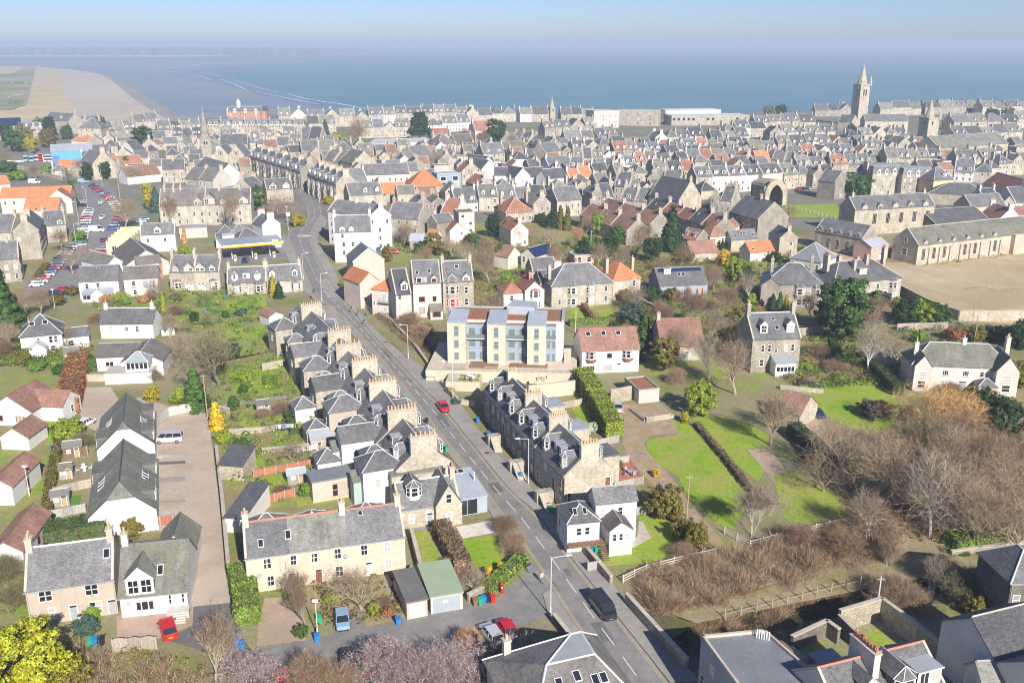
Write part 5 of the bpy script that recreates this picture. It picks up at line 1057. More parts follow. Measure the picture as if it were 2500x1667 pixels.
tt=thing('price_totem','tall white petrol price totem beside the shop','sign',at(679,600));s=MB();s.box(-.9,.9,-.15,.15,0,5.5);s.build('board',MT['paint_white'],tt,uv=False);shell_sign(tt,0,-.16,4.5,.75)
h=H((815,567),(908,564),10.0,(526,),wall='white',roof='slate',dm=[('wg',.22,1.7,1),('wg',.46,1.7,1)],wl=[(.22,8.0,.95,1.5),(.46,8.0,.95,1.5),(.24,5.2,.95,1.5),(.48,5.2,.95,1.5),(.24,2.4,.95,1.5)],wlf=(4,3),lab='white four-storey flats on the corner, front with two small gables',cat='flats',name='white_flats',ch=[(0,2,.5,2.0),(1,2,.5,2.0)],chm='white',ridge='lead_white')
h=H((903,529),(955,526),12.0,13,rt='y',wall='white',roof='slate',ch=[(.02,2,.5,1.6)],wl=[(.10,9.4,.8,1.4),(.42,9.4,.9,1.4),(.80,9.4,.9,1.4),(.45,6.6,.9,1.4),(.80,6.6,.9,1.4),(.45,3.8,.9,1.4),(.82,3.8,.9,1.4),(.45,1.0,1.1,1.4),(.82,1.0,1.1,1.4),(.43,12.6,.4,1.2)],lab='white four-storey gable of the corner flats above the small car park',cat='flats',name='white_flats',chm='white')
h=H((800,515),(905,530),11.5,8,wall='white',roof='slate',w=(6,4),ch=[(0,2),(.5,2)],lab='white rear range of the corner flats behind the front gables',cat='flats',name='white_flats',chm='white',fl=2.7)
h=H((862,640),(938,634),7.5,10,rt='y',wall='pink',roof='slate',lab='pink gabled flats with slate roof below the white corner flats',cat='flats',name='pink_flats',pitch=38,wr=(2,2))
h=H((878,692),(925,684),7.0,9,rt='y',wall='pink',roof='pantile',wl=[(.25,4.6,.7,1.4),(.25,1.6,.7,1.4)],lab='pink house with orange pantiled gable below the pink flats',skew=False,ridge='pantile',pitch=40)
h=H((907,704),(962,710),7.2,8,rt='h',wall='pink_pale',roof='pantile',wl=[(.55,4.3,1.3,1.9,'c'),(.55,1.2,1.8,1.5,'t'),(.1,3.0,.5,.8)],lab='pale pink house with many-sided orange roof and balcony',ridge='pantile',lines='red_ridge',pitch=34)
L,D,eh,rh,k=p_info[h.name];s=MB();s.box(L*.38,L*.85,-1.2,0,4.0,4.15,0,True);s.build('balcony',MT['concrete'],h);[(lambda x:(lambda s:(s.box(x-.03,x+.03,-1.2,-1.14,4.15,5.1),s.build('baluster',MT['metal'],h,uv=False)))(MB()))(x)for x in np.linspace(L*.38+.1,L*.85-.1,9)]
h=H((966,719),(1004,716),7.8,(657,),wall='pink_pale',roof='slate_dark',dm=[('g',.6,1.7,1,.8,1.6)],w=(2,3),lab='narrow pale house with dark slate roof and one dormer',wsz=(.9,1.4))
h=H((1008,692),(1077,689),9.2,(636,),wall='pink_pale',roof='slate',rl=[(.18,.45,.8,1.3),(.62,.5,.8,1.3)],dm=[('wg',.75,1.6,1),('b',.30,2.6,2,.0,1.4)],wl=[(.30,4.2,1.6,1.4,'t'),(.75,4.2,1.0,1.4),(.30,1.2,1.4,1.6,'t')],frame='paint_brown',lab='pale four-storey house with maroon windows and lead box dormer',wk='c')
L,D,eh,rh,k=p_info[h.name];wing(h,L*.56,-2.6,L*.44,2.7,2.3,3.6,rt='s',wall='pink_pale',roof='slate_green',pre='porch',wins=[('f',.5,.7,2.2,1.4)],frame='paint_brown')
h=H((1081,688),(1156,685),8.6,(637,),wall='stone',roof='slate',ch=[(0,2),(1,2)],rl=[(.50,.7,1.2,1.0)],dm=[('g',.76,1.9,1,.0,1.0)],wl=[(.76,5.2,.9,1.9),(.76,2.0,1.0,1.9)],lab='tall stone house with two-storey bay, turret roof and red curtains',ridge='lead_white',wr=(2,2))
L,D,eh,rh,k=p_info[h.name];b_=put_bay(h,L*.30,0,3.4,8.4,'stone',True,0,'slate');
for f,z in((0,2.0),(1,5.4)):
 g_='lamp_red' if f==0 else 'glass'
 put_window(b_,0,-.78,z,1.35,2.1,'f','s','paint_white',True,g_);[put_window(b_,q*1.34,-.39,z,.8,2.1,q*math.pi/4,'s','paint_white',True,g_)for q in(-1,1)]
put_dormer(h,'c',L*.30,.2,8.6,k,3.6,.2,False,'slate','stone','slate',0,wh=.1)
h=H((1282,710),(1329,707),5.8,9,rt='y',wall='white',roof='tile_red',skew=False,lab='white house with red tiled gable and tall bay window',ridge='tile_red',pitch=42,ch=[(.45,2,.5,1.4)],chm='brick_red',pot='pot_red')
L,D,eh,rh,k=p_info[h.name];put_bay(h,L*.52,0,3.0,5.4,'white',True,2,'tile_red',z0=.3);wing(h,-5.5,1.5,5.6,7.0,5.0,rt='h',wall='white',roof='tile_red',ridge='tile_red',wins=[('f',.4,2.9,.9,1.5)]);s=MB();s.box(.5,L-.5,-1.1,0,-.1,.9);s.build('plinth',MT['brick_red'],h)
h=H((1347,698),(1496,688),6.2,(643,),rt='h',wall='stone',roof='slate',ch=[(.02,2,.35,1.8),(.5,2,.55,1.2),(.98,2,.4,2.0)],wl=[(.13,3.7,.8,1.6),(.89,3.7,.8,1.6),(.13,.9,.8,1.4),(.89,.9,.8,1.5)],bay=[(.34,2.9,6.0,2),(.64,2.9,6.0,2)],pot='pot_red',lab='large stone house with hipped slate roof and four bay windows',wlf=(4,2))
L,D,eh,rh,k=p_info[h.name];wing(h,-1.0,D-3,9,6.5,5.5,rt='g',wall='stone',roof='slate');put_chimney(h,5.5,D+2.0,5.5,10.0,4,'x','white','pot_red')
h=H((1497,684),(1564,677),5.8,(631,),rt='h',wall='stone_warm',roof='pantile',ch=[(0,2,.5,1.2),(1,1,.4,1.8)],wl=[(.22,3.4,1.2,1.5,'q'),(.22,.7,1.2,1.5,'q')],bay=[(.72,2.4,5.6,2)],lab='stone house with bright orange tiled hipped roof',lines='pantile')
h=H((1611,698),(1728,693),3.8,(654,),wall='blue_grey',roof='slate',skew=False,dm=[('b',.22,2.0,1,3.2,1.5)],rl=[(.46,.60,1.0,1.2),(.55,.60,1.0,1.2)],lab='modern slate barn-like house with a strip of solar panels',wl=[(.12,.3,1.0,1.8)],pitch=36)
L,D,eh,rh,k=p_info[h.name];sl=math.atan(k)
for i in range(9):s=MB();s.box(-.95,.95,-.62,.62,0,.06);s.build('solar_panel',MT['solar'],h,uv=False,loc=(1.3+i*(L-2.6)/8,D/2*.86,eh+D/2*.86*k+.18),rot=(sl,0,0),sc=((L-2.6)/8/2.0,1,1))
for f in(.58,.84):
 put_window(h,L*f,0,.3,1.3,2.3,'f','p','orange_paint')
 for q in(-1,1):s=MB();s.box(-.05,.05,-.6,0,.3,2.6);s.build('shutter',MT['orange_paint'],h,uv=False,loc=(L*f+q*.75,0,0))
def lot(*a):
 for q in a:H(*q[:4],**q[4])
lot(((1098,563),(1137,560),5.0,13,dict(rt='y',wall='white',roof='tile_red',lab='white gabled cottage with red tiles and glazed porch beside a blue tarpaulin',skew=False,wl=[(.25,3.2,.7,1.0),(.75,3.2,.7,1.0)],ridge='tile_red')),((1120,521),(1158,519),8.2,8,dict(rt='f',wall='cream',roof='felt',w=(2,3),lab='cream flat-roofed three-storey block above the blue tarpaulin',cat='flats',wsz=(1.3,1.2))),((1247,563),(1290,560),5.8,12,dict(rt='y',wall='pink_pale',roof='tile_red',lab='pale gabled house with long red tiled roof above the orange-lit shrubs',skew=False,wl=[(.22,3.2,.8,1.4),(.78,3.2,.8,1.4),(.8,.7,.8,1.3)],ch=[(.02,2)],chm='white',ridge='tile_red')),((1272,620),(1308,626),5.0,9,dict(rt='y',wall='cream',roof='solar',lab='cream gabled house with dark blue solar roof among the trees',skew=False,wl=[(.2,2.6,1.0,1.8)],pitch=36)),((1240,628),(1272,620),4.2,6,dict(rt='y',wall='cream',roof='tile_brown',lab='low cream wing with brown roof beside the solar-roofed gable',skew=False,name='house_wing',cat='house')),((1300,662),(1360,658),3.6,7,dict(wall='stone',roof='slate',lab='low grey roof behind the large stone hipped house',ch=[],cat='outbuilding',name='outbuilding')),((1403,626),(1450,623),3.0,6,dict(rt='f',wall='brick_pink',roof='lead',lab='small flat-roofed brick studio above the stone hipped house',cat='studio',name='studio',w=(2,1),wsz=(1.5,1.7))),((1000,588),(1048,588),3.0,7,dict(wall='boards_grey',roof='zinc',lab='open timber shelter with grey sheet roof beside the orange lean-to',cat='shelter',name='shelter',skew=False,pitch=26)),((1040,578),(1064,580),3.0,5,dict(wall='white',roof='pantile',lab='small orange-tiled lean-to right of the grey shelter',cat='outbuilding',name='outbuilding',skew=False)),((1042,540),(1066,545),7.5,8,dict(rt='y',wall='stone_grey',roof='slate',lab='narrow grey gabled tower house above the grey shelter')),((945,531),(1022,536),8.5,11,dict(wall='stone',roof='slate',w=(4,3),lab='broad stone house right of the white corner flats',ch=[(0,2),(1,2)])),((1687,618),(1752,615),3.0,(588,),dict(wall='stone_warm',roof='tile_brown',lab='long low brown-tiled cottage beside the tall dark fir',skew=False,ridge='tile_brown')),((1734,577),(1776,574),5.0,8,dict(rt='h',wall='cream',roof='tile_brown',lab='cream house with brown hipped roof above the long low cottage',w=(2,1),zs=2.6,lines='tile_brown')),((1756,556),(1790,559),4.5,9,dict(rt='y',wall='white',roof='tile_brown',lab='bright white gable with brown roof beside the dark stone hall',skew=False)),((1786,586),(1850,582),4.0,(562,),dict(wall='stone_warm',roof='slate',lab='stone cottage with grey roof and four skylights',skew=False,rl=[(.2,.4,1,1),(.45,.6,1,1),(.55,.6,1,1),(.85,.4,1,1)])),((1832,617),(1891,612),3.0,(590,),dict(wall='white',roof='pantile',lab='low white cottage with vivid orange roof behind the yellow bush',skew=False,ridge='pantile',rl=[(.15,.3,1,.8)])),((1904,583),(1948,582),6.0,10,dict(rt='y',wall='stone_warm',roof='slate_dark',ch=[(.03,2)],lab='stone gabled house below the dark stone hall',wl=[(.65,3.6,.9,1.4),(.65,1.0,.9,1.3)])),((1780,516),(1851,536),8.0,13,dict(wall='stone_grey',roof='slate',w=(5,1),zs=3.4,wsz=(1.3,3.4),lab='dark stone hall with five tall windows and broad sunlit gable',cat='hall',name='hall',ch=[(.55,2)])),((1662,580),(1700,588),4.0,7,dict(wall='stone_grey',roof='tile_red',lab='low red-tiled house with blue dormers beside the tall dark fir',dm=[('b',.25,1.5,1),('b',.75,1.5,1)])),((1930,628),(2005,640),3.6,11,dict(rt='h',wall='harl_grey',roof='zinc_dark',w=(4,1),lab='low grey house with solar panels behind the two stone villas')),((2128,604),(2170,597),4.6,7,dict(wall='brick_pink',roof='zinc',lab='small brick garage with white door beside the school range',cat='garage',name='garage',wl=[(.2,3.2,.7,.8),(.5,3.2,.7,.8),(.8,3.2,.7,.8)],doors=[(.62,.02,'paint_white',3.0)],skew=False,pitch=26)))
h=H((1868,690),(2012,697),6.4,12,rt='h',wall='stone_grey',roof='slate',ch=[(.12,2,.45,1.6),(.5,4,.7,1.4),(.8,2,.5,2.2)],bay=[(.60,3.0,6.0,2),(.90,2.6,6.0,2)],wl=[(.75,3.6,1.0,1.7),(.75,.8,1.0,1.7)],wlf=(3,2),lab='left stone villa of the hipped pair below the dry field',pitch=36)
L,D,eh,rh,k=p_info[h.name];wing(h,-1.0,-1.5,5.0,9.0,6.0,rt='y',wall='stone_grey',roof='slate',wins=[('l',.3,3.4,.9,1.8),('l',.6,3.4,.9,1.8)])
h=H((2035,694),(2202,677),6.4,12,rt='h',wall='stone',roof='slate',ch=[(.08,4,.5,2.4),(.30,2,.6,2.2),(.40,2,.3,2.4),(.62,2,.4,2.6),(.66,2,.8,2.6),(.92,2,.5,3.0)],dm=[('b',.48,2.4,2,1.8,1.5)],bay=[(.88,2.8,6.0,2)],wl=[(.65,3.7,1.0,1.6),(.42,3.7,1.0,1.6),(.65,.9,1.0,1.6),(.42,.9,1.0,1.6),(.2,3.7,.9,1.6)],pot='pot_red',lab='right stone villa of the hipped pair with many tall chimneys',pitch=36)
h=H((2242,599),(2530,566),6.5,(542,),wall='stone_warm',roof='slate_green',dm=[('wg',.06+i*.115,1.6,1,.0,.6)for i in range(6)],lab='long cream stone school range with six small gables facing the dry field',cat='school',name='school_range',ridge='cope',wlf=[(.5,2.4,2.2,2.2),(.5,6.6,1.3,1.6)])
L,D,eh,rh,k=p_info[h.name]
for i in range(8):put_window(h,L*(.05+i*.085),0,1.2,1.7,4.2,'f','t','cope');s=MB();s.box(-.25,.25,-.45,0,-.1,5.2);s.build('buttress',MT['stone_warm'],h,loc=(L*(.092+i*.085),0,0))
s=MB();s.box(L*.78,L*.98,-1.6,-.0,-.1,6.6);s.build('infill_wall',MT['brick_pink'],h)
h=H((1990,562),(2106,583),6.2,8.5,wall='stone_grey',roof='slate',dm=[('wg',.1+i*.2,1.7,1,.0,.8)for i in range(5)],lab='dark school range with five gablets behind the brick garage',cat='school',name='school_range',wr=[(.5,4.6,1.2,1.4)],w=(5,1),zs=.8,wsz=(1.6,3.8),wk='t',frame='cope')
h=H((2088,513),(2283,502),9.5,(476,),wall='stone_warm',roof='slate',dm=[('wg',.12+i*.19,2.4,1,.0,.9)for i in range(5)],lab='tall cream school hall with ornate gables behind the ranges',cat='school',name='school_hall',w=(6,1),zs=3.6,wsz=(2.0,4.4),wk='t',frame='cope',ch=[(.05,1),(.5,1),(.95,1)])
h=H((2282,545),(2415,535),4.0,16,wall='rubble_dark',roof='slate_dark',lab='wide dark low roof right of the tall school hall',cat='hall',name='hall',pitch=24)
h=H((2370,505),(2455,500),6.0,9,wall='ochre',roof='slate',lab='ochre house behind the wide dark roof',w=(4,2))
row([(1416,524),(1530,564)],3,5.2,8.0,'in the brown-tiled terrace descending to the gardens',('stone_grey',),('tile_red','tile_brown'),2,'',1,.2,3,group='brown-tiled terraces')
row([(1580,505),(1640,522),(1742,560)],5,5.2,8.0,'in the second tiled terrace beside the fir',('stone_grey',),('tile_red','tile_red','slate_dark'),2,'',2,.2,3,group='brown-tiled terraces')
row([(1462,505),(1588,548)],3,5.2,8.0,'in the rear tiled terrace above the first',('stone_grey',),('tile_red','tile_brown'),2,'',3,.2,3,group='brown-tiled terraces')
# ---- the old town towards the sea
ST=('stone','stone_grey','stone_warm');SL=('slate','slate','slate_dark','slate_green','slate_pale')
MX=('stone','white','stone_grey','cream','stone_warm');RM=('slate','slate_dark','tile_red','slate','slate_green')
def hip_box(p,nm,L,D,z0,z1,mat,x=0,y=0,parent=None):s=MB();s.box(x,x+L,y,y+D,z0,z1,0,True);return s.build(nm,MT[mat],p)
h=H((124,371),(221,367),7.5,(352,),wall='steel_blue',roof='zinc',skew=False,pitch=16,lab='bright blue bus depot shed with grey sheet roof',cat='depot',name='bus_depot',doors=[],ridge='zinc');L,D,eh,rh,k=p_info[h.name];s=MB();s.box(L*.02,L*.2,-.06,0,0,5.2);s.build('shed_door',MT['paint_blue'],h)
h=H((0,484),(172,478),6.5,(457,),wall='cream',roof='pantile',skew=False,w=(8,1),zs=3.6,lab='long cream building with orange tiled roof at the left edge',cat='school',name='orange_school',ridge='pantile',pitch=32);L,D,eh,rh,k=p_info[h.name];wing(h,L*.68,-6,10,8,6.0,rt='y',wall='cream',roof='tile_red',ridge='lead_white');
h=H((57,514),(141,512),6.0,(484,),wall='cream',roof='pantile',skew=False,lab='lower bright orange roof in front of the long cream building',cat='school',name='orange_school',ridge='pantile',rl=[(.37,.08,1.2,.8),(.62,.08,1.2,.8)],pitch=36)
h=H((-20,452),(24,448),8,9,wall='cream',roof='pantile',skew=False,lab='small orange roof at the left edge above the long cream building',pitch=34)
lot(((145,411),(188,409),3.2,9,dict(wall='white',roof='pantile',skew=False,w=(4,1),lab='white bungalow with orange roof below the blue depot',wr=(2,1))),((226,402),(281,397),8.0,16,dict(rt='y',wall='stone_warm',roof='slate',ch=[(.02,5,.5,2)],lab='tall blank stone gable above the end of the car park',pitch=45)),((174,344),(222,346),3.5,9,dict(rt='h',wall='white',roof='pantile',lab='white house with orange hipped roof above the blue depot')),((190,313),(246,313),12,14,dict(rt='h',wall='stone_warm',roof='slate',w=(4,4),ch=[(.2,4),(.8,4)],lab='tall stone mansion with many chimneys left of the round tree',cat='mansion',fl=2.9)),((-5,308),(54,306),10,12,dict(wall='yellow',roof='solar',w=(6,3),lab='yellow flats with dark panels at the left edge below the dunes',cat='flats')),((56,309),(106,306),10,12,dict(rt='m',rh=12,wall='stone',roof='slate',w=(6,3),dm=[('g',.17),('g',.5),('g',.83)],lab='stone mansard flats beside the pine below the dunes',cat='flats')),((108,292),(168,296),10,12,dict(wall='stone',roof='slate',w=(5,3),ch=[(1,3,.5,3)],lab='stone house with tall chimney below the dune grass')),((290,369),(332,372),5,8,dict(rt='y',wall='white',roof='slate_dark',skew=False,lab='small white gabled house beside the dark round tree')),((265,402),(345,398),3.2,9,dict(wall='white',roof='tile_red',skew=False,lab='low white range with red roof between the small dark trees')),((310,432),(392,424),4.0,10,dict(rt='g',wall='white',roof='tile_brown',skew=False,lab='white hall with brown roof behind the long stone institute')),((395,414),(452,412),7,10,dict(wall='stone',roof='slate',w=(3,2),ch=[(.5,4)],lab='stone house with bay and wide chimney left of the white hall gable')),((388,503),(500,500),8,(461,),dict(wall='stone',roof='slate_brown',w=(6,2),dm=[('wg',.15,3.4,2,.0,1.4),('wg',.85,3.0,2,.0,1.4)],ch=[(.1,5),(.3,6),(.45,3)],lab='left half of the long stone institute with pointed gables',cat='institute',name='stone_institute')),((500,500),(612,497),8,(460,),dict(wall='stone',roof='slate_brown',w=(6,2),dm=[('wg',.1,4.2,2,.0,2.2),('wg',.4,2.4,1,.0,1.2),('wg',.85,3.4,2,.0,1.4)],ch=[(.3,4),(.75,4)],lab='right half of the long stone institute with curved central gable',cat='institute',name='stone_institute')),((650,463),(715,459),6.5,9,dict(wall='stone',roof='slate',w=(4,1),dm=[('wg',.25,3.2,1,.0,1.4),('wg',.75,3.2,1,.0,1.4)],lab='stone pair with two pointed gables beside the round green tree',ch=[(1,4)])),((478,408),(534,426),6,11,dict(wall='white',roof='slate',skew=False,w=(6,1),zs=1.5,lab='long white hall with bright gable below the twin-gabled church',cat='hall')),((536,352),(604,351),9,12,dict(wall='stone',roof='slate',w=(2,1),zs=2,wsz=(2.4,3.6),lab='church nave behind the two rose-window gables',cat='church',name='church_nave',near=False)))
def rose(p,x,y,z,r):
 s=MB();s.poly([(x+r*math.cos(t),y,z+r*math.sin(t))for t in np.linspace(0,2*math.pi,20,endpoint=False)]);o=s.build('rose_window',MT['stone_cream'],p)
 for i in range(8):t=i*math.pi/4;s=MB();s.poly([(x+r*.62*math.cos(t)+r*.17*math.cos(u),y-.03,z+r*.62*math.sin(t)+r*.17*math.sin(u))for u in np.linspace(0,2*math.pi,8,endpoint=False)]);s.build('pane',MT['glass_dark'],o,uv=False)
 s=MB();s.poly([(x+r*.3*math.cos(u),y-.03,z+r*.3*math.sin(u))for u in np.linspace(0,2*math.pi,10,endpoint=False)]);s.build('pane',MT['glass_dark'],o,uv=False)
for A,B,lab in[((521,379),(557,379),'left rose-window gable of the church beside its spire'),((558,379),(596,379),'right rose-window gable of the church')]:
 h=H(A,B,8,14,rt='y',wall='stone_warm',roof='slate',lab=lab,cat='church',name='church_gable',near=False,pitch=50);L,D,eh,rh,k=p_info[h.name];rose(h,L/2,-.05,9.0,L*.24)
 for i in range(3):put_window(h,L*(.3+.2*i),0,1.5,1.0,2.6,near=False,kind='p')
def spire(name,base,w,hh,sh,lab,ang=TA,wall='stone_warm',lou=2,parapet=False,sw=.92,pinn=0):
 p=thing(name,lab,'tower',(*base[:2],0),ang);s=MB();s.box(-w/2,w/2,-w/2,w/2,-.3,hh);s.build('shaft',MT[wall],p)
 s=MB();s.box(-w*.54,w*.54,-w*.54,w*.54,hh,hh+1.2,0,True);s.build('parapet',MT[wall],p)
 s=MB();r=w/2*sw;s.lathe([(r,hh+1.2),(r*.5,hh+1.2+sh*.52),(.12,hh+1.2+sh),(.02,hh+1.3+sh)],8);s.build('spire',MT[wall],p)
 for fc in(0,math.pi/2,-math.pi/2):
  for i in range(lou):x=(i-(lou-1)/2)*w*.24;put_window(p,w/2*math.sin(fc)+x*math.cos(fc),-w/2*math.cos(fc)+x*math.sin(fc),hh*.72,w*.16,hh*.2,fc,'p','cope',False)
 for i in range(3):s=MB();s.box(-w*.51,w*.51,-w*.51,w*.51,0,.3,0,True);s.build('string_course',MT['cope'],p,loc=(0,0,hh*(.3+.22*i)))
 if pinn:s=MB();s.lathe([(w*.11,0),(w*.11,sh*.25),(.05,sh*.55)],6);s.build('turret',MT[wall],p,loc=(w*.5,-w*.5,hh-.5))
 s=MB();s.bar((0,0,hh+sh),(0,0,hh+sh+2.6),.12,0,4);s.build('finial',MT['metal'],p,uv=False)
 return p
spire('church_spire',at(506,397),6.0,14,17,'grey church steeple with slender spire in front of the beach',wall='stone_grey')
spire('college_tower',at(2094,306),9.6,33,16,'tall square stone tower with short spire against the sea',wall='stone_warm',pinn=1,sw=.86)
spire('parish_tower',at(2262,346),9.5,16,12.5,'lower square church tower with stone spire and turret',wall='stone_warm',pinn=1,sw=.7)
spire('small_spire',at(1347,292),5.0,10,9,'small pointed church spire near the middle of the shore',wall='stone')
h=H((556,272),(642,272),14,18,rt='m',rh=17.5,wall='brick_red',roof='slate',w=(7,4),wsz=(1.4,2.0),fl=3.1,dm=[('g',.2,2.4),('g',.5,2.4),('g',.8,2.4)],lab='red brick hotel with white domes on the shore',cat='hotel',name='red_hotel',near=False);L,D,eh,rh,k=p_info[h.name]
for x,r,z in((L*.3,1.8,16.6),(-.5,1.2,10)):s=MB();s.lathe([(r,0),(r,3),(r*1.15,3.2),(r*.95,5),(r*.5,6.2),(.3,6.8),(.1,7.4)],12,(x,2));s.build('dome',MT['membrane'],h,loc=(0,0,z),smooth=False)
s=MB();s.lathe([(2.6,0),(2.6,14)],10,(L,1));s.build('turret',MT['brick_red'],h)
lot(((1511,270),(1608,272),12.5,14,dict(rt='f',wall='stone_warm',roof='lead',wl=[(f,z,2.2,1.6,'c')for f in(.2,.5,.8)for z in(1.5,4.7,7.9)],lab='pale flat-topped block with three columns of windows on the shore',cat='block',name='flat_block')),((1450,272),(1512,270),14,14,dict(rt='f',wall='harl_grey',roof='zinc',w=(4,4),lab='grey flat-topped block left of the pale block on the shore',cat='block',name='flat_block')),((1640,284),(1830,282),8,22,dict(rt='f',wall='stone',roof='membrane',w=(16,1),zs=4.2,wsz=(2.6,2.2),wk='p',lab='long low library with white flat roof near the shore',frame='paint_grey',cat='library',name='library')),((1625,270),(1760,268),8,16,dict(rt='f',wall='white',roof='membrane',lab='white terraced roof behind the long low library',cat='library',name='library')),((898,352),(960,352),6,30,dict(rt='f',wall='zinc_dark',roof='membrane',lab='dark modern hall with white flat roof beside the big bare tree',cat='hall')),((962,350),(1068,346),5.5,26,dict(rt='f',wall='white',roof='membrane',lab='white flat-roofed modern hall left of the cedar',cat='hall')),((1000,454),(1082,451),5,14,dict(rt='h',wall='stone_grey',roof='pantile',lab='large orange hipped roof in the middle of the town',lines='pantile')),((935,472),(990,470),4,9,dict(wall='stone',roof='pantile',skew=False,lab='orange sloping roof left of the large orange hipped roof')),((1067,426),(1126,423),7,9,dict(rt='f',wall='cladding_blue',roof='zinc',w=(2,2),wsz=(3.2,2.0),wk='p',lab='blue glazed flat-roofed house right of the large orange roof')),((888,428),(1000,424),7,(400,),dict(wall='pink_pale',roof='slate',w=(8,2),rl=[(.15+.14*i,.5,1,1)for i in range(6)],lab='long pale pink flats with six skylights',cat='flats')),((860,400),(919,396),7,18,dict(rt='y',wall='stone_warm',roof='slate_green',wl=[(.45,2,1.2,3),(.7,2,1.2,3)],lab='stone church hall gable with two arched windows',cat='hall',pitch=40)),((852,478),(935,473),8,10,dict(wall='stone',roof='slate',w=(5,2),dm=[('g',.5),('g',.85)],ch=[(1,3)],lab='stone house with pointed corner turret behind the white flats')),(None,None,7.5,18,dict(rt='y',world=(at(1658,490,7.5)-Vector((0,0,7.5)),TA+.25,12.5),wall='stone_warm',roof='slate_dark',lab='dark chapel with sunlit gable and round rose window',cat='chapel',name='chapel',ch=[(.03,2)],pitch=50)),((1700,432),(1740,430),9,9,dict(wall='stone',roof='slate',w=(3,3),dm=[('b',.3,2.2,2),('b',.75,2.2,2)],ch=[(0,3),(1,3)],lab='stone house left of the white shops behind the ruin')),((2112,296),(2218,296),9,11,dict(wall='stone_warm',roof='slate',w=(6,1),zs=2,wsz=(1.6,4.5),wk='p',lab='long chapel with buttresses right of the tall square tower',cat='chapel',name='chapel')),((2046,296),(2080,298),7,11,dict(wall='stone_warm',roof='slate',w=(3,1),zs=2,lab='gabled range left of the tall square tower',cat='college')),((2292,363),(2462,350),8,17,dict(wall='stone_warm',roof='slate_pale',w=(6,1),zs=1.5,wsz=(1.8,4.2),wk='p',lab='long nave roof right of the lower church tower',cat='church',name='church_nave',pitch=36)),((2131,424),(2204,420),11,11,dict(rt='m',rh=14,wall='stone',roof='slate_brown',w=(4,3),fl=3.2,dm=[('g',.2,1.8),('g',.45,1.8),('g',.72,1.8),('g',.93,1.4)],ch=[(0,6)],lab='four-storey stone block with mansard dormers above the green trees',cat='block',name='town_block')),((2204,426),(2278,425),10.5,11,dict(rt='m',rh=13,wall='stone_grey',roof='slate',w=(5,3),fl=3.0,dm=[('g',.2,1.8),('g',.5,1.8),('g',.8,1.8)],lab='dark stone mansard block beside the ochre house',cat='block',name='town_block')),((2280,440),(2328,437),9,9,dict(rt='h',wall='ochre',roof='slate',w=(2,2),zs=2,dm=[('b',.6,2.4,2)],lab='bright ochre corner house with hipped slate roof',pitch=48)),((2400,448),(2470,470),4,12,dict(wall='white',roof='tile_red',skew=False,lab='red-roofed white house at the right edge')),((2270,470),(2410,478),5,14,dict(rt='h',wall='stone',roof='slate',lab='broad low grey roof below the bright ochre house',pitch=28)),((2040,445),(2070,440),8,9,dict(rt='y',wall='stone_grey',roof='slate',wr=(2,2),lab='dark gabled house left of the green tree above the school',w=(1,2))))
h=H((1737,430),(1780,429),8,9,wall='white',roof='slate',w=(3,2),dm=[('b',.3,2,1),('b',.75,2,1)],ch=[(1,2)],lab='white shop with black ground floor behind the ruin, leftmost',near=False)
h=H((1780,429),(1822,427),8,9,wall='white',roof='slate',w=(3,2),dm=[('g',.3),('g',.75)],ch=[(1,2)],lab='white shop with two pointed dormers behind the ruin, second',near=False)
h=H((1822,427),(1862,424),8,9,wall='white',roof='slate_dark',w=(3,2),dm=[('b',.3,2,1),('b',.75,2,1)],ch=[(1,3)],lab='white shop with dark box dormers behind the ruin, third',near=False)
h=H((1862,424),(1912,420),8.5,9,wall='cream',roof='slate',w=(4,2),dm=[('wg',.25,2.2,1),('wg',.6,2.2,1)],ch=[(1,3)],lab='cream shop with twin gables behind the ruined arch',near=False)
ru=thing('ruined_chapel','ruined stone chapel with tall pointed open arch on the lawn','ruin',(*at(1893,503)[:2],0),TA)
s=MB();W2,HH=6.0,10.5
arch=[(-3.4,0)]+[(-3.4+6.8*(1-math.cos(t))/2*1.0 if False else x,z)for x,z in[(-3.4,4.5),(-2.9,6.3),(-1.9,7.8),(-.8,8.8),(0,9.3),(.8,8.8),(1.9,7.8),(2.9,6.3),(3.4,4.5)]]+[(3.4,0)]
out=[(-5.6,0),(-5.6,6.0),(-4.6,8.6),(-2.8,10.6),(-1.0,11.5),(0,11.6),(1.0,11.5),(2.8,10.6),(4.6,8.6),(5.6,6.0),(5.6,0)]
for i in range(len(arch)-1):
 a,b,c_,d_=arch[i],arch[i+1],out[i+1],out[i]
 s.poly([(a[0],0,a[1]),(d_[0],0,d_[1]),(c_[0],0,c_[1]),(b[0],0,b[1])][::-1]);s.poly([(a[0],1.2,a[1]),(d_[0],1.2,d_[1]),(c_[0],1.2,c_[1]),(b[0],1.2,b[1])])
 s.poly([(a[0],0,a[1]),(b[0],0,b[1]),(b[0],1.2,b[1]),(a[0],1.2,a[1])][::-1]);s.poly([(d_[0],0,d_[1]),(c_[0],0,c_[1]),(c_[0],1.2,c_[1]),(d_[0],1.2,d_[1])])
s.build('arch',MT['stone_warm'],ru)
s=MB();s.box(-5.6,-4.4,1.2,11,-.2,8.5);s.build('side_wall',MT['stone_grey'],ru);s=MB();s.box(4.4,5.6,1.2,11,-.2,8.5);s.build('side_wall',MT['stone_grey'],ru);s=MB();s.box(-5.6,5.6,10,11.2,-.2,9.0);s.build('end_wall',MT['stone_grey'],ru)
s=MB()
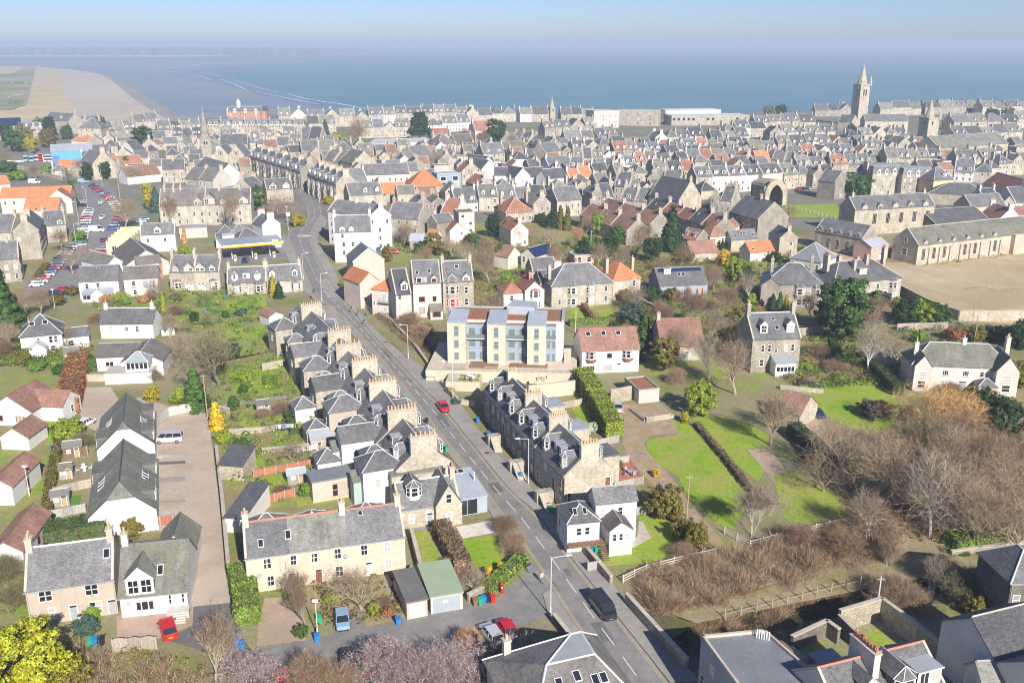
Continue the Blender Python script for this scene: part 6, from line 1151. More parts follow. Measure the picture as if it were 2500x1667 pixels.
for i in range(6):
 t0,t1=math.pi*i/6,math.pi*(i+1)/6;s.poly([(-5.6*math.cos(t0),1.2,8.2+3.2*math.sin(t0)),(-5.6*math.cos(t1),1.2,8.2+3.2*math.sin(t1)),(-5.6*math.cos(t1),11,8.2+2.6*math.sin(t1)),(-5.6*math.cos(t0),11,8.2+2.6*math.sin(t0))])
s.build('vault',MT['stone_grey'],ru)
for y in(3.5,7.5):put_window(ru,-5.6,y,3.0,1.6,4.0,'l','t','cope',False)
for A,B,eh,d,rt,lab in[((1176,412),(1213,397),6,9,'y','white modern gable with dark slate roof, leftmost of the cluster'),((1128,395),(1176,402),6,9,'g','white house with dark roof and dormer left of the modern gables'),((1207,428),(1240,428),7,8,'g','white modern house joining the two middle gables'),((1258,432),(1291,417),7,9,'y','white modern gable in the middle of the cluster'),((1272,434),(1336,430),6,9,'g','white modern house with brown-grey roof right of the gables'),((1337,437),(1386,432),6.5,9,'g','rightmost white modern house of the cluster with blue-grey roof')]:
 wd=None
 if rt=='y':wd=at(*A,eh);wd.z=0;wd=(wd,TA+.3,9.0);d=12
 H(A,B,eh,d,rt=rt,world=wd,wall='white',roof='slate_dark',skew=False,wl=[(.3,1,.9,1.1),(.3,3.6,.9,1.1),(.75,3.6,.9,1.1)]if rt=='g' else[(.5,4.0,.6,1.4)],lab=lab,group='white modern houses in the town',near=False,ridge='lead_white')
R_=[([(1015,498),(1088,494)],2,7,9,'in the pair above the grey shelter',ST,SL,2,'cg',1),([(1112,491),(1168,487)],1,6,9,'with wide flat dormer above the cream block',('white',),('slate',),2,'b',2),([(1169,484),(1262,480)],2,7,9,'in the dormered row above the red roofs',ST,SL,2,'cg',3),([(1262,484),(1300,481)],1,6,8,'between the dormered row and the gabled villa',('white',),('slate',),2,'b',4),([(1302,507),(1346,503)],1,6.5,8,'with octagonal dormer above the shrubs',('stone',),('slate_green',),2,'c',5),([(1360,492),(1421,488)],1,8,10,'with three skylights above the descending tiled terrace',('stone',),('slate',),2,'',6),([(1235,516),(1302,512)],1,6,12,'with big plain roof below the dormered row',('stone',),('tile_red',),2,'',7),([(1075,520),(1112,524)],1,5,10,'behind the white gabled cottage',('white',),('tile_red',),1,'',8),([(1350,467),(1392,464),(1445,462)],2,7,9,'below the rightmost white modern house',ST,SL,2,'cg',9),([(1445,478),(1500,476)],2,7,9,'above the descending tiled terrace head',ST,SL,2,'cb',10),([(1390,436),(1448,432)],2,5,8,'in the orange pair right of the modern cluster',('white',),('pantile',),1,'',11),([(1500,458),(1560,462)],2,7,9,'left of the dark chapel',ST,SL,2,'cg',12),([(1515,485),(1580,490)],2,6,9,'with box dormers left of the chapel gable',('stone',),('zinc','slate'),2,'b',13),([(1580,440),(1655,446)],2,7,9,'behind the dark chapel',ST,SL,2,'g',14),([(1735,487),(1785,492)],2,6,9,'between the chapel and the ruin',ST,('slate_green','slate'),2,'',15),([(1127,421),(1174,419)],1,8,9,'left of the modern white gables',('stone',),('tile_red',),3,'b',16),([(1165,451),(1206,448)],1,6,9,'below the modern white gables',('stone',),('tile_red',),2,'b',17),([(1080,392),(1118,388)],2,6,10,'with steep gables above the blue glazed house',('stone_warm',),('slate',),2,'g',18),([(1014,385),(1060,380)],1,6,10,'below the cedar',('stone',),('slate',),2,'g',19),([(1070,352),(1160,346)],2,7,12,'below the bare trees right of the cedar',ST,('slate_brown','slate'),2,'',20),([(1180,374),(1288,368)],2,7.5,10,'with three box dormers behind the modern cluster',ST,SL,2,'b',21),([(1255,390),(1345,386)],3,5,9,'in the white hipped group behind the modern gables',('white',),('slate_dark','slate'),1,'',22),([(1340,409),(1400,406)],1,5,10,'long and low behind the modern cluster',('white',),('slate',),2,'',23),([(1400,384),(1500,384)],4,7,9,'right of the blank corner block',MX,SL,2,'bg',24),([(1390,412),(1500,414)],4,6,9,'in the crowded block behind the orange pair',MX,RM,2,'bg',25),([(1400,360),(1530,354)],4,7,9,'below the grey flat-topped block',MX,SL,2,'bg',26),([(1500,372),(1640,366)],5,6,9,'in the back row below the pale block',MX,RM,2,'b',27),([(1500,400),(1640,396)],5,6,9,'in the yard row behind the dark chapel',MX,RM,2,'g',28),([(1505,428),(1580,424)],3,7,9,'above the box-dormered pair',ST,SL,2,'cb',29),([(1600,420),(1700,416)],3,7,9,'left of the tall stone shop',ST,('slate','tile_red','slate_dark'),2,'g',30),([(1600,338),(1720,334)],4,7,9,'just below the long low library',('stone','white','stone_warm','white'),SL,2,'g',31),([(1740,338),(1830,335)],3,8,9,'with twin dormers below the library',ST,SL,2,'bg',32),([(1640,360),(1760,356)],4,6.5,9,'second row below the library',MX,RM,2,'b',33),([(1780,368),(1900,362)],4,6.5,9,'above the long red-tiled back roofs',ST,SL,2,'g',34),([(1806,400),(1882,398)],2,4.5,9,'with long orange roof behind the white shops',('stone',),('tile_red','pantile'),1,'',35),([(1680,388),(1800,384)],4,6,9,'among bare trees behind the white shops',MX,('slate','slate_green','tile_red'),2,'',36),([(1884,390),(1950,394)],2,6,10,'behind the cream twin-gabled shop',ST,('tile_brown','slate'),2,'',37),([(1915,430),(1985,424)],2,8,9,'right of the cream twin-gabled shop',ST,SL,2,'gb',38),([(1950,410),(2020,406)],2,8,9,'above the parked cars beyond the ruin',ST,SL,2,'b',39),([(1985,432),(2040,428)],2,7,9,'left of the dark gabled house',ST,SL,2,'g',40),([(1845,300),(1990,296)],4,8,10,'in the college row left of the tall tower',('stone_warm','stone'),SL,2,'g',41),([(1880,326),(2040,322)],5,7,9,'below the college row',MX,SL,2,'gb',42),([(1770,318),(1870,314)],3,7.5,9,'with white bays right of the library',('white','stone'),SL,2,'gb',43),([(1900,352),(2060,346)],5,7,9,'two rows below the tall tower',ST,RM,2,'b',44),([(1930,378),(2090,372)],5,7,9,'third row below the tall tower',MX,RM,2,'gb',45),([(2035,402),(2130,396)],3,8,9,'above the four-storey mansard block',ST,('slate','tile_red','slate'),2,'bg',46),([(2070,332),(2220,328)],5,7,9,'just below the buttressed chapel',ST,SL,2,'gb',47),([(2110,360),(2225,356)],4,7,9,'left of the lower church tower',ST,SL,2,'b',48),([(2165,386),(2300,384)],5,8,9,'with white dormers below the lower church tower',('stone_warm','stone'),SL,2,'bg',49),([(2330,330),(2500,322)],5,7,10,'behind the long nave roof',ST,SL,2,'g',50),([(2330,300),(2520,292)],5,8,10,'in the upper row right of the lower tower',('stone_warm',),SL,2,'g',51),([(2260,262),(2400,258)],4,9,10,'on the shore right of the tall tower',ST,SL,2,'g',52),([(2400,262),(2530,258)],4,9,10,'on the shore at the right edge',ST,SL,2,'g',53),([(2150,266),(2250,264)],3,8,10,'on the shore just right of the tall tower',('stone_warm','stone'),SL,2,'',54),([(1990,268),(2080,268)],3,8,10,'on the shore just left of the tall tower',ST,SL,2,'',55),([(2340,388),(2440,386)],2,9,9,'below the long nave roof',('stone','stone_warm'),SL,3,'b',56),([(2440,400),(2530,396)],3,8,9,'at the right edge below the nave',('stone_warm','stone'),('slate_green','slate'),3,'b',57),([(2330,420),(2420,424)],2,6,11,'right of the bright ochre house',('white','stone'),('slate','zinc'),2,'b',58),([(2410,500),(2520,494)],3,6,10,'above the school range at the right edge',('stone','white'),('slate','slate_dark'),2,'',59),([(2440,540),(2530,536)],2,5,9,'behind the end of the school range',('white','stone'),('tile_brown','slate'),2,'',60),([(735,367),(858,365)],3,8,9,'above the bay-windowed terrace',ST,SL,2,'',61),([(745,302),(820,300)],2,11,10,'right of the long mansard terrace',ST,SL,3,'g',62),([(880,313),(1000,311)],4,9,10,'behind the modern white roofs',ST,SL,2,'gc',63),([(680,285),(750,284)],2,11,10,'right of the red brick hotel',('stone','pink_pale'),SL,3,'g',64),([(750,287),(900,284)],4,10,10,'on the shore right of the hotel',ST,SL,3,'gb',65),([(900,280),(1030,277)],4,10,10,'on the shore above the cedar',('stone','white','blue_grey','stone_warm'),SL,3,'b',66),([(1030,276),(1140,275)],4,10,10,'on the shore right of the cedar',('white','stone','stone_warm'),SL,3,'b',67),([(1140,279),(1260,277)],4,9,10,'on the shore left of the small spire',('stone_warm','stone'),SL,2,'',68),([(1270,278),(1340,277)],2,9,10,'on the shore beside the small spire',('stone_warm','white'),SL,2,'',69),([(1370,279),(1450,278)],3,9,10,'on the shore right of the small spire',('stone','stone_warm'),SL,2,'',70),([(1045,303),(1150,300)],3,8,10,'in the second row above the bare trees',('harl_grey','stone','white'),SL,2,'g',71),([(1160,322),(1210,320)],1,9,12,'with long red ridge beside the bare trees',('white',),('tile_red',),2,'',72),([(1330,312),(1455,308)],4,8,9,'in the long row below the small spire',ST,SL,2,'gb',73),([(1380,338),(1450,336)],2,7,9,'below the long spire row',ST,SL,2,'',74),([(1055,328),(1100,326)],1,6,9,'with tall pyramid chimney right of the cedar',('stone',),('tile_red',),2,'',75),([(1460,330),(1510,326)],2,7,9,'below the two flat-topped blocks',ST,SL,2,'g',76),([(250,318),(330,314)],3,8,9,'left of the dark round tree',('stone','white','stone_grey'),SL,2,'b',77),([(330,296),(390,292)],2,9,10,'beside the beach left of the stone terrace',ST,SL,3,'',78),([(170,305),(190,300),(250,296)],2,8,10,'just below the beach',ST,SL,2,'g',79),([(385,316),(492,312)],4,12,10,'in the tall terrace left of the steeple',('stone_warm','stone'),SL,3,'b',80),([(420,332),(495,330)],3,10,9,'in front of the tall terrace left of the steeple',('stone',),('slate','slate_dark'),3,'b',81),([(520,336),(580,334)],3,10,9,'behind the church',ST,SL,3,'g',82),([(610,335),(720,333)],4,9,9,'in the chimneyed street behind the church',ST,('slate','slate_green'),2,'b',83),([(640,350),(735,350)],3,8,9,'just behind the bay-windowed terrace',ST,SL,2,'b',84),([(725,344),(780,345)],2,7,14,'in the receding street left of the conifer',('stone_warm',),SL,2,'',85),([(790,392),(850,398)],2,7,10,'behind the curved terrace',ST,SL,2,'',86),([(845,452),(900,448)],1,6,12,'with wide white gable below the pink flats',('white',),('slate',),2,'',87),([(1225,340),(1290,344)],3,8,9,'in the receding street right of the bare trees',('stone_warm','stone'),SL,2,'b',88),([(1290,350),(1330,362)],2,8,9,'lower in the receding street',('stone_grey',),SL,2,'b',89),([(1330,372),(1372,368)],1,10,9,'with blank stone gable in the middle',('stone_warm',),('slate',),3,'',90),([(620,470),(655,462)],1,6,9,'with blue roof lights left of the twin gables',('stone',),('slate',),2,'',91),([(450,432),(520,440)],2,5,9,'below the long white hall',('stone','harl_grey'),('slate_brown','slate'),1,'',92)]
for q in R_:
 pts,n,eh,d,where,wl_,rf,fl,dk,sd=q;row(pts,n,eh*.82,d*1.2,where,wl_,rf,fl,dk,sd,group='old town houses')
P0,P1=at(505,303,12),at(745,303,12)
for i in range(8):
 a,b=P0.lerp(P1,i/8),P0.lerp(P1,(i+1)/8)
 H(None,None,12,12,world=(Vector((a.x,a.y,0)),math.atan2(b.y-a.y,b.x-a.x),(b-a).length),rt='m',rh=14.5,wall=ST[i%3],roof='slate',w=(4,4),fl=2.9,dm=[('b',.25,2.0,1),('b',.75,2.0,1)],lab=f'{ordn(i)} house from the left in the long mansard terrace below the hotel',near=False,group='mansard terrace',ch=[(1,4)])
for pts,n,eh,wh,wl_,sd in[([(606,381),(660,397),(733,419)],7,9.0,'in the bay-windowed terrace climbing from the church',('stone_grey','stone'),3),([(750,423),(780,436),(820,449)],5,9.5,'in the curved brown terrace above the road bend',('stone_warm','stone'),4)]:
 P=[at(*q,eh)for q in pts];PP=resample(P,n+1)
 for i in range(n):
  a,b=PP[i],PP[i+1];ang=math.atan2(b.y-a.y,b.x-a.x);L=(b-a).length
  h=H(None,None,eh,10,world=(Vector((a.x,a.y,0)),ang,L),wall=wl_[i%len(wl_)],roof='slate',wl=[(.8,5.6,.9,1.8),(.8,2.2,.9,1.8)],dm=[('c',.32,2.0),('b',.78,1.4,1)],ch=[(1,6)],lab=f'{ordn(i)} house from the left {wh}',near=False,group='bay-windowed terraces',bay=[(.32,2.6,7.2,2)])
def in_poly_(x,y,pl):
 c=False;j=len(pl)-1
 for i in range(len(pl)):
  a,b=pl[i],pl[j]
  if(a.y>y)!=(b.y>y)and x<(b.x-a.x)*(y-a.y)/(b.y-a.y)+a.x:c=not c
  j=i
 return c
BR=random.Random(77);FOOT=[(O,L,D,a,(O.x+math.cos(a)*L/2-math.sin(a)*D/2,O.y+math.sin(a)*L/2+math.cos(a)*D/2))for O,L,D,a in HOUSES]
def free(x,y,r):
 for O,L,D,a,c in FOOT:
  if abs(c[0]-x)>40 or abs(c[1]-y)>40:continue
  dx,dy=x-O.x,y-O.y;u=dx*math.cos(a)+dy*math.sin(a);v=-dx*math.sin(a)+dy*math.cos(a)
  if-r<u<L+r and-r<v<D+r:return False
 return True
KEEP=[[at(*q)for q in pl]for pl in([(190,440),(262,445),(310,500),(300,600),(170,600)],[(1890,455),(2075,455),(2075,545),(1890,545)],[(660,405),(770,470),(800,560),(680,590),(690,480)],[(0,325),(130,330),(230,355),(230,405),(60,440),(0,440)],[(512,378),(608,378),(608,425),(512,425)],[(1840,430),(1990,440),(1990,505),(1840,505)])]
BX=['below the beach','around the steeple','behind the church','around the great bare tree','right of the cedar','below the small spire','below the pale block','below the library','around the tall tower','around the lower tower']
nb=0;BL={}
for py in[500,484,469,455,442,430,419,409,399,390,381,373,365,357,350,343,336,329,322,316,310,304,298,292,286,281]:
 px=20+BR.uniform(0,30)
 while px<2490:
  p=at(px,py);st_=BR.uniform(9,15)*FPX/(p.y*1.05);px+=st_
  if nb>260 or(py>440 and not 880<px<1800):continue
  if px<480 and py<300:continue
  if not free(p.x,p.y,3.8)or any(in_poly_(p.x,p.y,k)for k in KEEP):continue
  if BR.random()<.12:continue
  L,D=BR.uniform(6,10),BR.uniform(6,9);an=TA+BR.choice((0,0,0,math.pi/2))+BR.uniform(-.08,.08);c,s_=math.cos(an),math.sin(an);O=Vector((p.x-c*L/2+s_*D/2,p.y-s_*L/2-c*D/2,0))
  wl_=BR.choice(['stone','stone_grey','harl_grey','stone_warm','stone','white','stone_warm']);rf=BR.choice(['slate','slate_dark','slate','slate_brown','tile_brown','slate_green','felt'])
  FOOT.append((O,L,D,an,(p.x,p.y)));nb+=1;rt='f' if rf=='felt' else BR.choice(['g','g','g','h','y'])
  b_=H(None,None,BR.uniform(3.2,6.2),D,world=(O,an,L),rt=rt,wall=wl_,roof=rf,ch=[(BR.choice((0,1)),3)]if BR.random()<.5 and rt!='f' else[],w=(BR.choice((2,3)),1),zs=BR.uniform(.9,2.4),near=False,gut=False,name='back_building',cat='building',group='back buildings of the old town',lab='x')
  BL.setdefault(f'{WLK[wl_]} {LOOK[rf]} back building {BX[min(9, int(px // 250))]}, {"nearer" if py > 420 else "middle" if py > 345 else "farther"} roofs',[]).append((px,b_))
for k,v in BL.items():
 v.sort(key=lambda q:q[0])
 for i,(x,o)in enumerate(v):o['label']=k if len(v)==1 else f'{k}, {ordn(i)} from left'
# ---- trees, hedges, shrubs
def tri_mesh(name,V,F,mat,smooth=False):
 me=bpy.data.meshes.new(name);nf=len(F);k=F.shape[1]
 me.vertices.add(len(V));me.vertices.foreach_set('co',np.asarray(V,dtype=np.float32).ravel())
 me.loops.add(nf*k);me.loops.foreach_set('vertex_index',F.astype(np.int32).ravel())
 me.polygons.add(nf);me.polygons.foreach_set('loop_start',np.arange(0,nf*k,k,dtype=np.int32));me.polygons.foreach_set('loop_total',np.full(nf,k,dtype=np.int32))
 me.materials.append(MT[mat]);me.update(calc_edges=True);return me
def quads(C,Nn,size,rng,elong=1.0):
 """leaf faces at centres C, facing about Nn"""
 n=len(C);a=rng.normal(size=(n,3));Nn=Nn/(np.linalg.norm(Nn,axis=1,keepdims=True)+1e-9)
 t=np.cross(a,Nn);t/=np.linalg.norm(t,axis=1,keepdims=True)+1e-9;b=np.cross(Nn,t)
 s=(size*rng.uniform(.6,1.3,n))[:,None];t*=s*.5*elong;b*=s*.5
 V=np.stack([C-t-b*.6,C+t*.2-b,C+t+b*.6,C-t*.2+b],1).reshape(-1,3)
 return V,np.arange(4*n).reshape(-1,4)
def blades(P,T,w,rng):
 """thin pointed twigs from P to T"""
 d=T-P;a=rng.normal(size=P.shape);s=np.cross(d,a);s/=np.linalg.norm(s,axis=1,keepdims=True)+1e-9;s*=(w if np.isscalar(w)else w[:,None])*.5
 V=np.stack([P-s,P+s,T],1).reshape(-1,3);return V,np.arange(len(V)).reshape(-1,3)
def leaf_cloud(name,seed,shape,n_cl,per,cl_r,leaf,out=.6,mat='leaf',core=True):
 """foliage in clumps: shape(rng, n) gives clump centres and outward directions"""
 rng=np.random.default_rng(seed);C,O=shape(rng,n_cl);r=cl_r*rng.uniform(.6,1.35,n_cl)
 d=rng.normal(size=(n_cl,per,3));d/=np.linalg.norm(d,axis=2,keepdims=True);rad=rng.uniform(.45,1.0,(n_cl,per,1))
 P=C[:,None]+d*rad*r[:,None,None]*np.array([1,1,.8]);Nn=d*.8+O[:,None]*out+rng.normal(size=d.shape)*.35
 V,F=quads(P.reshape(-1,3),Nn.reshape(-1,3),leaf,rng);V[:,2]=np.maximum(V[:,2],.02)
 return tri_mesh(name,V,F,mat)
def ell(rx,rz,zc,lo=.35,bias=0,gap=0):
 def f(rng,n):
  d=rng.normal(size=(n,3));d/=np.linalg.norm(d,axis=1,keepdims=True);r=rng.uniform(lo,1,n)**.5
  r*=1+.22*np.sin(d[:,0]*3.1+1)*np.cos(d[:,1]*2.7+d[:,2]*2)
  C=d*r[:,None]*np.array([rx,rx,rz])+np.array([0,0,zc]);return C,d
 return f
def cone(R,h,z0=.4,p=.95,lo=.55):
 def f(rng,n):
  z=h*(1-rng.uniform(0,1,n)**.62);t=rng.uniform(0,2*np.pi,n);lay=.86+.14*np.sin(z*2*np.pi/(h/11));r=R*np.maximum(.03,1-z/h)**p*rng.uniform(lo,1,n)*lay
  C=np.stack([r*np.cos(t),r*np.sin(t),z0+z],1);return C,np.stack([np.cos(t),np.sin(t),np.full(n,.25)],1)
 return f
def tiers(R,h):
 def f(rng,n):
  k=rng.integers(0,6,n);z=h*(.32+.125*k)+rng.uniform(-.15,.25,n);t=rng.uniform(0,2*np.pi,n);m=R*(1.0-.11*k)*(.75+.25*np.sin(t*3+k*2));r=m*rng.uniform(.15,1,n)**.6
  return np.stack([r*np.cos(t),r*np.sin(t),z-r*.05],1),np.tile((0,0,1.0),(n,1))
 return f
def bare_tree(seed,h=10.0,spread=1.0,up=.5,nl=(5,4,4,4),trunk=.28,tr=.24,tw=9,multi=1,blossom=0,lean=.06):
 """trunk and limbs as tubes, twigs as fine blades; height about h"""
 rr=random.Random(seed);s=MB();TP,TT=[],[];BL=[]
 def grow(p,d,ln,r,lv):
  q=p;segs=3 if lv<2 else 2;pts=[(p,r)]
  for i in range(segs):
   d=(d+Vector((rr.gauss(0,.13),rr.gauss(0,.13),rr.gauss(0,.08)+up*.10))).normalized();q=q+d*(ln/segs);pts.append((q,r*(1-.42*(i+1)/segs)))
  n=(6,5,4,3,3)[lv]
  for(a,ra),(b,rb)in zip(pts,pts[1:]):s.bar(a,b,ra,0,n,rb,False)
  if lv>=len(nl):
   m=len(pts)-1
   for i in range(tw):
    f=rr.uniform(.15,1);k=min(m-1,int(f*m));b=pts[k][0].lerp(pts[k+1][0],f*m-k)
    e=(d+Vector((rr.gauss(0,.55),rr.gauss(0,.55),rr.gauss(.1,.4)))).normalized();t=b+e*ln*rr.uniform(.5,1.1);TP.append(b);TT.append(t)
    for _ in range(1):
     c=b.lerp(t,rr.uniform(.3,.9));e2=(e+Vector((rr.gauss(0,.6),rr.gauss(0,.6),rr.gauss(0,.45)))).normalized();TP.append(c);TT.append(c+e2*ln*rr.uniform(.25,.5))
   return
  k=nl[lv]
  for i in range(k):
   f=1.0 if i==0 and lv else rr.uniform(.45 if lv else .62,1);m=len(pts)-1;j=min(m-1,int(f*m));b=pts[j][0].lerp(pts[j+1][0],f*m-j)
   az=2*math.pi*(i+rr.uniform(-.3,.3))/k+lv;ang=rr.uniform(.35,.95)*spread*(1.0 if lv else .8);u=d.orthogonal().normalized();w=d.cross(u)
   e=(d*math.cos(ang)+(u*math.cos(az)+w*math.sin(az))*math.sin(ang));e.z+=up*.25;e.normalize()
   grow(b,e,ln*rr.uniform(.62,.88)if lv else h*.30*rr.uniform(.85,1.15),pts[j][1]*rr.uniform(.52,.7),lv+1)
 for i in range(multi):
  d=Vector((rr.gauss(0,lean),rr.gauss(0,lean),1))if multi==1 else Vector((.32*math.cos(i*2.4),.32*math.sin(i*2.4),1))
  grow(Vector((0,0,-.15))+(Vector((.15*math.cos(i*2.4),.15*math.sin(i*2.4),0))if multi>1 else Vector()),d.normalized(),h*trunk,tr*(.75 if multi>1 else 1),0)
 zmax=max(t.z for t in TT);f=h/zmax
 tm=s.mesh('trunk',[MT['bark']],uv=False);tm.transform(Matrix.Scale(f,4))
 rng=np.random.default_rng(seed);P=np.array([tuple(v)for v in TP])*f;T=np.array([tuple(v)for v in TT])*f
 V,F=blades(P,T,.03,rng);cm=tri_mesh('crown',V,F,'twig');bm_=None
 if blossom:
  ii=rng.integers(0,len(T),blossom);C=P[ii]+(T[ii]-P[ii])*rng.uniform(.2,1,(blossom,1))+rng.normal(size=(blossom,3))*.05;V,F=quads(C,rng.normal(size=C.shape)+(0,0,.6),.125,rng);bm_=tri_mesh('blossom',V,F,'leaf')
 return tm,cm,bm_
TREES={}
def lib(k):
 if k in TREES:return TREES[k]
 stem=lambda h,r=.16:(lambda s:(s.bar((0,0,-.1),(0.05,0,h),r,0,6,r*.5),s.mesh('trunk',[MT['bark']],uv=False))[1])(MB())
 if k=='bareA':v=bare_tree(3,10,1.0,.5,(6,5,4,4),.27,.28,5)
 elif k=='bareB':v=bare_tree(8,10,1.15,.35,(5,5,5,3),.22,.31,5,lean=.12)
 elif k=='bareC':v=bare_tree(15,10,.62,.8,(7,5,4,3),.25,.22,5)
 elif k=='bareD':v=bare_tree(21,10,1.3,.25,(5,5,4,4),.16,.25,4)
 elif k=='birch':v=bare_tree(27,10,.7,.4,(5,4,4,3),.42,.12,9,multi=3)
 elif k=='willow':v=bare_tree(31,10,1.35,.0,(6,5,5,4),.2,.3,10)
 elif k=='blossom':v=bare_tree(35,10,1.15,.35,(6,5,4,4),.18,.22,8,blossom=6500)
 elif k=='shrubA':v=bare_tree(41,10,.9,.5,(5,5,4),.12,.12,16,multi=4)
 elif k=='shrubB':v=bare_tree(45,10,1.2,.35,(6,5,4),.08,.12,16,multi=5)
 elif k=='roundA':v=(stem(4),leaf_cloud('crown',1,ell(4.7,4.4,5.4,.2),105,75,.95,.40),None)
 elif k=='roundB':v=(stem(4),leaf_cloud('crown',2,ell(4.1,4.9,5.0,.2),110,70,.92,.38),None)
 elif k=='bushA':v=(stem(2,.1),leaf_cloud('crown',4,ell(5.0,4.9,4.6,.3),120,85,1.05,.42),None)
 elif k=='bushF':v=(stem(2,.1),leaf_cloud('crown',4,ell(5.0,4.9,4.6,.25),300,80,.62,.24),None)
 elif k=='bushB':v=(stem(2,.1),leaf_cloud('crown',5,ell(5.4,4.2,4.0,.25),115,80,1.1,.45),None)
 elif k=='spruce':v=(stem(9,.2),leaf_cloud('crown',6,cone(3.0,9.4),260,42,.55,.40,out=.9),None)
 elif k=='cypress':v=(stem(8,.2),leaf_cloud('crown',7,cone(2.2,9.2,.3,.55),220,50,.6,.38,out=.9),None)
 elif k=='cedar':v=(stem(9,.35),leaf_cloud('crown',9,tiers(5.6,10),230,46,.8,.45,out=.8),None)
 elif k=='holm':v=(stem(5,.3),leaf_cloud('crown',10,ell(3.7,4.6,5.2,.15),150,60,.78,.36),None)
 TREES[k]=v;return v
BRK={'br':((.24,.16,.095),(.32,.26,.19)),'rd':((.27,.165,.12),(.32,.27,.23)),'gy':((.28,.20,.125),(.42,.35,.26)),'ol':((.215,.195,.095),(.22,.19,.13)),'wl':((.58,.345,.12),(.34,.25,.15)),'tn':((.32,.225,.14),(.25,.19,.14)),'pk':((.32,.235,.225),(.16,.12,.10)),'pw':((.30,.235,.17),(.55,.50,.43)),'or':((.52,.29,.13),(.3,.2,.12)),'pu':((.13,.095,.085),(.1,.08,.07)),'dg':((.040,.085,.026),(.12,.09,.06)),'mg':((.072,.15,.030),(.14,.10,.07)),'lg':((.19,.31,.035),(.14,.10,.07)),'yg':((.29,.37,.03),(.14,.10,.07)),'ye':((.66,.44,.012),(.2,.14,.06)),'yo':((.42,.36,.02),(.2,.14,.06)),'yb':((.38,.40,.02),(.2,.14,.06)),'og':((.205,.175,.035),(.14,.10,.07)),'bl':((.075,.135,.105),(.14,.10,.07)),'bn':((.40,.175,.075),(.2,.14,.1)),'wh':((.55,.56,.46),(.2,.14,.1))}
CN={'br':'brown','rd':'reddish','gy':'grey','ol':'olive','wl':'orange','tn':'tan','pk':'pink-blossomed','pw':'pale','or':'orange-lit','pu':'purple-brown','dg':'dark green','mg':'green','lg':'light green','yg':'yellow-green','ye':'bright yellow','yo':'golden','yb':'bright yellow-green','og':'olive-gold','bl':'blue-green','bn':'copper','wh':'whitish'}
KN={'bareA':'bare tree','bareB':'spreading bare tree','bareC':'upright bare tree','bareD':'low bare tree','birch':'many-stemmed birch','willow':'willow','blossom':'blossom tree','shrubA':'leafless shrub','shrubB':'low leafless shrub','roundA':'round leafy tree','roundB':'leafy tree','bushA':'round bush','bushB':'broad bush','bushF':'big leafy bush','spruce':'conifer','cypress':'columnar conifer','cedar':'cedar','holm':'tall evergreen tree'}
TI=[0]
def T(kind,px,py,h,c,where,w=1.0,lab=None):
 p=at(px,py);TI[0]+=1;tm,cm,bm_=lib(kind);col,bk=BRK[c];rr=random.Random(TI[0])
 nm='bush' if kind.startswith('bush')else 'shrub' if kind.startswith('shrub')else 'tree'
 words_=KN[kind].replace('bare','bare '+CN[c])if kind.startswith('bare')else 'pink-white blossom tree' if kind=='blossom' else CN[c]+' '+KN[kind]
 o=thing(nm,lab or f'{words_} {where}',nm,(p.x,p.y,min(0,ground_z(p.x,p.y))),rr.uniform(0,6.28),'trees and shrubs' if nm=='tree' else 'garden shrubs')
 o.scale=(h/10*w,h/10*w,h/10)
 v=rr.uniform(.88,1.14)
 inst('trunk',tm,o,color=bk);inst('crown',cm,o,color=sc(col,v))
 if bm_:inst('blossom',bm_,o,color=(.52*v,.43*v,.41*v))
 return o
def hedge(pts,w,h,c,lab,leaf=.26,dens=26,top=.25,twig=False):
 """clipped hedge along pixels: leaf faces over a dark woody core"""
 P=[at(*q)for q in pts];o=thing('hedge',lab,'hedge',(P[0].x,P[0].y,0));rng=np.random.default_rng(len(lab)*13+int(P[0].x));s=MB();VV,FF,k=[],[],0
 for a,b in zip(P,P[1:]):
  a2,b2=a-P[0],b-P[0];d=(b2-a2);L=d.length;d.normalize();n_=Vector((-d.y,d.x,0));q=w/2-.18
  s.extrude([tuple((a2-n_*q)[:2]),tuple((b2-n_*q)[:2]),tuple((b2+n_*q)[:2]),tuple((a2+n_*q)[:2])],0,h-.2)
  n=int(dens*L*(w+2*h));t=rng.uniform(0,L,n);u=rng.uniform(0,w+2*h,n);wob=.18*np.sin(t*1.7)+.12*np.sin(t*4.1+1)+rng.normal(0,.07,n)
  side=np.where(u<h,-1,np.where(u<w+h,0,1));off=np.where(side==-1,-w/2-wob*.5,np.where(side==0,(u-h)-w/2,w/2+wob*.5));z=np.where(side==-1,u,np.where(side==0,h+wob*.6,u-w-h));z=np.clip(z,.03,None)
  C=np.stack([a2.x+d.x*t+n_.x*off,a2.y+d.y*t+n_.y*off,z],1);Nn=np.stack([n_.x*side,n_.y*side,(side==0)*1.0+.25],1)+rng.normal(size=(n,3))*.45
  V,F=quads(C,Nn,leaf,rng);VV.append(V);FF.append(F+k);k+=len(V)
  for e_,sg in((a2,-1),(b2,1)):
   n=int(dens*w*h*1.3);u=rng.uniform(-w/2,w/2,n);z=rng.uniform(.03,h,n);o_=.12+rng.normal(0,.06,n)
   C=np.stack([e_.x+d.x*sg*o_+n_.x*u,e_.y+d.y*sg*o_+n_.y*u,z],1);V,F=quads(C,np.tile((d.x*sg,d.y*sg,.2),(n,1))+rng.normal(size=(n,3))*.45,leaf,rng);VV.append(V);FF.append(F+k);k+=len(V)
 s.build('stems',MT['m_dirt_dark'],o,uv=False);inst('foliage',tri_mesh('foliage',np.concatenate(VV),np.concatenate(FF),'leaf'),o,color=BRK[c][0]);return o
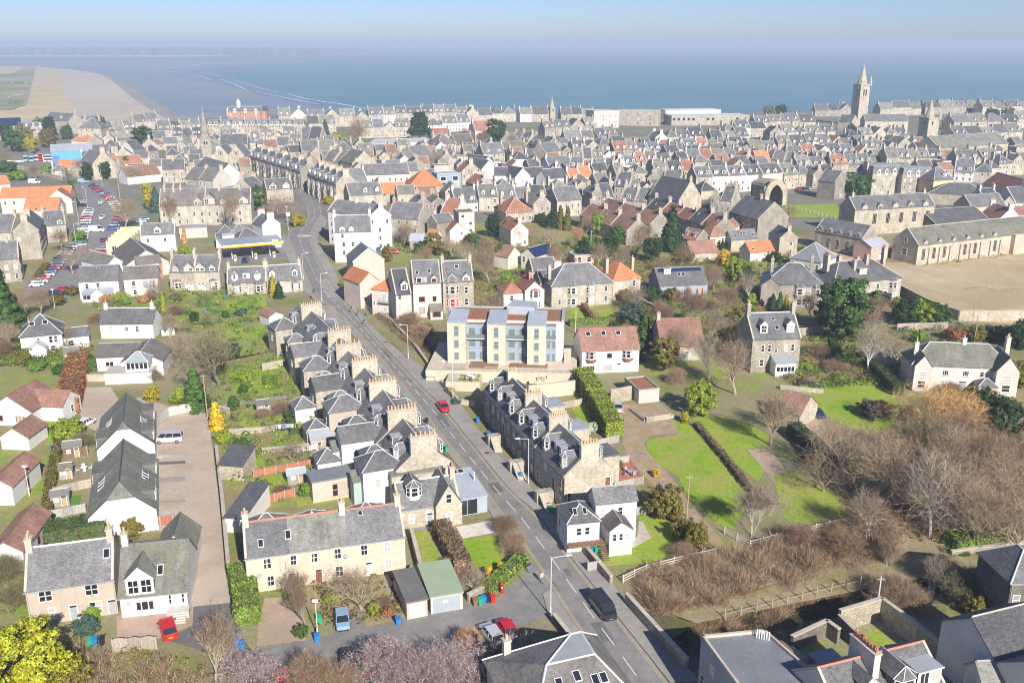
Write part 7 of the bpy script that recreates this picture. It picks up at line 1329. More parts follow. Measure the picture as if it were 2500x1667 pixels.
def in_poly(x,y,pl):
 c=np.zeros(len(x),bool);j=len(pl)-1
 for i in range(len(pl)):
  xi,yi,xj,yj=pl[i].x,pl[i].y,pl[j].x,pl[j].y;m=((yi>y)!=(yj>y))&(x<(xj-xi)*(y-yi)/(yj-yi+1e-12)+xi);c^=m;j=i
 return c
def scatter(name,pts,n,c,hh=(.8,2.2),kind='twig',seed=1,cr=1.0,per=40,leaf=.2):
 """growth nobody could count: a mass of stems, or of low leafy clumps"""
 P=[at(*q)for q in pts];rng=np.random.default_rng(seed);x0,x1,y0,y1=min(p.x for p in P),max(p.x for p in P),min(p.y for p in P),max(p.y for p in P)
 x,y=rng.uniform(x0,x1,n*4),rng.uniform(y0,y1,n*4);m=in_poly(x,y,P);x,y=x[m][:n],y[m][:n];n=len(x)
 hs=rng.uniform(*hh,n)*(.7+.5*np.sin(x*.9)*np.cos(y*.7));gz=np.array([min(0,ground_z(a,b))for a,b in zip(x,y)])
 if kind=='twig':
  B=np.stack([x,y,gz],1)[:,None].repeat(per,1);az=rng.uniform(0,2*np.pi,(n,per));r=rng.uniform(.0,cr,(n,per));zz=hs[:,None]*rng.uniform(.3,1.1,(n,per))
  S=B+np.stack([np.cos(az)*r*.45,np.sin(az)*r*.45,zz*rng.uniform(0,.7,(n,per))],2);E=B+np.stack([np.cos(az+.3)*r*1.2,np.sin(az+.3)*r*1.2,zz],2)
  V,F=blades(S.reshape(-1,3),E.reshape(-1,3),.05,rng);me=tri_mesh(name,V,F,'twig')
 else:
  C=np.stack([x,y,gz+hs*.4],1);d=rng.normal(size=(n,per,3));d/=np.linalg.norm(d,axis=2,keepdims=True);d[:,:,2]=np.abs(d[:,:,2])
  Q=C[:,None]+d*(hs[:,None,None]*.65)*np.array([cr,cr,.8]);Q[:,:,2]=np.maximum(Q[:,:,2],.03);V,F=quads(Q.reshape(-1,3),d.reshape(-1,3)+rng.normal(size=(n*per,3))*.4,leaf,rng);me=tri_mesh(name,V,F,'leaf')
 o=inst(name,me,color=BRK[c][0]);return tag(o,kind='stuff')
# --- near, bottom left to right
for q in[('bushF',50,1720,10.5,'yb','at the bottom left corner',1.15),('bushB',165,1690,5.0,'og','below the bright bush at bottom left',1.1),('shrubA',30,1500,5.5,'ol','at the left edge beside the roughcast house',.9),('shrubB',15,1420,4.5,'ol','at the left edge above the roughcast house',1.1),('bushB',212,1545,2.6,'bl','in front of the two grey doors',1.2),('bushA',227,1512,1.9,'lg','clipped, under the roughcast front windows',1.1),('bareC',528,1672,9.5,'gy','at the bottom beside the gravel yard',1.0),('shrubB',575,1640,3.0,'pk','at the bottom left of the blossom'),('bareC',735,1502,7.5,'br','between the pink drive and the garden',.75),('bareC',745,1532,6.5,'br','at the foot of the pink drive',.7),('bushB',722,1475,2.4,'lg','beside the blue-grey cottage door'),('bareB',884,1486,7.8,'gy','in front of the cream cottage row',.95),('bushB',810,1470,1.7,'yg','on the small front garden',1.4),('bushA',912,1497,1.6,'yg','beside the parked blue car garden'),('shrubB',935,1480,1.6,'rd','in the rockery before the cottage row',1.2),('bushB',945,1500,1.2,'bn','in the rockery before the cottage row',1.3),('bushB',735,1552,1.7,'mg','beside the blue bin at the pink drive',1.1),('shrubA',320,1470,2.6,'or','at the corner of the white cottage',.9),('bushA',325,1310,3.0,'og','behind the white cottage chimney'),('blossom',628,1690,6.5,'pk','at the bottom left of the blossom row'),('blossom',905,1672,6.8,'pk','left of the two red parked cars'),('blossom',1010,1690,7.0,'pk','in the middle of the blossom row',1.1),('blossom',1085,1665,6.6,'pk','below the wide green-roofed garage'),('blossom',1165,1682,6.6,'pk','right in the blossom row',1.1),('blossom',1262,1640,5.0,'pk','beside the roadside wall',1.0),('shrubA',765,1690,6.0,'tn','at the bottom between blossom trees',1.1),('shrubA',842,1710,5.5,'tn','at the very bottom left of the red cars',1.0),('shrubA',1140,1590,4.0,'or','beside the grey and red parked cars'),('shrubB',1215,1640,4.0,'br','between blossom and roadside wall'),('shrubB',1300,1600,2.5,'pk','at the end of the roadside wall'),('bareD',1155,1445,4.2,'gy','behind the stone wall beside the post box',.9),('shrubB',1235,1300,3.4,'br','beside the road at the zinc extension',1.0),('shrubB',1252,1340,3.2,'tn','beside the road below the zinc extension',1.1),('shrubA',1268,1370,2.6,'br','beside the hedge at the road corner',1.1),('bushA',1195,1408,1.7,'ye','against the long roadside hedge, left',.8),('bushA',1222,1398,1.7,'ye','against the long roadside hedge, right',.8),('shrubB',1095,1386,2.0,'tn','at the end of the garden lawn',1.2),('shrubB',1668,1362,3.0,'tn','round, on the cottage lawn',1.15),('bushB',1622,1262,6.4,'og','beside the dirt drive',.85),('roundB',1700,1352,5.0,'og','at the corner of the cottage lawn',.8),('bushB',1672,1322,4.0,'og','behind the cottage lawn'),('shrubB',1510,1140,1.5,'mg','beside the red deck'),('bushA',1601,1163,1.5,'ye','beside the dirt drive'),('bushA',1672,1032,2.4,'yo','at the head of the long lawn',.8),('birch',1835,1310,10.5,'pw','at the end of the long lawns',1.0),('bareC',1882,1088,13.0,'gy','left of the parked blue car',.85),('bareB',1905,1050,8.0,'gy','behind the small stone garage'),('roundB',1706,1012,7.0,'yg','large, above the long lawn',1.1),('holm',1622,905,8.0,'og','yew, beside the retaining garden',1.1),('bareC',1730,925,12.0,'pw','in front of the tall stone villa',1.0),('bareA',1795,962,14.0,'gy','left of the tall stone villa',.8),('bareA',1832,868,10,'gy','close to the tall stone villa',.8),('shrubB',1650,935,4,'tn','below the yew'),('bareA',2118,912,12.5,'pw','beside the villa lawn hedge',.75),('bareB',2185,905,10,'gy','left of the pale villa',.8),('willow',2295,1065,11.5,'wl','weeping in front of the pale villa',1.15),('bushB',2132,1018,4.2,'pu','clipped round on the villa lawn',1.35),('bushB',2405,1030,7.5,'dg','right of the orange willow',1.0),('bushA',2448,1060,7.0,'dg','right edge below the pale villa',1.0),('bushB',2375,1000,5.0,'mg','below the pale villa steps'),('bushA',2368,972,2.6,'yo','in front of the pale villa porch'),('shrubB',2322,965,3.5,'br','before the pale villa door'),('bareD',2035,1100,7.0,'gy','beside the car drive',1.0),('spruce',1552,880,7.5,'mg','right of the red-bay white house',.95),('spruce',1572,850,9.5,'mg','behind the red-bay white house',.9),('bushB',1440,1055,2.4,'wh','flowering, right of the stone terrace',1.3)]:
 T(*q)
for i,(k,x,y,h,c,w)in enumerate([('bareB',2060,1180,12,'gy',1),('bareA',2130,1235,13,'gy',1),('bareB',2215,1265,14,'gy',1),('bareA',2270,1310,14,'pw',.9),('bareB',2335,1290,13.5,'gy',1),('bareA',2400,1340,14,'gy',.9),('bareB',2450,1260,13,'br',1),('bareA',2310,1190,12,'gy',1),('bareB',2165,1150,11,'br',1),('bareA',2500,1200,13,'gy',.9),('bareD',2110,1320,9,'br',1),('bareA',2240,1150,12,'ol',1),('bareC',2380,1200,13,'gy',1),('bareA',2490,1330,13,'gy',1),('bareD',2010,1200,8,'br',.9),('bareB',2370,1120,10,'br',1)]):
 T(k,x,y,h,c,f'in the wood right of the lawns, spot {ordn(i)} of the wood',w,lab=f'{CN[c]} {KN[k]} {["at the left margin of","low in the left of","in the heart of","with pale limbs in","right of the middle of","in the lower right of","at the right side of","in the upper middle of","at the upper left of","at the far right of","at the lower left corner of","greenish, at the top of","tall and slim in","at the lower right corner of","nearest the last lawn in","at the top right of"][i]} the wood')
for i,(k,x,y,h,c,w)in enumerate([('shrubA',1960,1345,5,'rd',1.1),('shrubA',2060,1360,5.5,'br',1.2),('bareC',2160,1380,8,'gy',.9),('shrubB',2190,1478,5.5,'tn',1.2),('bareC',2265,1432,8,'pw',.8),('bareC',2300,1440,8,'pw',.8),('shrubB',2360,1460,5,'ol',1.2),('shrubA',2440,1480,5,'br',1.1),('bushB',2380,1500,3.5,'og',1.0),('bareC',2120,1320,9,'pw',.8),('shrubB',2470,1520,3.5,'bl',1.2),('bushB',2330,1345,3,'mg',1.6),('bushB',2430,1330,3,'lg',1.6)]):
 T(k,x,y,h,c,['on the thicket edge left of the burn','in the thicket above the burn','leaning over the thicket above the burn','on the near bank of the burn','paired slim on the burn bank, left','paired slim on the burn bank, right','on the burn bank above the white house','at the right edge of the burn','beside the white house at the burn','in the upper thicket below the last lawn','behind the white house roof','on the far burn bank wall, left','on the far burn bank wall, right'][i],w)
# --- left side and terrace gardens
for q in[('bareA',535,940,15,'ol','large in the gardens right of the bungalow',1.0),('bareB',480,900,10,'gy','behind the large garden tree',1.0),('bareA',30,850,8,'gy','below the white hipped house, left',.9),('bareB',175,850,7,'br','between the hipped house and bungalow',.9),('bareB',290,900,4,'gy','at the bungalow corner',.9),('shrubA',350,800,4,'tn','right of the low white cottage',1.1),('bareB',385,735,7,'br','left of the stone pair',.9),('shrubB',260,740,3,'or','left of the low white cottage roof',1.2),('roundB',525,900,7,'og','beneath the large garden tree',1.0),('bareB',455,955,9,'gy','left of the large garden tree',1.0),('spruce',480,1000,9.0,'mg','at the head of the gravel yard',1.2),('cypress',530,1048,5.6,'ye','golden, beside the gravel yard wall',1.35),('bushA',758,1062,3.0,'ye','beside the rear outshots',1.0),('bushA',372,978,3.3,'yo','ball below the bungalow, left',1.0),('bushA',440,985,3.7,'yg','ball below the bungalow, right',.95),('bushB',170,1080,5.4,'yg','beside the white parked car',1.0),('shrubB',205,1092,3.6,'ol','in front of the mossy slate block',1.1),('shrubB',302,1018,3.4,'gy','on the gravel island',1.1),('shrubB',380,930,3.2,'gy','against the bungalow gable',.9),('bushB',150,915,3,'mg','above the copper hedge'),('bushB',90,905,2.6,'lg','in the left garden',1.5),('bushB',60,880,3.5,'og','below the white hipped house',1.2),('shrubA',20,870,5,'br','below the white hipped house at the edge'),('bareA',415,825,7,'gy','right of the low white cottage',.9),('bareB',450,880,8,'gy','between bungalow and gardens',.9),('bushB',560,875,4.5,'dg','in the middle of the gardens',1.2),('bushB',600,930,2.4,'yg','in the terrace gardens, upper',1.6),('bushB',660,935,2.2,'lg','left of the white outhouse door',1.5),('bushA',595,960,2.2,'mg','clipped cone in the terrace gardens'),('shrubB',690,1010,2.8,'rd','in the terrace gardens, middle',1.3),('shrubB',640,1020,2.4,'tn','left of the garden shed',1.3),('bareD',712,1128,5.0,'br','low in the terrace gardens',1.0),('bushA',750,1210,2.4,'lg','beside the red board fence',1.0),('bushB',880,1215,2.2,'og','below the outside stair'),('shrubB',690,1205,2.0,'br','in the lowest garden',1.2),('bushB',590,1090,2.0,'mg','beside the yard wall',1.4),('bushB',545,1080,2.8,'yg','on the yard wall',1.1),('bushA',572,1000,3,'mg','below the dark garden bush',.8),('spruce',5,800,18,'mg','tall at the left edge',1.15),('bareC',70,785,11,'gy','right of the tall edge conifer',.9),('bareA',100,770,9,'br','below the car park',.9),('bareA',178,668,9,'gy','at the car park bend',.9),('bareC',200,720,9,'gy','between car park and white porch house',.7),('bareB',215,650,8,'tn','in the car park bend'),('bushB',140,745,3.5,'og','hedge end below the car park',1.2),('bushB',175,720,3.0,'og','above the white cottage path',1.3),('bushB',290,735,3.0,'yg','right of the glazed porch',1.1),('bushA',310,745,2.6,'lg','spiky, right of the glazed porch'),('bushB',350,740,2.8,'or','before the cream house'),('shrubA',372,735,4,'tn','right of the cream house'),('cypress',400,760,5.5,'yg','between the cream house and stone pair',.7),('bushB',430,735,2.5,'ol','below the stone pair',1.4),('shrubB',430,770,3.5,'br','below the stone pair, lower',1.2),('bushA',475,785,2.8,'dg','clipped below the terraced lawns'),('bareB',500,800,5,'ol','below the terraced lawns'),('shrubB',235,790,3.5,'br','left of the low white cottage'),('cypress',668,725,6.8,'yo','golden, before the end cottage',.8),('spruce',682,728,5.0,'dg','beside the golden conifer',1.2),('bushB',590,770,2.4,'bl','square clipped by the small lawns',1.3),('bushA',552,775,2.0,'mg','square clipped beside the path'),('cypress',452,605,8,'or','slim, left of the petrol station',.6),('bushB',452,625,4.5,'yg','below the slim orange conifer',.8),('shrubB',1000,800,5,'br','on the bank below the pink houses',1.2),('shrubB',1030,830,5,'tn','on the bank left of the modern flats',1.1),('bushB',1040,815,3.5,'og','on the roadside bank'),('bushA',862,738,2.4,'lg','clipped beside the road, first'),('bushA',885,748,2.2,'lg','clipped beside the road, second'),('bushB',840,700,3,'yg','beside the roadside sign'),('bushB',1100,960,1.6,'yo','in the bed below the modern flats',1.2),('bushB',1115,985,1.4,'bl','in the bed at the ramp',1.6)]:
 T(*q)
# --- gardens in the middle
for q in[('bareB',1215,775,8,'tn','round and dense above the modern flats',.95),('bareA',1195,690,12,'gy','right of the red-curtained house',.9),('bareA',1180,640,10,'br','above the red-curtained house',.9),('roundB',1222,650,8,'mg','among the bare garden trees',.7),('roundB',1240,720,7,'lg','ivy-clad, left of the red-roofed house',.8),('roundA',1062,622,8,'og','above the dark-roofed houses',1.0),('bushB',1030,620,5.5,'mg','left of the olive round tree'),('bareB',1105,625,8,'gy','right of the olive round tree',1.0),('bushB',1150,600,5,'dg','below the white gabled cottage'),('roundB',1205,580,9,'dg','above the solar-roofed house',.8),('roundB',1240,590,8,'mg','left of the pale red-roofed gable',.7),('bushB',1320,625,5,'yg','right of the solar-roofed house'),('bareB',1340,610,9,'gy','wide, in the middle gardens',1.1),('bareA',1355,660,9,'gy','behind the stone hipped house',.9),('bareC',1400,608,9.5,'or','glowing in the middle gardens',1.0),('cypress',1368,560,9.5,'og','pair, left',.8),('cypress',1385,562,9.5,'og','pair, right',.8),('bushB',1440,615,7,'mg','right of the glowing tree'),('bushA',1480,625,7,'dg','left of the brown bare tree'),('roundB',1460,575,9,'lg','below the descending tiled terrace',.8),('bushB',1320,545,5,'dg','below the gabled villa'),('bareD',1300,590,8,'br','left of the wide bare tree',1.0),('bareB',1548,625,10,'br','below the tiled terrace gable',1.0),('roundB',1592,640,9,'dg','left of the tall fir',.9),('spruce',1638,612,16,'dg','tall fir in the gardens',1.05),('roundB',1605,560,9,'og','above the tall fir',.7),('spruce',1720,592,8,'mg','above the long low cottage',.9),('bareB',1610,660,6,'tn','below the tall fir'),('bushA',1768,652,6,'ye','above the garden slope',.8),('roundA',1795,690,8.5,'yg','right of the dark barn',.8),('bushB',1812,690,7,'dg','right of the yellow-green tree',.8),('bareC',1830,745,11,'pw','below the yellow-green tree',.8),('bareA',1745,720,9,'rd','right of the dark barn',.9),('bareA',1740,690,7,'br','above the dark barn end'),('birch',1682,795,12,'rd','in front of the dark barn',1.1),('birch',1615,805,9,'rd','left of the tall birch',1.0),('bareA',1735,830,10,'gy','left of the brown outbuilding',.8),('bushB',1590,735,5,'dg','left of the dark barn front',1.2),('bushB',1640,735,4.5,'og','before the dark barn',1.0),('bushB',1525,735,4,'og','below the orange-roofed house'),('bushB',1505,715,3,'ye','at the orange-roofed house corner'),('bushB',1545,790,6,'bl','above the conifers',1.2),('bushA',1835,745,3.5,'yg','clipped, left of the villa pair'),('bushB',1860,740,4,'og','left of the villa pair'),('bushB',1805,790,5,'og','left of the tall villa roof',1.2),('cypress',1885,760,5,'dg','below the villa pair, left'),('cypress',1902,760,5.5,'mg','below the villa pair, middle'),('cypress',1918,762,5,'yo','below the villa pair, right'),('holm',2052,830,16,'mg','massive, before the villa pair',1.15),('bareA',2125,835,10,'rd','right of the massive evergreen',.9),('bareA',2135,790,9,'br','below the right villa',.9),('bushB',2150,745,5,'pu','below the right villa corner',1.1),('bushB',2210,790,8,'dg','left of the field wall',1.0),('bushB',2250,790,7.5,'yg','bright, beside the field wall',1.0),('bushB',2292,795,7,'mg','against the field wall',.8),('bushA',2187,745,2.5,'lg','at the right villa drive'),('bushB',2330,830,4,'bn','above the pale villa',1.2),('bushB',2380,830,4,'og','above the pale villa, right of copper bush',1.4),('bushB',2430,830,4.5,'dg','dark, above the pale villa',1.4),('bushA',2490,850,7,'dg','at the right edge above the pale villa'),('bushB',2480,940,6,'og','at the right edge beside the pale villa'),('bushB',2240,835,3.5,'lg','behind the pale store'),('bushA',2345,832,2.2,'ye','small, above the pale villa'),('bushB',1950,900,2.2,'lg','right of the tall villa steps',1.3),('bushA',1975,905,1.6,'yg','clipped, before the tall villa',1.3),('shrubB',2040,905,3,'rd','above the villa lawn',1.6),('shrubB',2000,870,4,'tn','right of the tall villa',1.4),('shrubB',1975,940,2,'pk','heather bed below the tall villa',1.6),('bushB',2010,790,5,'dg','below the massive evergreen'),('bushB',1925,622,3.6,'lg','right of the orange cottage',1.2),('bushB',1890,640,4,'dg','below the orange cottage',1.2),('bushA',1955,650,4,'mg','left of the solar-roofed low house'),('bareD',1925,535,8,'tn','on the churchyard lawn',1.0),('bushB',1680,640,4,'dg','beside the long low cottage'),('bushB',1760,610,4,'dg','below the brown hipped house')]:
 T(*q)
for q in[('bareA',985,600,10,'br','beside the grey shelter',.9),('roundB',945,640,6,'og','right of the small yard cars',.8),('bareB',1130,650,10,'gy','left of the red-roofed house',.9),('roundB',1160,615,7,'mg','below the blue tarpaulin',.9),('bareA',1265,600,10,'br','left of the pale gable foot',.8),('bareB',1300,640,8,'tn','right of the solar-roofed house',.9),('roundA',1420,640,7,'dg','above the stone hipped house',.8),('bareA',1460,650,9,'gy','above the orange-roofed house',.8),('roundB',1505,600,8,'mg','below the tiled gable end',.8),('bareA',1520,660,9,'rd','right of the orange-roofed house chimney',.8),('bareA',1575,600,10,'gy','between the terraces and the fir',.8),('bareB',1660,650,9,'br','right of the tall fir',.9),('roundB',1690,700,7,'og','left of the dark barn roof',.8),('bareB',1560,760,9,'rd','below the orange-roofed house',.9),('roundB',1500,840,6,'dg','left of the conifers',.8),('bareA',1770,770,10,'br','in the slope gardens',.9),('bareB',1800,860,10,'tn','left of the tall villa gable',.9),('roundB',1755,860,5,'og','behind the outbuilding'),('bareA',1660,880,9,'gy','above the yew',.8),('bareA',1980,780,9,'br','left of the massive evergreen',.8),('bareA',1040,650,8,'tn','above the dark-roofed houses, low',.8),('roundB',1350,560,8,'dg','left of the conifer pair',.8),('bareA',1430,575,9,'tn','right of the conifer pair',.9)]:T(*q)
# --- far trees
for q in[('cedar',1025,347,17,'dg','rising above the town',.95),('bareA',868,362,17,'gy','great, above the modern hall',1.0),('bareB',872,335,15,'rd','behind the great bare tree',.9),('spruce',795,345,13,'bl','left of the great bare tree',1.1),('bushB',822,352,8,'yo','left of the great bare tree'),('roundA',350,368,14,'dg','beside the steeple terrace',.9),('cedar',125,345,14,'dg','above the bus depot',.8),('roundB',120,360,11,'og','below the dark cedar at left'),('roundA',40,372,13,'mg','at the left edge beside the depot',.9),('roundB',80,372,9,'yo','left of the bus depot'),('bareB',15,405,9,'ol','at the left edge below the depot',1.0),('roundA',1215,352,15,'dg','in the town middle',1.0),('bareA',1180,370,13,'br','left of the dark town tree',1.0),('bareA',1135,355,12,'rd','right of the cedar',.9),('bareA',1250,372,12,'gy','right of the dark town tree',.8),('bushB',1415,352,7,'yo','in the town right of the middle'),('roundA',1268,268,9,'dg','on the shore skyline',.9),('bareB',960,398,10,'gy','before the modern white hall',.9),('bareC',848,412,13,'rd','left of the church hall gable',.6),('bareA',1072,420,11,'gy','left of the modern gables',.8),('bushB',1090,418,7,'lg','beside the blue glazed house'),('bushA',308,412,6,'dg','small, left of pair above the institute',.9),('bushA',335,406,5,'dg','small, right of pair above the institute',.9),('holm',258,438,8,'dg','before the blank stone gable',.9),('bushA',215,440,8,'dg','left of the blank stone gable',.7),('bareB',160,450,8,'ol','above the orange school',1.0),('roundB',20,345,11,'dg','left of the yellow flats'),('roundA',62,350,11,'og','above the coaches'),('roundB',100,335,12,'mg','left of the dark cedar'),('roundB',165,340,9,'mg','above the depot roof'),('bareA',205,430,9,'br','right of the depot'),('bushB',20,420,6,'mg','left of the depot wall',1.4),('bushB',120,425,5,'lg','below the depot',1.4),('bushB',45,440,5,'lg','left of the school',1.5),('bareA',90,440,8,'br','left of the school trees'),('spruce',180,500,9,'mg','beside the orange school end',.8),('bareA',306,560,12,'gy','left of the institute',1.0),('bareC',418,556,12,'br','before the institute, left',.7),('bareC',562,560,13,'br','before the institute, right',.7),('bareA',330,450,9,'gy','beside the white hall'),('holm',366,512,10,'yo','left of the institute, golden',.6),('spruce',383,518,9,'bl','left of the institute, bluish',1.0),('roundA',626,516,9,'mg','right of the institute',1.0),('bareB',700,535,9,'rd','at the road bend',1.0),('bareB',680,525,8,'br','left of the road bend'),('bushB',728,552,5,'yo','at the road bend corner'),('bareA',150,615,8,'br','before the tenement shop',.8),('bushB',195,590,4,'lg','beside the car park lamp'),('bareB',985,420,7,'gy','right of the pink flats'),('roundA',2092,484,10,'mg','above the school',1.05),('roundB',2262,478,9,'mg','behind the tall school hall'),('bushB',2060,405,7,'og','left of the mansard block'),('bushB',1940,368,7,'mg','among the roofs'),('bareA',1785,500,11,'gy','beside the ruin, left',.8),('bareA',1840,490,10,'gy','before the white shops',.7),('bareA',2340,410,12,'gy','before the long nave, left',1.0),('bareA',2400,405,11,'br','before the long nave, right',1.0),('bareB',1960,455,8,'gy','beyond the ruin'),('bareB',1730,395,11,'tn','among roofs behind the shops',1.0),('bareB',1790,398,10,'br','behind the white shops'),('roundB',1875,285,9,'ol','on the shore left of the college',1.3),('roundB',1905,283,9,'dg','on the shore at the college row',1.3),('roundB',2460,290,9,'ol','on the shore at the right',1.6),('roundB',2420,292,9,'dg','on the shore right of the towers',1.5),('bareA',740,440,7,'yo','below the bay-windowed terrace'),('bushB',805,500,4,'yo','below the curved terrace'),('bareA',1310,440,8,'br','before the modern white house',.7),('bareB',640,345,11,'ol','behind the church',.9),('bareA',465,345,9,'rd','left of the steeple'),('roundB',245,325,11,'dg','left of the round tree'),('bushB',2240,262,5,'og','on the shore below the skyline'),('bareA',1620,300,10,'gy','left of the library',1.2)]:
 q=list(q);q[3]*=1.22;T(*q)
# --- hedges
for pts,w,h,c,lab in[([(196,890),(182,945),(165,1012)],4.2,3.2,'bn','long copper beech hedge above the tiled houses'),([(118,1330),(262,1308)],4.0,3.0,'mg','thick green hedge behind the roughcast house'),([(588,1412),(600,1465),(606,1525)],3.0,2.6,'lg','overgrown hedge left of the pink drive'),([(1185,1452),(1225,1420),(1278,1375)],1.5,1.7,'lg','neat green hedge along the road corner'),([(1075,1300),(1100,1345),(1130,1400)],2.4,2.2,'br','brown hedge between the two garden lawns'),([(1420,935),(1452,985)],3.6,3.6,'yg','tall bright hedge beside the modern flats, upper'),([(1455,990),(1500,1072)],3.2,3.4,'yg','tall bright hedge beside the car drive, lower'),([(1935,1062),(1985,1105),(2030,1165)],2.4,2.6,'dg','dark hedge along the car drive'),([(2125,900),(2190,965)],2.2,2.4,'dg','dark hedge beside the villa lawn'),([(2030,850),(2052,905)],1.6,2.4,'dg','narrow dark hedge right of the tall villa'),([(150,1060),(125,1180),(112,1300)],1.5,1.3,'og','narrow hedge strip behind the tiled houses'),([(205,905),(230,900)],4,3,'mg','square green hedge beside the copper hedge'),([(90,690),(115,655)],2.2,1.8,'og','hedge along the car park edge'),([(1700,1040),(1760,1110),(1840,1210)],1.0,.9,'br','low brown hedge between the long lawns'),([(1390,795),(1500,788)],1.6,1.6,'lg','clipped hedge above the red-bay house'),([(1424,752),(1452,790)],1.2,1.5,'bn','copper hedge between two small lawns'),([(2320,1330),(2420,1318),(2520,1300)],3.5,1.6,'lg','ivy-covered bank wall above the burn'),([(145,905),(135,890)],3,2.5,'lg','green hedge above the copper hedge'),([(700,1010),(720,1060)],1.4,1.2,'mg','small hedge in the terrace gardens')]:
 hedge(pts,w,h,c,lab)
# --- growth nobody could count
for nm,pts,n,c,hh,kind,cr,per in[('thicket',[(1620,1545),(1750,1512),(1900,1470),(2080,1428),(2200,1405),(2200,1420),(2060,1462),(1900,1505),(1760,1545),(1660,1572)],330,'br',(.9,2.0),'twig',1.3,36),('thicket',[(1760,1570),(1900,1530),(2030,1500),(2130,1485),(2140,1505),(2020,1545),(1900,1580)],200,'ol',(.6,1.6),'twig',1.2,34),('thicket',[(1560,1410),(1660,1375),(1720,1365),(1800,1400),(1760,1470),(1690,1495),(1610,1490),(1560,1460)],520,'tn',(1.2,2.4),'twig',1.3,38),('thicket',[(1720,1370),(1830,1340),(1960,1330),(2060,1350),(1990,1420),(1880,1450),(1770,1470)],460,'tn',(1.5,3.0),'twig',1.5,38),('thicket',[(1860,1310),(2090,1275),(2200,1300),(2180,1400),(2060,1430),(1960,1400)],420,'br',(1.2,2.8),'twig',1.5,38),('thicket',[(1540,1462),(1700,1465),(1880,1430),(2090,1385),(2110,1428),(1900,1482),(1720,1522),(1600,1500)],950,'tn',(1.3,2.8),'twig',1.4,34),('undergrowth',[(1960,1110),(2240,1040),(2520,1000),(2560,1320),(2300,1330),(2080,1290)],900,'og',(.4,1.2),'leaf',1.2,22),('thicket',[(2000,1130),(2260,1070),(2520,1040),(2560,1310),(2300,1330),(2080,1290)],700,'br',(.8,2.2),'twig',1.4,30),('undergrowth',[(1080,640),(1250,600),(1500,610),(1500,650),(1240,760),(1170,780)],420,'og',(.8,2.4),'leaf',1.1,34),('thicket',[(1080,640),(1250,600),(1500,610),(1500,650),(1240,760),(1170,780)],500,'br',(1.2,3.2),'twig',1.5,30),('undergrowth',[(1500,620),(1750,620),(1880,680),(1850,860),(1700,850),(1500,800)],520,'og',(.6,2.0),'leaf',1.1,30),('thicket',[(1500,640),(1750,630),(1880,680),(1850,860),(1650,880),(1500,800)],620,'br',(1.0,3.0),'twig',1.5,30),('undergrowth',[(540,880),(690,860),(760,1000),(870,1150),(880,1200),(640,1230),(555,1180),(530,1060)],300,'lg',(.3,1.2),'leaf',1.0,30),('thicket',[(540,880),(690,860),(760,1000),(870,1150),(880,1200),(640,1230),(555,1180),(530,1060)],220,'tn',(.5,1.4),'twig',1.1,26),('undergrowth',[(2240,640),(2330,635),(2440,622),(2500,612),(2500,618),(2440,630),(2330,645),(2250,652)],60,'og',(.3,1.2),'leaf',1.2,24),('undergrowth',[(0,830),(230,850),(200,890),(140,905),(0,895)],240,'og',(.5,1.8),'leaf',1.1,30),('thicket',[(0,820),(60,790),(230,850),(200,890),(0,890)],240,'br',(.8,2.6),'twig',1.4,28),('undergrowth',[(290,720),(480,700),(640,700),(640,780),(500,840),(300,780)],320,'lg',(.3,1.4),'leaf',1.0,26),('thicket',[(1880,840),(2030,850),(2120,920),(1960,955),(1890,930)],260,'rd',(.6,1.8),'twig',1.3,26),('undergrowth',[(2140,760),(2500,820),(2500,860),(2250,850),(2140,800)],260,'dg',(.8,2.6),'leaf',1.1,30),('undergrowth',[(760,1420),(990,1402),(1000,1500),(900,1525),(770,1540)],130,'og',(.3,1.0),'leaf',1.0,30),('thicket',[(905,765),(960,775),(1062,850),(1068,900),(1010,850)],300,'br',(1.0,2.6),'twig',1.4,28),('undergrowth',[(905,765),(960,775),(1062,850),(1068,900),(1010,850)],180,'og',(.5,1.8),'leaf',1.1,30),('undergrowth',[(560,1660),(900,1640),(1250,1600),(1330,1640),(1300,1760),(560,1760)],260,'pu',(.3,.9),'leaf',1.1,26),('undergrowth',[(0,1540),(260,1560),(520,1640),(520,1740),(0,1740)],260,'og',(.4,1.5),'leaf',1.1,30),('thicket',[(100,1590),(420,1620),(520,1680),(500,1760),(100,1760)],240,'tn',(1.0,3.2),'twig',1.4,34)]:
 scatter(nm,pts,n,c,hh,kind,len(pts)*7+n,cr,per)
for k,(c,n,sd)in enumerate([('mg',240,91),('yg',200,92),('lg',200,95),('dg',200,93),('bn',110,94)]):
 for j,pts in enumerate([[(1080,600),(1250,575),(1560,600),(1560,660),(1500,690),(1240,760),(1170,780),(1080,650)],[(1500,630),(1900,640),(1870,690),(1850,850),(1700,850),(1580,800),(1500,720)],[(1880,830),(2080,810),(2260,860),(2180,940),(1960,955),(1880,900)],[(520,790),(650,780),(700,860),(760,1000),(860,1140),(870,1190),(640,1230),(555,1180),(520,1000)],[(0,830),(230,850),(160,900),(0,895)],[(200,720),(640,700),(640,780),(500,850),(420,800),(240,760)],[(960,540),(1130,560),(1100,640),(960,620)],[(1940,600),(2010,620),(1960,660),(1900,650)]]):
  if c in('dg','bn')and j in(3,5):continue
  scatter('undergrowth',pts,int(n*(1,1,.7,.45,.5,.6,.5,.2)[j]),c,(.5,2.6)if c!='yg' else(.3,1.4),'leaf',sd*10+j,1.0,34,.26)
FW=[at(x,135,-9)for x in range(-700,770,18)];rr=random.Random(4);VV,FF=[],[];rng=np.random.default_rng(3)
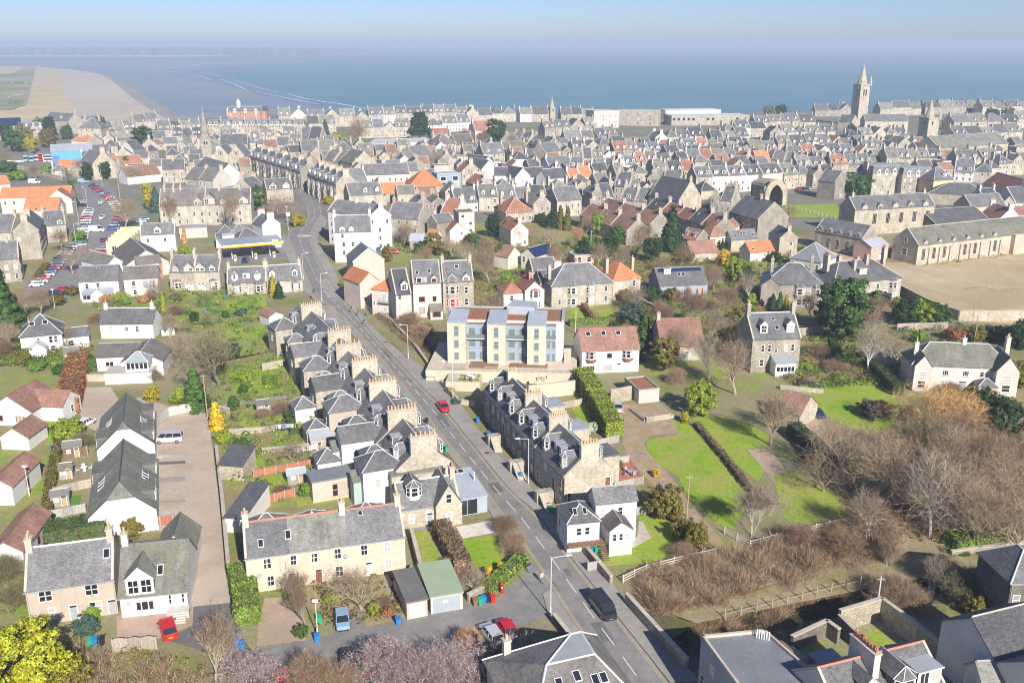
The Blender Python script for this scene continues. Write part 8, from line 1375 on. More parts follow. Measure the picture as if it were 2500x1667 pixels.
n=5200;i=rng.integers(0,len(FW)-1,n);f=rng.uniform(0,1,n);P=np.array([tuple(p)for p in FW]);tap=np.interp(np.arange(len(FW)),[0,60,74,81],[1,.8,.35,0.02])
B=P[i]*(1-f[:,None])+P[i+1]*f[:,None];B[:,1]+=rng.uniform(0,2500,n);hgt=rng.uniform(.2,1,n)*16*(tap[i]*(1-f)+tap[i+1]*f);B[:,2]+=hgt
V,F=quads(B,np.tile((0,-1.0,.4),(n,1))+rng.normal(size=(n,3))*.3,55,rng);V[:,2]=np.maximum(V[:,2],-9)
tag(inst('far_forest',tri_mesh('far_forest',V,F,'leaf'),color=(.12,.15,.14)),kind='stuff')  # leaf colour lightened to paint in the fading of distant haze
# ---- vehicles
def loft(s,rings,m=0,cap=True):
 i0=len(s.v);n=len(rings[0])
 for r in rings:s.v.extend(r)
 for j in range(len(rings)-1):
  for k in range(n-1):s.f.append((i0+j*n+k,i0+j*n+k+1,i0+(j+1)*n+k+1,i0+(j+1)*n+k));s.m.append(m)
 if cap:s.f.append(tuple(i0+k for k in range(n)));s.m.append(m);s.f.append(tuple(i0+(len(rings)-1)*n+k for k in reversed(range(n))));s.m.append(m)
def car_meshes(kind):
 def f():
  L,Wd,Hh,belt,hood,cab={'hatch':(4.0,1.74,1.48,.92,.88,(-1.78,-1.35,.35,1.05)),'saloon':(4.6,1.82,1.45,.92,.86,(-1.55,-.75,.45,1.2)),'estate':(4.6,1.80,1.50,.94,.88,(-2.15,-1.75,.45,1.2)),'suv':(4.5,1.88,1.68,1.02,1.0,(-2.05,-1.6,.55,1.15)),'van':(5.0,1.94,1.95,1.15,1.05,(-2.42,-2.3,1.15,1.85)),'bigvan':(5.6,2.05,2.4,1.25,1.2,(-2.72,-2.65,1.55,2.2))}[kind]
  hl,hw=L/2,Wd/2;z0=.22
  def ring(x,w,zb,zt):return[(x,-w*.92,zb),(x,-w,zb+.16),(x,-w,zt-.16),(x,-w*.93,zt),(x,w*.93,zt),(x,w,zt-.16),(x,w,zb+.16),(x,w*.92,zb),(x,-w*.92,zb)]
  s=MB();xs_=[-hl,-hl+.12,-hl+.5,-hl*.4,0,cab[3]-.1,hl-.75,hl-.22,hl]
  zt=[belt-.12,belt,belt+.02,belt,belt,belt,hood,hood-.10,hood-.26];ww=[hw*.86,hw*.95,hw,hw,hw,hw,hw*.98,hw*.92,hw*.76]
  loft(s,[ring(x,w,z0+(.1 if i in(0,8)else 0),z)for i,(x,w,z)in enumerate(zip(xs_,ww,zt))])
  body=s.mesh('body',[MT['car_paint']],uv=False,smooth=False)
  s=MB();a,b,c,d=cab;q,r=hw*.94,hw*.76;zb,zr=belt-.02,Hh-.05
  lo=[(a,-q*.95,zb),(d,-q*.93,zb),(d,q*.93,zb),(a,q*.95,zb)];hi=[(b,-r,zr),(c,-r,zr),(c,r,zr),(b,r,zr)]
  for i in range(4):s.poly([lo[i],lo[(i+1)%4],hi[(i+1)%4],hi[i]])
  glass=s.mesh('glazing',[MT['glass_dark']],uv=False)
  s=MB();e=.03;s.extrude([(b-e,-r-e),(c+e,-r-e),(c+e,r+e),(b-e,r+e)],zr-.01,Hh)
  for g_ in(-1,1):
   for t in((.0,),(.38,),(.70,),(1.0,)):
    t=t[0];x0_,x1_=a+(d-a)*t,b+(c-b)*t;s.bar((x0_,g_*q*.955,zb),(x1_,g_*(r+.01),zr),.045,0,4)
   if kind=='bigvan' or kind=='cargo':
    pass
   s.bar((a,g_*q*.96,zb),(d,g_*q*.94,zb),.03,0,4)
  if kind=='bigvan':
   for g_ in(-1,1):s.poly([(a,g_*(q*.96+.01),zb),(.6,g_*(q*.955+.01),zb),(.6,g_*(r+.02),zr),(b,g_*(r+.02),zr)][::g_])
   s.poly([(a-.01,-q*.95,zb),(b-.01,-r,zr),(b-.01,r,zr),(a-.01,q*.95,zb)])
  roof=s.mesh('roof',[MT['car_paint']],uv=False)
  wr_=.33 if kind in('van','bigvan','suv')else .30
  s=MB();n=14
  def disc(y0,y1,rr_,m):
   i=len(s.v)
   for y in(y0,y1):
    for k in range(n):t=2*math.pi*k/n;s.v.append((rr_*math.cos(t),y,rr_*math.sin(t)))
   for k in range(n):s.f.append((i+k,i+(k+1)%n,i+n+(k+1)%n,i+n+k));s.m.append(m)
   s.f.append(tuple(i+k for k in range(n)));s.m.append(m);s.f.append(tuple(i+n+k for k in reversed(range(n))));s.m.append(m)
  disc(-.11,.11,wr_,0);wheel=s.mesh('wheel',[MT['tyre']],uv=False)
  s=MB();disc(-.118,.118,wr_*.64,0);rim=s.mesh('rim',[MT['rim']],uv=False)
  return dict(body=body,glass=glass,roof=roof,wheel=wheel,rim=rim,L=L,W=Wd,r=wr_,belt=belt,hood=hood)
 return cached(('car',kind),f)
def box_mesh(key,mat,*b):
 def f():s=MB();s.box(*b,0,True);return s.mesh(key,[MT[mat]],uv=False)
 return cached(('bx',key,mat)+b,f)
PC={'white':(.78,.78,.77),'silver':(.50,.52,.54),'grey':(.20,.215,.23),'black':(.022,.023,.027),'blue':(.06,.14,.36),'dark blue':(.025,.045,.12),'light blue':(.24,.38,.52),'red':(.58,.012,.02),'maroon':(.22,.02,.05),'green':(.05,.16,.09),'purple':(.2,.03,.14)}
def car(px,py,head,col,kind,lab,full=False,group='parked cars',xyz=None,name='car'):
 p=xyz or at(px,py);o=thing(name,lab,'van' if 'van' in kind else 'car',(p.x,p.y,max(p.z,ground_z(p.x,p.y))+(.02 if xyz is None else 0)),math.radians(head),group);M=car_meshes(kind);c=PC[col]
 inst('body',M['body'],o,color=c);inst('glazing',M['glass'],o);inst('roof',M['roof'],o,color=c)
 for sx in(-1,1):
  for sy in(-1,1):
   w=inst('wheel',M['wheel'],o,(sx*M['L']*.31,sy*(M['W']/2-.1),M['r']))
   if full:inst('rim',M['rim'],w)
 if full:
  hl,hw=M['L']/2,M['W']/2
  for sy in(-1,1):
   inst('headlight',box_mesh('headlight','lamp_glass',-.2,.03,-.2,.2,-.07,.08),o,(hl-.14,sy*hw*.62,M['hood']-.30));inst('tail_light',box_mesh('tail_light','lamp_red',-.03,.1,-.16,.16,-.12,.12),o,(-hl,sy*hw*.70,M['belt']-.2));inst('mirror',box_mesh('mirror','paint_black',-.06,.06,-.1,.1,-.06,.08),o,(M['L']*.17,sy*(hw+.08),M['belt']+.08))
  inst('number_plate',box_mesh('plate','paint_white',-.02,.02,-.26,.26,-.06,.06),o,(hl,0,.42));inst('number_plate',box_mesh('plate','sign_yellow',-.02,.02,-.26,.26,-.06,.06),o,(-hl-.005,0,.62));inst('bumper',box_mesh('bumper'+kind,'paint_black',-.08,.06,-hw*.72,hw*.72,-.1,.1),o,(hl-.02,0,.36))
 return o
RH=109.5
c_=car(1083,1000,RH+180,'red','hatch','red car driving down the main road',True,None)
c_=car(1472,1492,RH+180,'black','van','black van driving down the main road',True,None)
for q in[(836,1522,-76,'light blue','hatch','light blue car parked on the bay beside the cottage gardens'),(411,1543,118,'red','suv','red estate car parked on the pink yard corner'),(413,1078,187,'silver','van','silver van parked across the gravel yard'),(211,1038,75,'white','hatch','white car behind the yellow-green bush'),(853,1622,100,'black','suv','black car half hidden under the blossom'),(905,1632,105,'red','hatch','red car half hidden under the blossom'),(1200,1556,115,'silver','estate','silver estate car beside the blossom near the road'),(1236,1542,112,'red','hatch','red car beside the silver estate near the road'),(690,1668,100,'red','hatch','red car under the leftmost blossom'),(1508,1000,90,'silver','saloon','silver car parked at the head of the dirt drive'),(1993,1015,RH+180,'dark blue','hatch','dark blue car parked on the villa drive'),(1192,996,RH,'light blue','hatch','pale car in the shade of the ramp')]:
 car(*q,True)
for q in[(924,611,95,'blue','hatch','blue car in the small yard behind the pink flats'),(950,608,10,'dark blue','suv','dark blue car in the small yard behind the pink flats'),(962,619,10,'red','hatch','red car in the small yard behind the pink flats'),(955,613,10,'silver','hatch','silver car between blue and red in the small yard'),(1917,619,15,'white','estate','white estate car beside the orange cottage'),(1890,622,15,'silver','estate','silver car beside the orange cottage'),(248,497,95,'white','hatch','white car driving along the car park aisle, far'),(250,534,-85,'white','hatch','white car driving along the car park aisle, near'),(254,590,92,'purple','hatch','purple car beside the stepped yellow building'),(237,566,5,'white','bigvan','white van crossing the car park aisle'),(136,722,5,'black','suv','black car at the bottom corner of the car park'),(158,711,10,'red','hatch','red car at the bottom corner of the car park'),(352,538,10,'light blue','saloon','pale blue car beside the institute'),(346,544,10,'silver','hatch','silver car beside the institute'),(1949,464,95,'red','hatch','red car in the street beyond the ruin'),(1975,463,95,'silver','hatch','silver car in the street beyond the ruin'),(1993,459,0,'white','van','white van in the street beyond the ruin'),(1960,463,95,'black','hatch','black car in the street beyond the ruin'),(30,396,0,'white','van','white van left of the buses'),(48,397,0,'white','van','white van nearest the buses'),(205,447,0,'light blue','bigvan','pale van at the top of the car park'),(85,448,5,'white','bigvan','long white van beside the school trees'),(600,640,95,'dark blue','suv','dark car under the petrol canopy')]:
 car(*q)
CR=random.Random(5)
def car_row(pts,n,head,where,cols=None):
 P=resample([at(*q)for q in pts],n)
 for i,p in enumerate(P):
  c=cols[i%len(cols)]if cols else CR.choice(['white','silver','grey','blue','red','black','dark blue','silver','white'])
  car(0,0,head+CR.choice((0,180))+CR.uniform(-3,3),c,CR.choice(['hatch','saloon','suv','estate','hatch']),f'{c} car, {ordn(i)} from the near end of the {where}',group='cars in the car park',xyz=Vector((p.x,p.y,.02)))
car_row([(90,699),(130,660),(174,606)],14,14,'lower left car park row',['white','silver','red','silver','blue','red','grey','grey','dark blue','grey','silver','grey','black','silver'])
car_row([(196,601),(206,560),(217,516)],13,8,'upper left car park row',['silver','green','white','silver','white','white','grey','silver','white','red','silver','white','white'])
car_row([(200,504),(198,492)],3,8,'short left car park row',['black','silver','grey'])
car_row([(250,640),(249,612)],4,10,'row beside the yellow building',['blue','dark blue','red','silver'])
car_row([(277,562),(284,545),(292,528)],5,8,'short right car park row',['blue','silver','grey','red','grey'])
car_row([(288,516),(284,504),(268,484),(226,456)],15,12,'curved right car park row',['white','silver','silver','white','silver','red','white','red','blue','light blue','dark blue','red','maroon','blue','dark blue'])
for i in range(18):
 x,y=[(8,239),(20,238),(30,236),(36,234),(44,233),(52,232),(60,231),(55,216),(50,222),(63,211),(64,203),(8,204),(30,203),(24,255),(38,254),(76,170),(72,180),(66,195)][i];p=at(x,y,-7.4)
 car(0,0,CR.uniform(0,180),CR.choice(['white','white','silver','red','dark blue']),CR.choice(['van','hatch']),'small vehicle parked on the links beside the dunes',group='vehicles on the links',xyz=p)
def bus(px,py,head,L,Hh,col,lab):
 p=at(px,py);o=thing('bus',lab,'bus',p,math.radians(head),'buses at the depot');w=1.25
 s=MB();s.box(-L/2,L/2,-w,w,.35,Hh);inst('body',s.mesh('body',[MT['car_paint']],uv=False),o,color=col)
 for z in((1.3,3.0)if Hh>4 else(1.6,)):
  for sy in(-1,1):s=MB();s.box(-L/2+.4,L/2-.5,-.02,.02,z,z+.95,0,True);s.build('side_window',MT['glass_dark'],o,uv=False,loc=(0,sy*(w+.01),0))
  s=MB();s.box(-.02,.02,-w+.12,w-.12,z-.2,z+1.1,0,True);s.build('windscreen',MT['glass_dark'],o,uv=False,loc=(L/2+.01,0,0))
 for x in(-L*.28,L*.32):
  for sy in(-1,1):inst('wheel',car_meshes('van')['wheel'],o,(x,sy*(w-.12),.45),sc=(1.4,1.4,1.4))
for i,q in enumerate([(70,392,-80,11,3.5,(.35,.42,.5),'grey-blue coach, leftmost at the depot'),(84,393,-80,11,3.5,(.3,.5,.65),'pale blue coach, second at the depot'),(97,391,-80,11,3.5,(.5,.6,.7),'pale coach, third at the depot'),(118,393,5,10.5,4.3,(.6,.05,.05),'red double-decker bus at the depot'),(130,396,5,10.5,4.3,(.7,.7,.7),'white double-decker bus behind the orange-roofed bungalow'),(170,387,5,11,3.4,(.2,.45,.6),'blue coach along the depot wall'),(78,382,-80,11,3.5,(.12,.15,.2),'dark coach behind the pale coaches')]):bus(*q)
# ---- street furniture
def lamp(px,py,h,head,lab,arm=1.6,mat='metal_pale'):
 p=at(px,py);o=thing('street_lamp',lab,'street lamp',(p.x,p.y,0),math.radians(head),'street lamps');s=MB();s.bar((0,0,0),(0,0,1.3),.10,0,8);s.bar((0,0,1.3),(0,0,h),.065,0,8,.05);s.build('post',MT[mat],o,uv=False)
 if arm:s=MB();s.bar((0,0,h-.05),(arm,0,h+.15),.04,0,6);s.build('arm',MT[mat],o,uv=False)
 s=MB();s.box(arm-.35,arm+.35,-.14,.14,h+(.08 if arm else-.05),h+.26,0,True);s.build('lantern',MT['metal_pale'],o,uv=False)
for q in[(1344,1503,8.2,10,'street lamp with long arm at the lower road junction',2.2),(1290,1182,8,190,'street lamp before the right terrace stair',1.8),(1106,975,8,190,'street lamp at the ramp below the modern flats',1.8),(997,876,8,190,'street lamp on the bank left of the modern flats',1.5),(786,738,8,15,'street lamp near the crossing on the main road',1.6),(741,683,8,15,'street lamp beside the end cottage',1.6),(704,563,9,0,'tall lamp at the road bend',0),(188,610,9,0,'car park lamp at the lower end',1.2),(193,550,9,180,'car park lamp at the left side',1.2),(214,509,9,180,'car park lamp at the far left row',1.2),(293,484,10,180,'car park lamp at the right side',1.2),(250,455,9,180,'car park lamp at the far end',1.0),(310,545,9,180,'car park lamp beside the bare tree',1.0),(134,752,5,0,'short lamp below the car park',0),(316,1018,4,0,'short lamp on the gravel island',0),(62,1070,5,0,'short lamp beside the small tiled garage',0),(72,1210,5,0,'short lamp between tiled houses',0),(354,378,9,0,'tall lamp left of the round dark tree',1.2),(733,470,8,0,'lamp before the bay-windowed terrace',0),(780,495,8,0,'lamp on the upper street',0),(776,1556,5,0,'short white lamp beside the parked light blue car',0)]:lamp(*q)
for x,y,h,lab in[(507,1022,9,'dark timber telegraph pole beside the golden conifer'),(1677,1262,7,'timber telegraph pole beside the dirt drive'),(2372,800,8,'rusty pole in the dry field'),(2140,1492,5,'white pole beside the walled lawn'),(2378,838,7,'timber pole above the pale villa'),(72,1340,4,'aerial mast beside the roughcast chimney'),(1442,620,8,'pale pole in the middle gardens'),(1668,556,8,'pale pole at the second tiled terrace'),(1405,815,6,'short white pole beside the red-bay house')]:
 p=at(x,y);o=thing('pole',lab,'pole',(p.x,p.y,0),0,'poles');s=MB();s.bar((0,0,-.2),(0,0,h),.11,0,7,.08);s.build('shaft',MT['timber' if 'timber' in lab or 'rusty' in lab else 'metal_pale'],o,uv=False);s=MB();s.bar((-.5,0,h-.4),(.5,0,h-.4),.05,0,4);s.build('crossbar',MT['timber_grey'],o,uv=False)
def bin_(px,py,col,lab,rz=0,z=0):
 p=at(px,py,z);o=thing('wheelie_bin',lab,'bin',(p.x,p.y,z),rz,'wheelie bins')
 def body():s=MB();b,t=.22,.29;lo=[(-b,-b,.06),(b,-b,.06),(b,b,.06),(-b,b,.06)];hi=[(-t,-t*1.2,.95),(t,-t*1.2,.95),(t,t*1.2,.95),(-t,t*1.2,.95)];s.poly(lo[::-1]);s.poly(hi);[s.poly([lo[i],lo[(i+1)%4],hi[(i+1)%4],hi[i]])for i in range(4)];return s.mesh('body',[MT['tint']],uv=False)
 def lid():s=MB();s.poly([(-.31,-.38,.98),(.31,-.38,.98),(.31,.38,1.07),(-.31,.38,1.07)]);s.box(-.31,.31,-.38,.38,.94,.975,0,True);return s.mesh('lid',[MT['tint']],uv=False)
 inst('body',cached('binb',body),o,color=col);inst('lid',cached('binl',lid),o,color=sc(col,.9))
 for sx in(-1,1):inst('wheel',box_mesh('binwheel','tyre',-.03,.03,-.1,.1,0,.2),o,(sx*.26,.3,0))
BC={'blue':(.03,.20,.55),'green':(.02,.38,.20),'brown':(.30,.14,.07),'black':(.025,.025,.03),'red':(.6,.03,.02),'grey':(.2,.2,.21),'orange':(.55,.2,.07)}
for x,y,c,lab in[(774,1566,'blue','blue wheelie bin at the foot of the pink drive'),(972,1524,'blue','blue wheelie bin left of the narrow garage'),(1160,1478,'brown','brown wheelie bin in the row beside the post box'),(1172,1476,'green','green wheelie bin in the row beside the post box'),(1181,1472,'blue','blue wheelie bin in the row beside the post box'),(1191,1469,'black','black wheelie bin in the row beside the post box'),(1203,1470,'red','red wheelie bin in the row beside the post box'),(1166,1032,'blue','blue wheelie bin nearest the ramp railing'),(1193,1066,'blue','blue wheelie bin, left of two before the third terrace stair'),(1203,1072,'blue','blue wheelie bin, right of two before the third terrace stair'),(1214,1092,'green','green wheelie bin before the second terrace house'),(1262,1160,'blue','blue wheelie bin, upper of two on the right pavement'),(1270,1168,'blue','blue wheelie bin, lower of two on the right pavement'),(1344,1250,'green','green wheelie bin below the terrace stair'),(1337,1240,'brown','brown wheelie bin below the terrace stair'),(1363,1272,'orange','orange-brown wheelie bin beside the white cottage'),(1442,1350,'blue','blue wheelie bin inside the cottage gate'),(1455,1350,'green','green wheelie bin inside the cottage gate'),(996,982,'green','green wheelie bin on the left pavement, upper'),(1090,1102,'green','green wheelie bin on the left pavement, lower'),(1042,1034,'black','black wheelie bin on the left pavement'),(222,1575,'green','green wheelie bin below the roughcast house'),(233,1575,'blue','blue wheelie bin below the roughcast house'),(250,1573,'black','black wheelie bin below the roughcast house'),(578,1578,'blue','blue wheelie bin among rubbish at the yard foot, left'),(592,1585,'blue','blue wheelie bin among rubbish at the yard foot, right'),(586,1560,'grey','grey wheelie bin among rubbish at the yard foot'),(780,1520,'green','green wheelie bin beside the bare drive trees'),(128,1100,'blue','blue wheelie bin behind the tiled houses'),(548,728,'blue','blue wheelie bin beside the cottage lawn'),(503,765,'blue','blue wheelie bin beside the terraced turf'),(895,1208,'blue','blue wheelie bin under the outside stair'),(1008,735,'blue','blue wheelie bin on the main road pavement')]:
 bin_(x,y,BC[c],lab,.3)
pb=thing('post_box','red pillar post box at the end of the hedge','post box',at(1226,1447));s=MB();s.lathe([(.24,0),(.24,.15),(.22,.18),(.22,1.3),(.27,1.34),(.27,1.42),(.18,1.52),(.03,1.56)],14);s.build('body',MT['red_paint'],pb,uv=False);s=MB();s.box(-.12,.12,-.24,-.2,1.12,1.16,0,True);s.build('slot',MT['paint_black'],pb,uv=False);s=MB();s.box(-.09,.09,-.24,-.215,.85,1.02,0,True);s.build('plate',MT['paint_white'],pb,uv=False)
def sign(px,py,h,lab,w=.8,hh=.9,mat='paint_white',name='sign'):
 p=at(px,py);o=thing(name,lab,'sign',(p.x,p.y,.1));s=MB();s.bar((0,0,0),(0,0,h),.05,0,6);s.build('post',MT['metal'],o,uv=False);s=MB();s.box(-w/2,w/2,-.08,-.05,h-hh,h,0,True);s.build('board',MT[mat],o,uv=False)
sign(705,548,4.6,'blue and white road sign at the bend',1.6,1.4);sign(848,722,3.2,'white roadside sign beside the pavement hedge',.6,1.0)
for x,y,lab in[(767,735,'traffic signal on the left of the crossing'),(851,722,'traffic signal on the right of the crossing')]:
 p=at(x,y);o=thing('traffic_signal',lab,'traffic light',(p.x,p.y,.1),0,'traffic signals');s=MB();s.bar((0,0,0),(0,0,2.4),.06,0,6);s.build('post',MT['metal'],o,uv=False);s=MB();s.box(-.24,.24,-.12,.12,2.2,3.3,0,True);s.build('head',MT['paint_black'],o,uv=False)
 for i,mt in enumerate(('paint_grey','sign_orange','lamp_red')):s=MB();s.lathe([(.1,0),(.1,.05)],8);s.build('lens',MT[mt],o,uv=False,loc=(0,-.14,2.4+i*.32),rot=(math.pi/2,0,0))
# ---- walls and fences
wall_line([(1386,1303),(1433,1354),(1492,1425)],1.3,'rubble',lab='stone wall between pavement and white cottage');wall_line([(1529,1471),(1600,1550),(1676,1634)],1.5,'rubble',lab='stone parapet along the pavement above the burn');wall_line([(1352,1520),(1388,1566),(1400,1590)],1.4,'rubble_dark',lab='stone wall left of the road beside the blossom')
wall_line([(1143,1470),(1180,1450),(1215,1430)],1.3,'rubble',lab='low rubble wall behind the row of bins');wall_line([(1005,1310),(1025,1390),(1045,1440)],1.5,'rubble',lab='garden wall left of the front lawn');wall_line([(2315,775),(2340,783),(2420,783),(2540,781)],2.8,'rubble',lab='long sunlit wall at the foot of the dry field');wall_line([(2192,715),(2262,752),(2312,772)],2.6,'rubble_dark',lab='dark wall beside the dry field and right villa')
wall_line([(530,1108),(545,1240),(560,1405)],1.7,'rubble',lab='wall along the right of the gravel yard');wall_line([(640,905),(690,895)],1.6,'stone_warm',lab='stone garden wall left of the white outhouse');wall_line([(520,1000),(560,1010)],1.2,'rubble',lab='short wall beside the golden conifer');wall_line([(560,1060),(640,1055),(720,1045)],1.0,'rubble',lab='garden wall across the terrace gardens, upper');wall_line([(640,1105),(700,1100),(760,1092)],.9,'rubble',lab='garden wall across the terrace gardens, lower')
wall_line([(1860,822),(1960,818),(2050,812)],1.8,'rubble',lab='garden wall right of the tall stone villa');wall_line([(200,930),(262,930)],1.5,'paving',lab='stepped stone wall below the bungalow');wall_line([(835,720),(880,745),(960,790)],1.0,'rubble',lab='low wall along the upper right pavement');wall_line([(960,792),(1015,850),(1072,930)],.9,'rubble',lab='low wall along the pavement below the bank');wall_line([(1078,938),(1120,985),(1160,992)],1.0,'stone_cream',lab='curved cream wall at the ramp');wall_line([(2035,1100),(1980,1060)],.8,'boards',lab='low edging beside the car drive')
wall_line([(1905,950),(2010,960)],.9,'stone_warm',lab='low wall below the heather bed');wall_line([(1540,730),(1600,760)],1.6,'rubble_dark',lab='dark garden wall below the orange-roofed house');wall_line([(0,405),(60,415),(150,440)],2.0,'rubble',lab='old stone wall below the bus depot');wall_line([(2320,1362),(2420,1348),(2520,1330)],1.2,'rubble',lab='stone retaining wall on the far burn bank',z=-.5)
wall_line([(1700,1040),(1770,1118),(1850,1215)],.5,'rubble_dark',lab='low dark kerb wall between the long lawns')
def fence(pts,h,mat,lab,panel=1.8,kind='board',z=0,post='timber_grey',rails=3,rt=.07):
 P=[at(*q,z)for q in pts];o=thing('fence',lab,'fence',(P[0].x,P[0].y,z));tot=sum((b-a).length for a,b in zip(P,P[1:]));n=max(1,round(tot/panel));Q=resample(P,n+1)
 pm=cached(('fp',mat,kind,h,rails,rt),lambda:(lambda s:([s.box(0,1,-.03,.03,.08,h)for _ in(0,)]if kind=='board' else[s.box(0,1,-.025,.025,h*(i+.6)/rails-rt,h*(i+.6)/rails+rt,0,True)for i in range(rails)]if kind=='rail' else[s.poly([(x0,-.03,.1),(x1,-.03,.1),(x1,-.03,h+.22*math.sin(math.pi*x1)),(x0,-.03,h+.22*math.sin(math.pi*x0))])or s.poly([(x1,.03,.1),(x0,.03,.1),(x0,.03,h+.22*math.sin(math.pi*x0)),(x1,.03,h+.22*math.sin(math.pi*x1))])for x0,x1 in zip(np.linspace(0,.95,20),np.linspace(.05,1,20))],s.mesh('panel',[MT[mat]]))[1])(MB()))
 for i in range(n):
  a,b=Q[i],Q[i+1];d=b-a;inst('panel',pm,o,a-P[0],math.atan2(d.y,d.x),(d.length-.06,1,1))
 for q in Q:inst('post',box_mesh('fpost%.1f'%h,post,-.06,.06,-.06,.06,-.1,h+.12),o,q-P[0])
for a in[([(1521,1422),(1569,1397),(1649,1376),(1747,1354)],1.1,'timber_pale','pale curved rail fence below the cottage lawn',2.2,'rail',0,'timber_pale'),([(1769,1303),(1803,1322),(1830,1336),(1880,1322),(2085,1273)],1.1,'timber_pale','pale rail fence at the end of the long lawns',2.4,'rail',0,'timber_pale'),([(1770,1510),(1900,1478),(2020,1447),(2100,1428)],1.2,'timber','thin post fence along the burn bank',2.2,'rail',0,'timber',1,.02),([(620,1165),(700,1150),(782,1134)],1.3,'boards_red','red-brown board fence across the terrace gardens'),([(620,1236),(668,1226),(720,1212)],1.5,'boards_red','bright red board fence in the lowest garden, left'),([(826,1202),(866,1190)],1.5,'boards_red','bright red board fence in the lowest garden, right'),([(133,1212),(178,1200),(224,1190)],1.6,'boards','grey-brown board fence beside the mossy slate block, upper'),([(125,1268),(210,1250)],1.5,'boards_grey','grey board fence beside the mossy slate block, lower'),([(277,1592),(330,1588),(384,1585)],1.7,'boards','wavy-topped trellis fence at the front of the pink yard',1.9,'wave'),([(374,1056),(392,1035),(412,1018),(450,1010),(487,1005)],1.8,'concrete','wavy-topped pale fence at the head of the gravel yard',1.9,'wave'),([(180,1035),(185,1110),(215,1112)],1.7,'boards_brown','brown board fence round the small patio'),([(1366,1000),(1420,990)],1.5,'boards','board fence behind the right terrace lawn'),([(1460,1092),(1510,1080)],1.5,'boards_grey','grey fence beside the glass-roofed rear block'),([(1488,1138),(1535,1130)],1.4,'boards_grey','fence behind the red deck'),([(1500,1198),(1570,1182)],1.5,'boards','fence in front of the red deck'),([(1555,1258),(1602,1252)],1.4,'boards_grey','short grey fence behind the cottage lawn'),([(2190,806),(2250,804),(2312,802)],1.7,'boards','board fence below the bright green bushes'),([(1579,1032),(1635,1024)],1.2,'boards','board fence round the raised vegetable bed'),([(330,1290),(380,1285),(455,1275)],1.5,'boards_red','red board fence behind the white cottage'),([(1920,508),(2060,540)],1.2,'paint_white','white railing beside the churchyard lawn',2.4,'rail',0,'paint_white',2),([(1435,1395),(1462,1390)],1.4,'boards_grey','short grey fence at the white cottage gate')]:fence(*a)
# ---- garden things
def shed(px,py,w,d,h,wall,roof,lab,rz=TA,name='shed',rt='g'):
 p=at(px,py);o=thing(name,lab,'shed',(p.x,p.y,0),rz);wing(o,0,0,w,d,h,rt=rt,wall=wall,roof=roof,pre='shed',pitch=28,rh=None if rt!='s' else h+.5,wins=[('f',.3,.9,.7,.7)]);put_door(o,w*.72,-.02,.05,.8,1.8,mat='timber')
for q in[(628,1012,2.6,2.2,1.9,'boards_grey','felt','small grey summerhouse in the terrace gardens'),(146,1172,2.0,2.4,1.7,'boards_grey','slate_green','green-roofed playhouse on the patio'),(156,1120,3.0,2.4,2.0,'boards_brown','felt','brown shed with flat felt roof on the patio'),(703,1185,3.0,2.0,1.8,'boards_grey','zinc','grey store chest in the lowest garden'),(158,885,3.2,3.0,2.2,'boards','felt','open grey garden shelter left of the green hedge'),(640,790,2.4,2.0,2.0,'white','tile_brown','small white shed near the upper lawns'),(126,1240,2.6,2.0,1.9,'boards_grey','felt','low grey shed beside the turf square'),(395,820,3.0,2.0,1.6,'paint_white','conservatory','small greenhouse below the stone pair'),(760,1102,5.0,3.6,2.2,'harl_beige','lead','grey store with pale blue door behind the yellow bush')]:shed(*q)
bx_=thing('green_cabinet','pale green oil tank beside the narrow garage','tank',at(1012,1412));s=MB();s.box(-.6,.6,-.8,.8,0,1.5);s.build('body',MT['green_sheet'],bx_);s=MB();s.box(-.65,.65,-.85,.85,1.5,1.6,0,True);s.build('lid',MT['green_sheet'],bx_)
for x,y,lab in[(1500+38/1.0,1158,'round blue table with chairs on the red deck'),(206,1150,'round pale table with chairs on the patio'),(1150,925,'white table with chairs on the flats terrace'),(1322,930,'dark table with chairs on the flats terrace')]:
 z=.25 if 'deck' in lab else 2.7 if 'flats' in lab else 0;p=at(x,y,z);o=thing('garden_table',lab,'table',(p.x,p.y,z));mt='blue_grey' if 'blue' in lab else 'paint_white' if 'white' in lab or 'pale' in lab else 'timber_grey'
 s=MB();s.lathe([(.55,.70),(.55,.74)],14);s.build('top',MT[mt],o,uv=False);s=MB();s.bar((0,0,0),(0,0,.7),.05,0,6);s.build('leg',MT['paint_grey'],o,uv=False)
 for i in range(4):
  t=i*math.pi/2+.5;c=thing('garden_chair',f'{ordn(i)} chair clockwise round the {lab.replace(" with chairs", "")}','chair',(p.x+.95*math.cos(t),p.y+.95*math.sin(t),z),t,'garden chairs');s=MB();s.box(-.24,.24,-.24,.24,.42,.46,0,True);s.build('seat',MT[mt],c,uv=False);s=MB();s.box(.2,.25,-.24,.24,.46,.95,0,True);s.build('backrest',MT[mt],c,uv=False)
  for a_,b_ in((-.2,-.2),(.2,-.2),(.2,.2),(-.2,.2)):inst('leg',box_mesh('cleg','paint_grey',-.02,.02,-.02,.02,0,.42),c,(a_,b_,0))
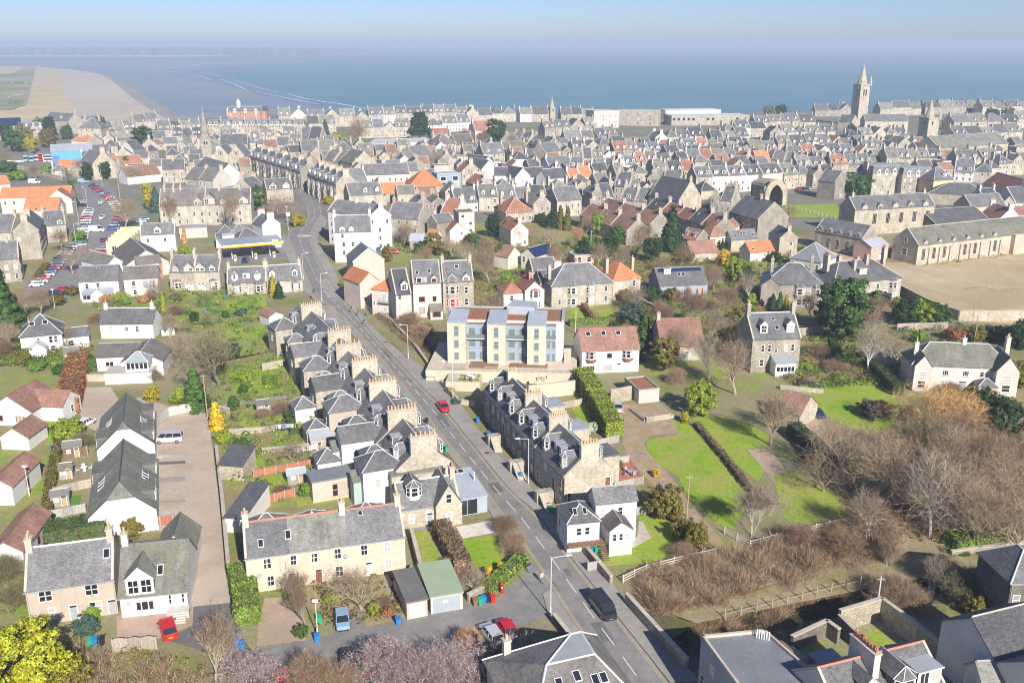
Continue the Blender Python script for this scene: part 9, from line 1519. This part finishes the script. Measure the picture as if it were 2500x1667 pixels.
for a,b,lab,cs in[((719,1118),(775,1108),'washing line with white and red laundry in the terrace gardens',['paint_white','paint_white','pink','paint_white','lamp_red','paint_white','lead_white','paint_white']),((676,1060),(722,1056),'washing line with a few clothes in the upper terrace garden',['paint_white','paint_blue','paint_grey','pink'])]:
 p,q=at(*a),at(*b);o=thing('washing_line',lab,'washing line',p);d=q-p
 for e in(Vector(),d):inst('post',box_mesh('wpost','metal_pale',-.04,.04,-.04,.04,0,1.9),o,e)
 s=MB();s.bar((0,0,1.85),tuple(d+Vector((0,0,1.85))),.012,0,3);s.build('line',MT['paint_grey'],o,uv=False);ang=math.atan2(d.y,d.x)
 for i,mt in enumerate(cs):t=(i+.7)/(len(cs)+.4);w_=.25+.12*(i%3);s=MB();s.box(-w_,w_,-.015,.015,-.75-.15*(i%2),0,0,True);s.build('garment',MT[mt],o,uv=False,loc=tuple(d*t+Vector((0,0,1.85))),rz=ang)
for x,y,w_,n,lab in[(842,1195,1.0,12,'grey metal outside stair behind the nearest terrace house'),(762,1150,1.0,12,'grey metal outside stair beside the pink sunroom'),(800,1010,.9,9,'short outside stair behind the third terrace house')]:
 p=at(x,y);o=thing('outside_stair',lab,'stair',p,TA-.2)
 for i in range(n):inst('step',box_mesh('ostep','zinc',-.15,.2,-.5,.5,-.03,.03),o,(i*.27,0,.2+i*.2))
 for sy in(-.52,.52):s=MB();s.bar((0,sy,.1),(n*.27,sy,.1+n*.2),.05,0,4);s.build('stringer',MT['paint_grey'],o,uv=False);s=MB();s.bar((0,sy,1.1),(n*.27,sy,1.1+n*.2),.035,0,4);s.build('handrail',MT['paint_grey'],o,uv=False)
 for i in range(0,n,3):
  for sy in(-.52,.52):inst('baluster',box_mesh('obal','paint_grey',-.02,.02,-.02,.02,0,1.0),o,(i*.27,sy,.15+i*.2))
tp=thing('tarpaulin','blue tarpaulin sheet beside the white gabled cottage','tarpaulin',at(1080,588));s=MB();rr=random.Random(2);gx=[[(x*1.6,y*1.6,.5+rr.uniform(0,.7)+1.0*math.sin(x*.9))for x in range(6)]for y in range(5)]
for y in range(4):
 for x in range(5):s.poly([gx[y][x],gx[y][x+1],gx[y+1][x+1],gx[y+1][x]])
s.build('sheet',MT['steel_blue'],tp)
vb=thing('vegetable_bed','raised vegetable bed with board edging beside the dirt drive','garden bed',at(1572,1030),TA);s=MB();s.box(0,6.5,0,6,0,.5);s.build('edging',MT['boards_grey'],vb);s=MB();s.box(.15,6.35,.15,5.85,.3,.55);s.build('soil',MT['m_dirt'],vb)
def person_mesh(pose):
 def f():
  me=bpy.data.meshes.new('p');J=dict(pel=(0,0,.94),wai=(0,0,1.12),che=(0,.01,1.34),nec=(0,.02,1.50),hea=(0,-.01,1.62),top=(0,0,1.74))
  st_=.22 if pose=='walk' else .03;ar=.16 if pose=='walk' else .03
  for sd,g_ in(('l',-1),('r',1)):
   k=g_*st_;J['hip'+sd]=(g_*.10,0,.90);J['kne'+sd]=(g_*.105,-k*.55-.02,.50);J['ank'+sd]=(g_*.10,-k+(.06 if k<0 else 0),.09);J['toe'+sd]=(g_*.11,-k-.17,.04)
   J['sho'+sd]=(g_*.19,.01,1.43);J['elb'+sd]=(g_*.25,g_*ar*.6+.03,1.14);J['wri'+sd]=(g_*.26,g_*ar-.05,.90);J['han'+sd]=(g_*.26,g_*ar-.08,.80)
  R=dict(pel=.15,wai=.125,che=.155,nec=.058,hea=.095,top=.055,hip=.095,kne=.062,ank=.045,toe=.035,sho=.065,elb=.046,wri=.034,han=.032)
  nm=list(J);E=[('pel','wai'),('wai','che'),('che','nec'),('nec','hea'),('hea','top')]+[e for d in 'lr' for e in(('pel','hip'+d),('hip'+d,'kne'+d),('kne'+d,'ank'+d),('ank'+d,'toe'+d),('che','sho'+d),('sho'+d,'elb'+d),('elb'+d,'wri'+d),('wri'+d,'han'+d))]
  me.from_pydata([J[n]for n in nm],[(nm.index(a),nm.index(b))for a,b in E],[]);ob=bpy.data.objects.new('p',me);COL.objects.link(ob);ob.modifiers.new('s','SKIN')
  sv=me.skin_vertices[0].data if me.skin_vertices else None
  if sv is None:
   import bmesh;b=bmesh.new();b.from_mesh(me);b.verts.layers.skin.verify();b.to_mesh(me);b.free();sv=me.skin_vertices[0].data
  for i,n in enumerate(nm):r=R[n if n in R else n[:3]];sv[i].radius=(r*(1.15 if n in('che','pel')else 1),r*(.8 if n in('che','wai','pel')else 1))
  sv[0].use_root=True;ob.modifiers.new('u','SUBSURF').levels=1;dg=bpy.context.evaluated_depsgraph_get();out=bpy.data.meshes.new_from_object(ob.evaluated_get(dg));bpy.data.objects.remove(ob)
  out.materials.clear();[out.materials.append(MT[k])for k in('skin','hair','tint_matt','denim','tyre')]
  for p in out.polygons:
   z,y,x=p.center.z,p.center.y,abs(p.center.x);p.material_index=4 if z<.12 else 3 if z<.96 and x<.2 else(1 if z>1.66 or(z>1.54 and y>.03)else 0)if z>1.50 else(0 if z<.92 and x>.2 else 2);p.use_smooth=True
  return out
 return cached(('person',pose),f)
plain('skin',(.50,.33,.25),.7);plain('hair',(.06,.04,.03),.8);plain('denim',(.16,.24,.38),.9)
for x,y,rz,pose,col,lab,pack in[(1323,1421,RH-90,'walk',(.62,.42,.28),'person in a tan top with black backpack walking beside the road',1),(1291,1396,RH-90,'stand',(.03,.03,.035),'person in black standing beside the hedge',0),(858,762,RH+90,'walk',(.05,.05,.06),'person in dark clothes walking on the upper pavement, first of three',0),(874,772,RH+90,'walk',(.30,.27,.25),'person in grey walking on the upper pavement, second of three',1),(889,793,RH+90,'walk',(.04,.04,.05),'person in black walking on the upper pavement, third of three',0),(897,771,RH+90,'walk',(.05,.15,.45),'person in blue beside the low wall on the upper pavement',0),(263,516,0,'stand',(.1,.18,.4),'person in blue standing in the car park aisle',0),(147,595,0,'stand',(.7,.35,.02),'person in orange beside the tenement shop',0)]:
 p=at(x,y,.13);o=thing('person',lab,'person',(p.x,p.y,.03 if x<300 or x==1323 else .13),math.radians(rz),'people on foot');inst('body',person_mesh(pose),o,color=col)
 if pack:s=MB();s.box(-.16,.16,.10,.28,1.02,1.46,0,True);s.build('backpack',MT['paint_black'],o,uv=False)
# ---- haze over the whole place
hz=MB();hz.box(-9500,9500,-400,12500,-16.5,82,bottom=True)
m=bpy.data.materials.new('haze');m.use_nodes=True;nt=m.node_tree
for n in list(nt.nodes):nt.nodes.remove(n)
ho=nt.nodes.new('ShaderNodeOutputMaterial');hv=nt.nodes.new('ShaderNodeVolumePrincipled')
hv.inputs['Color'].default_value=(0.66,0.80,1.0,1);hv.inputs['Density'].default_value=0.00025;hv.inputs['Anisotropy'].default_value=0.0
nt.links.new(hv.outputs[0],ho.inputs['Volume'])
tag(hz.build('haze',m,uv=False),kind='stuff')
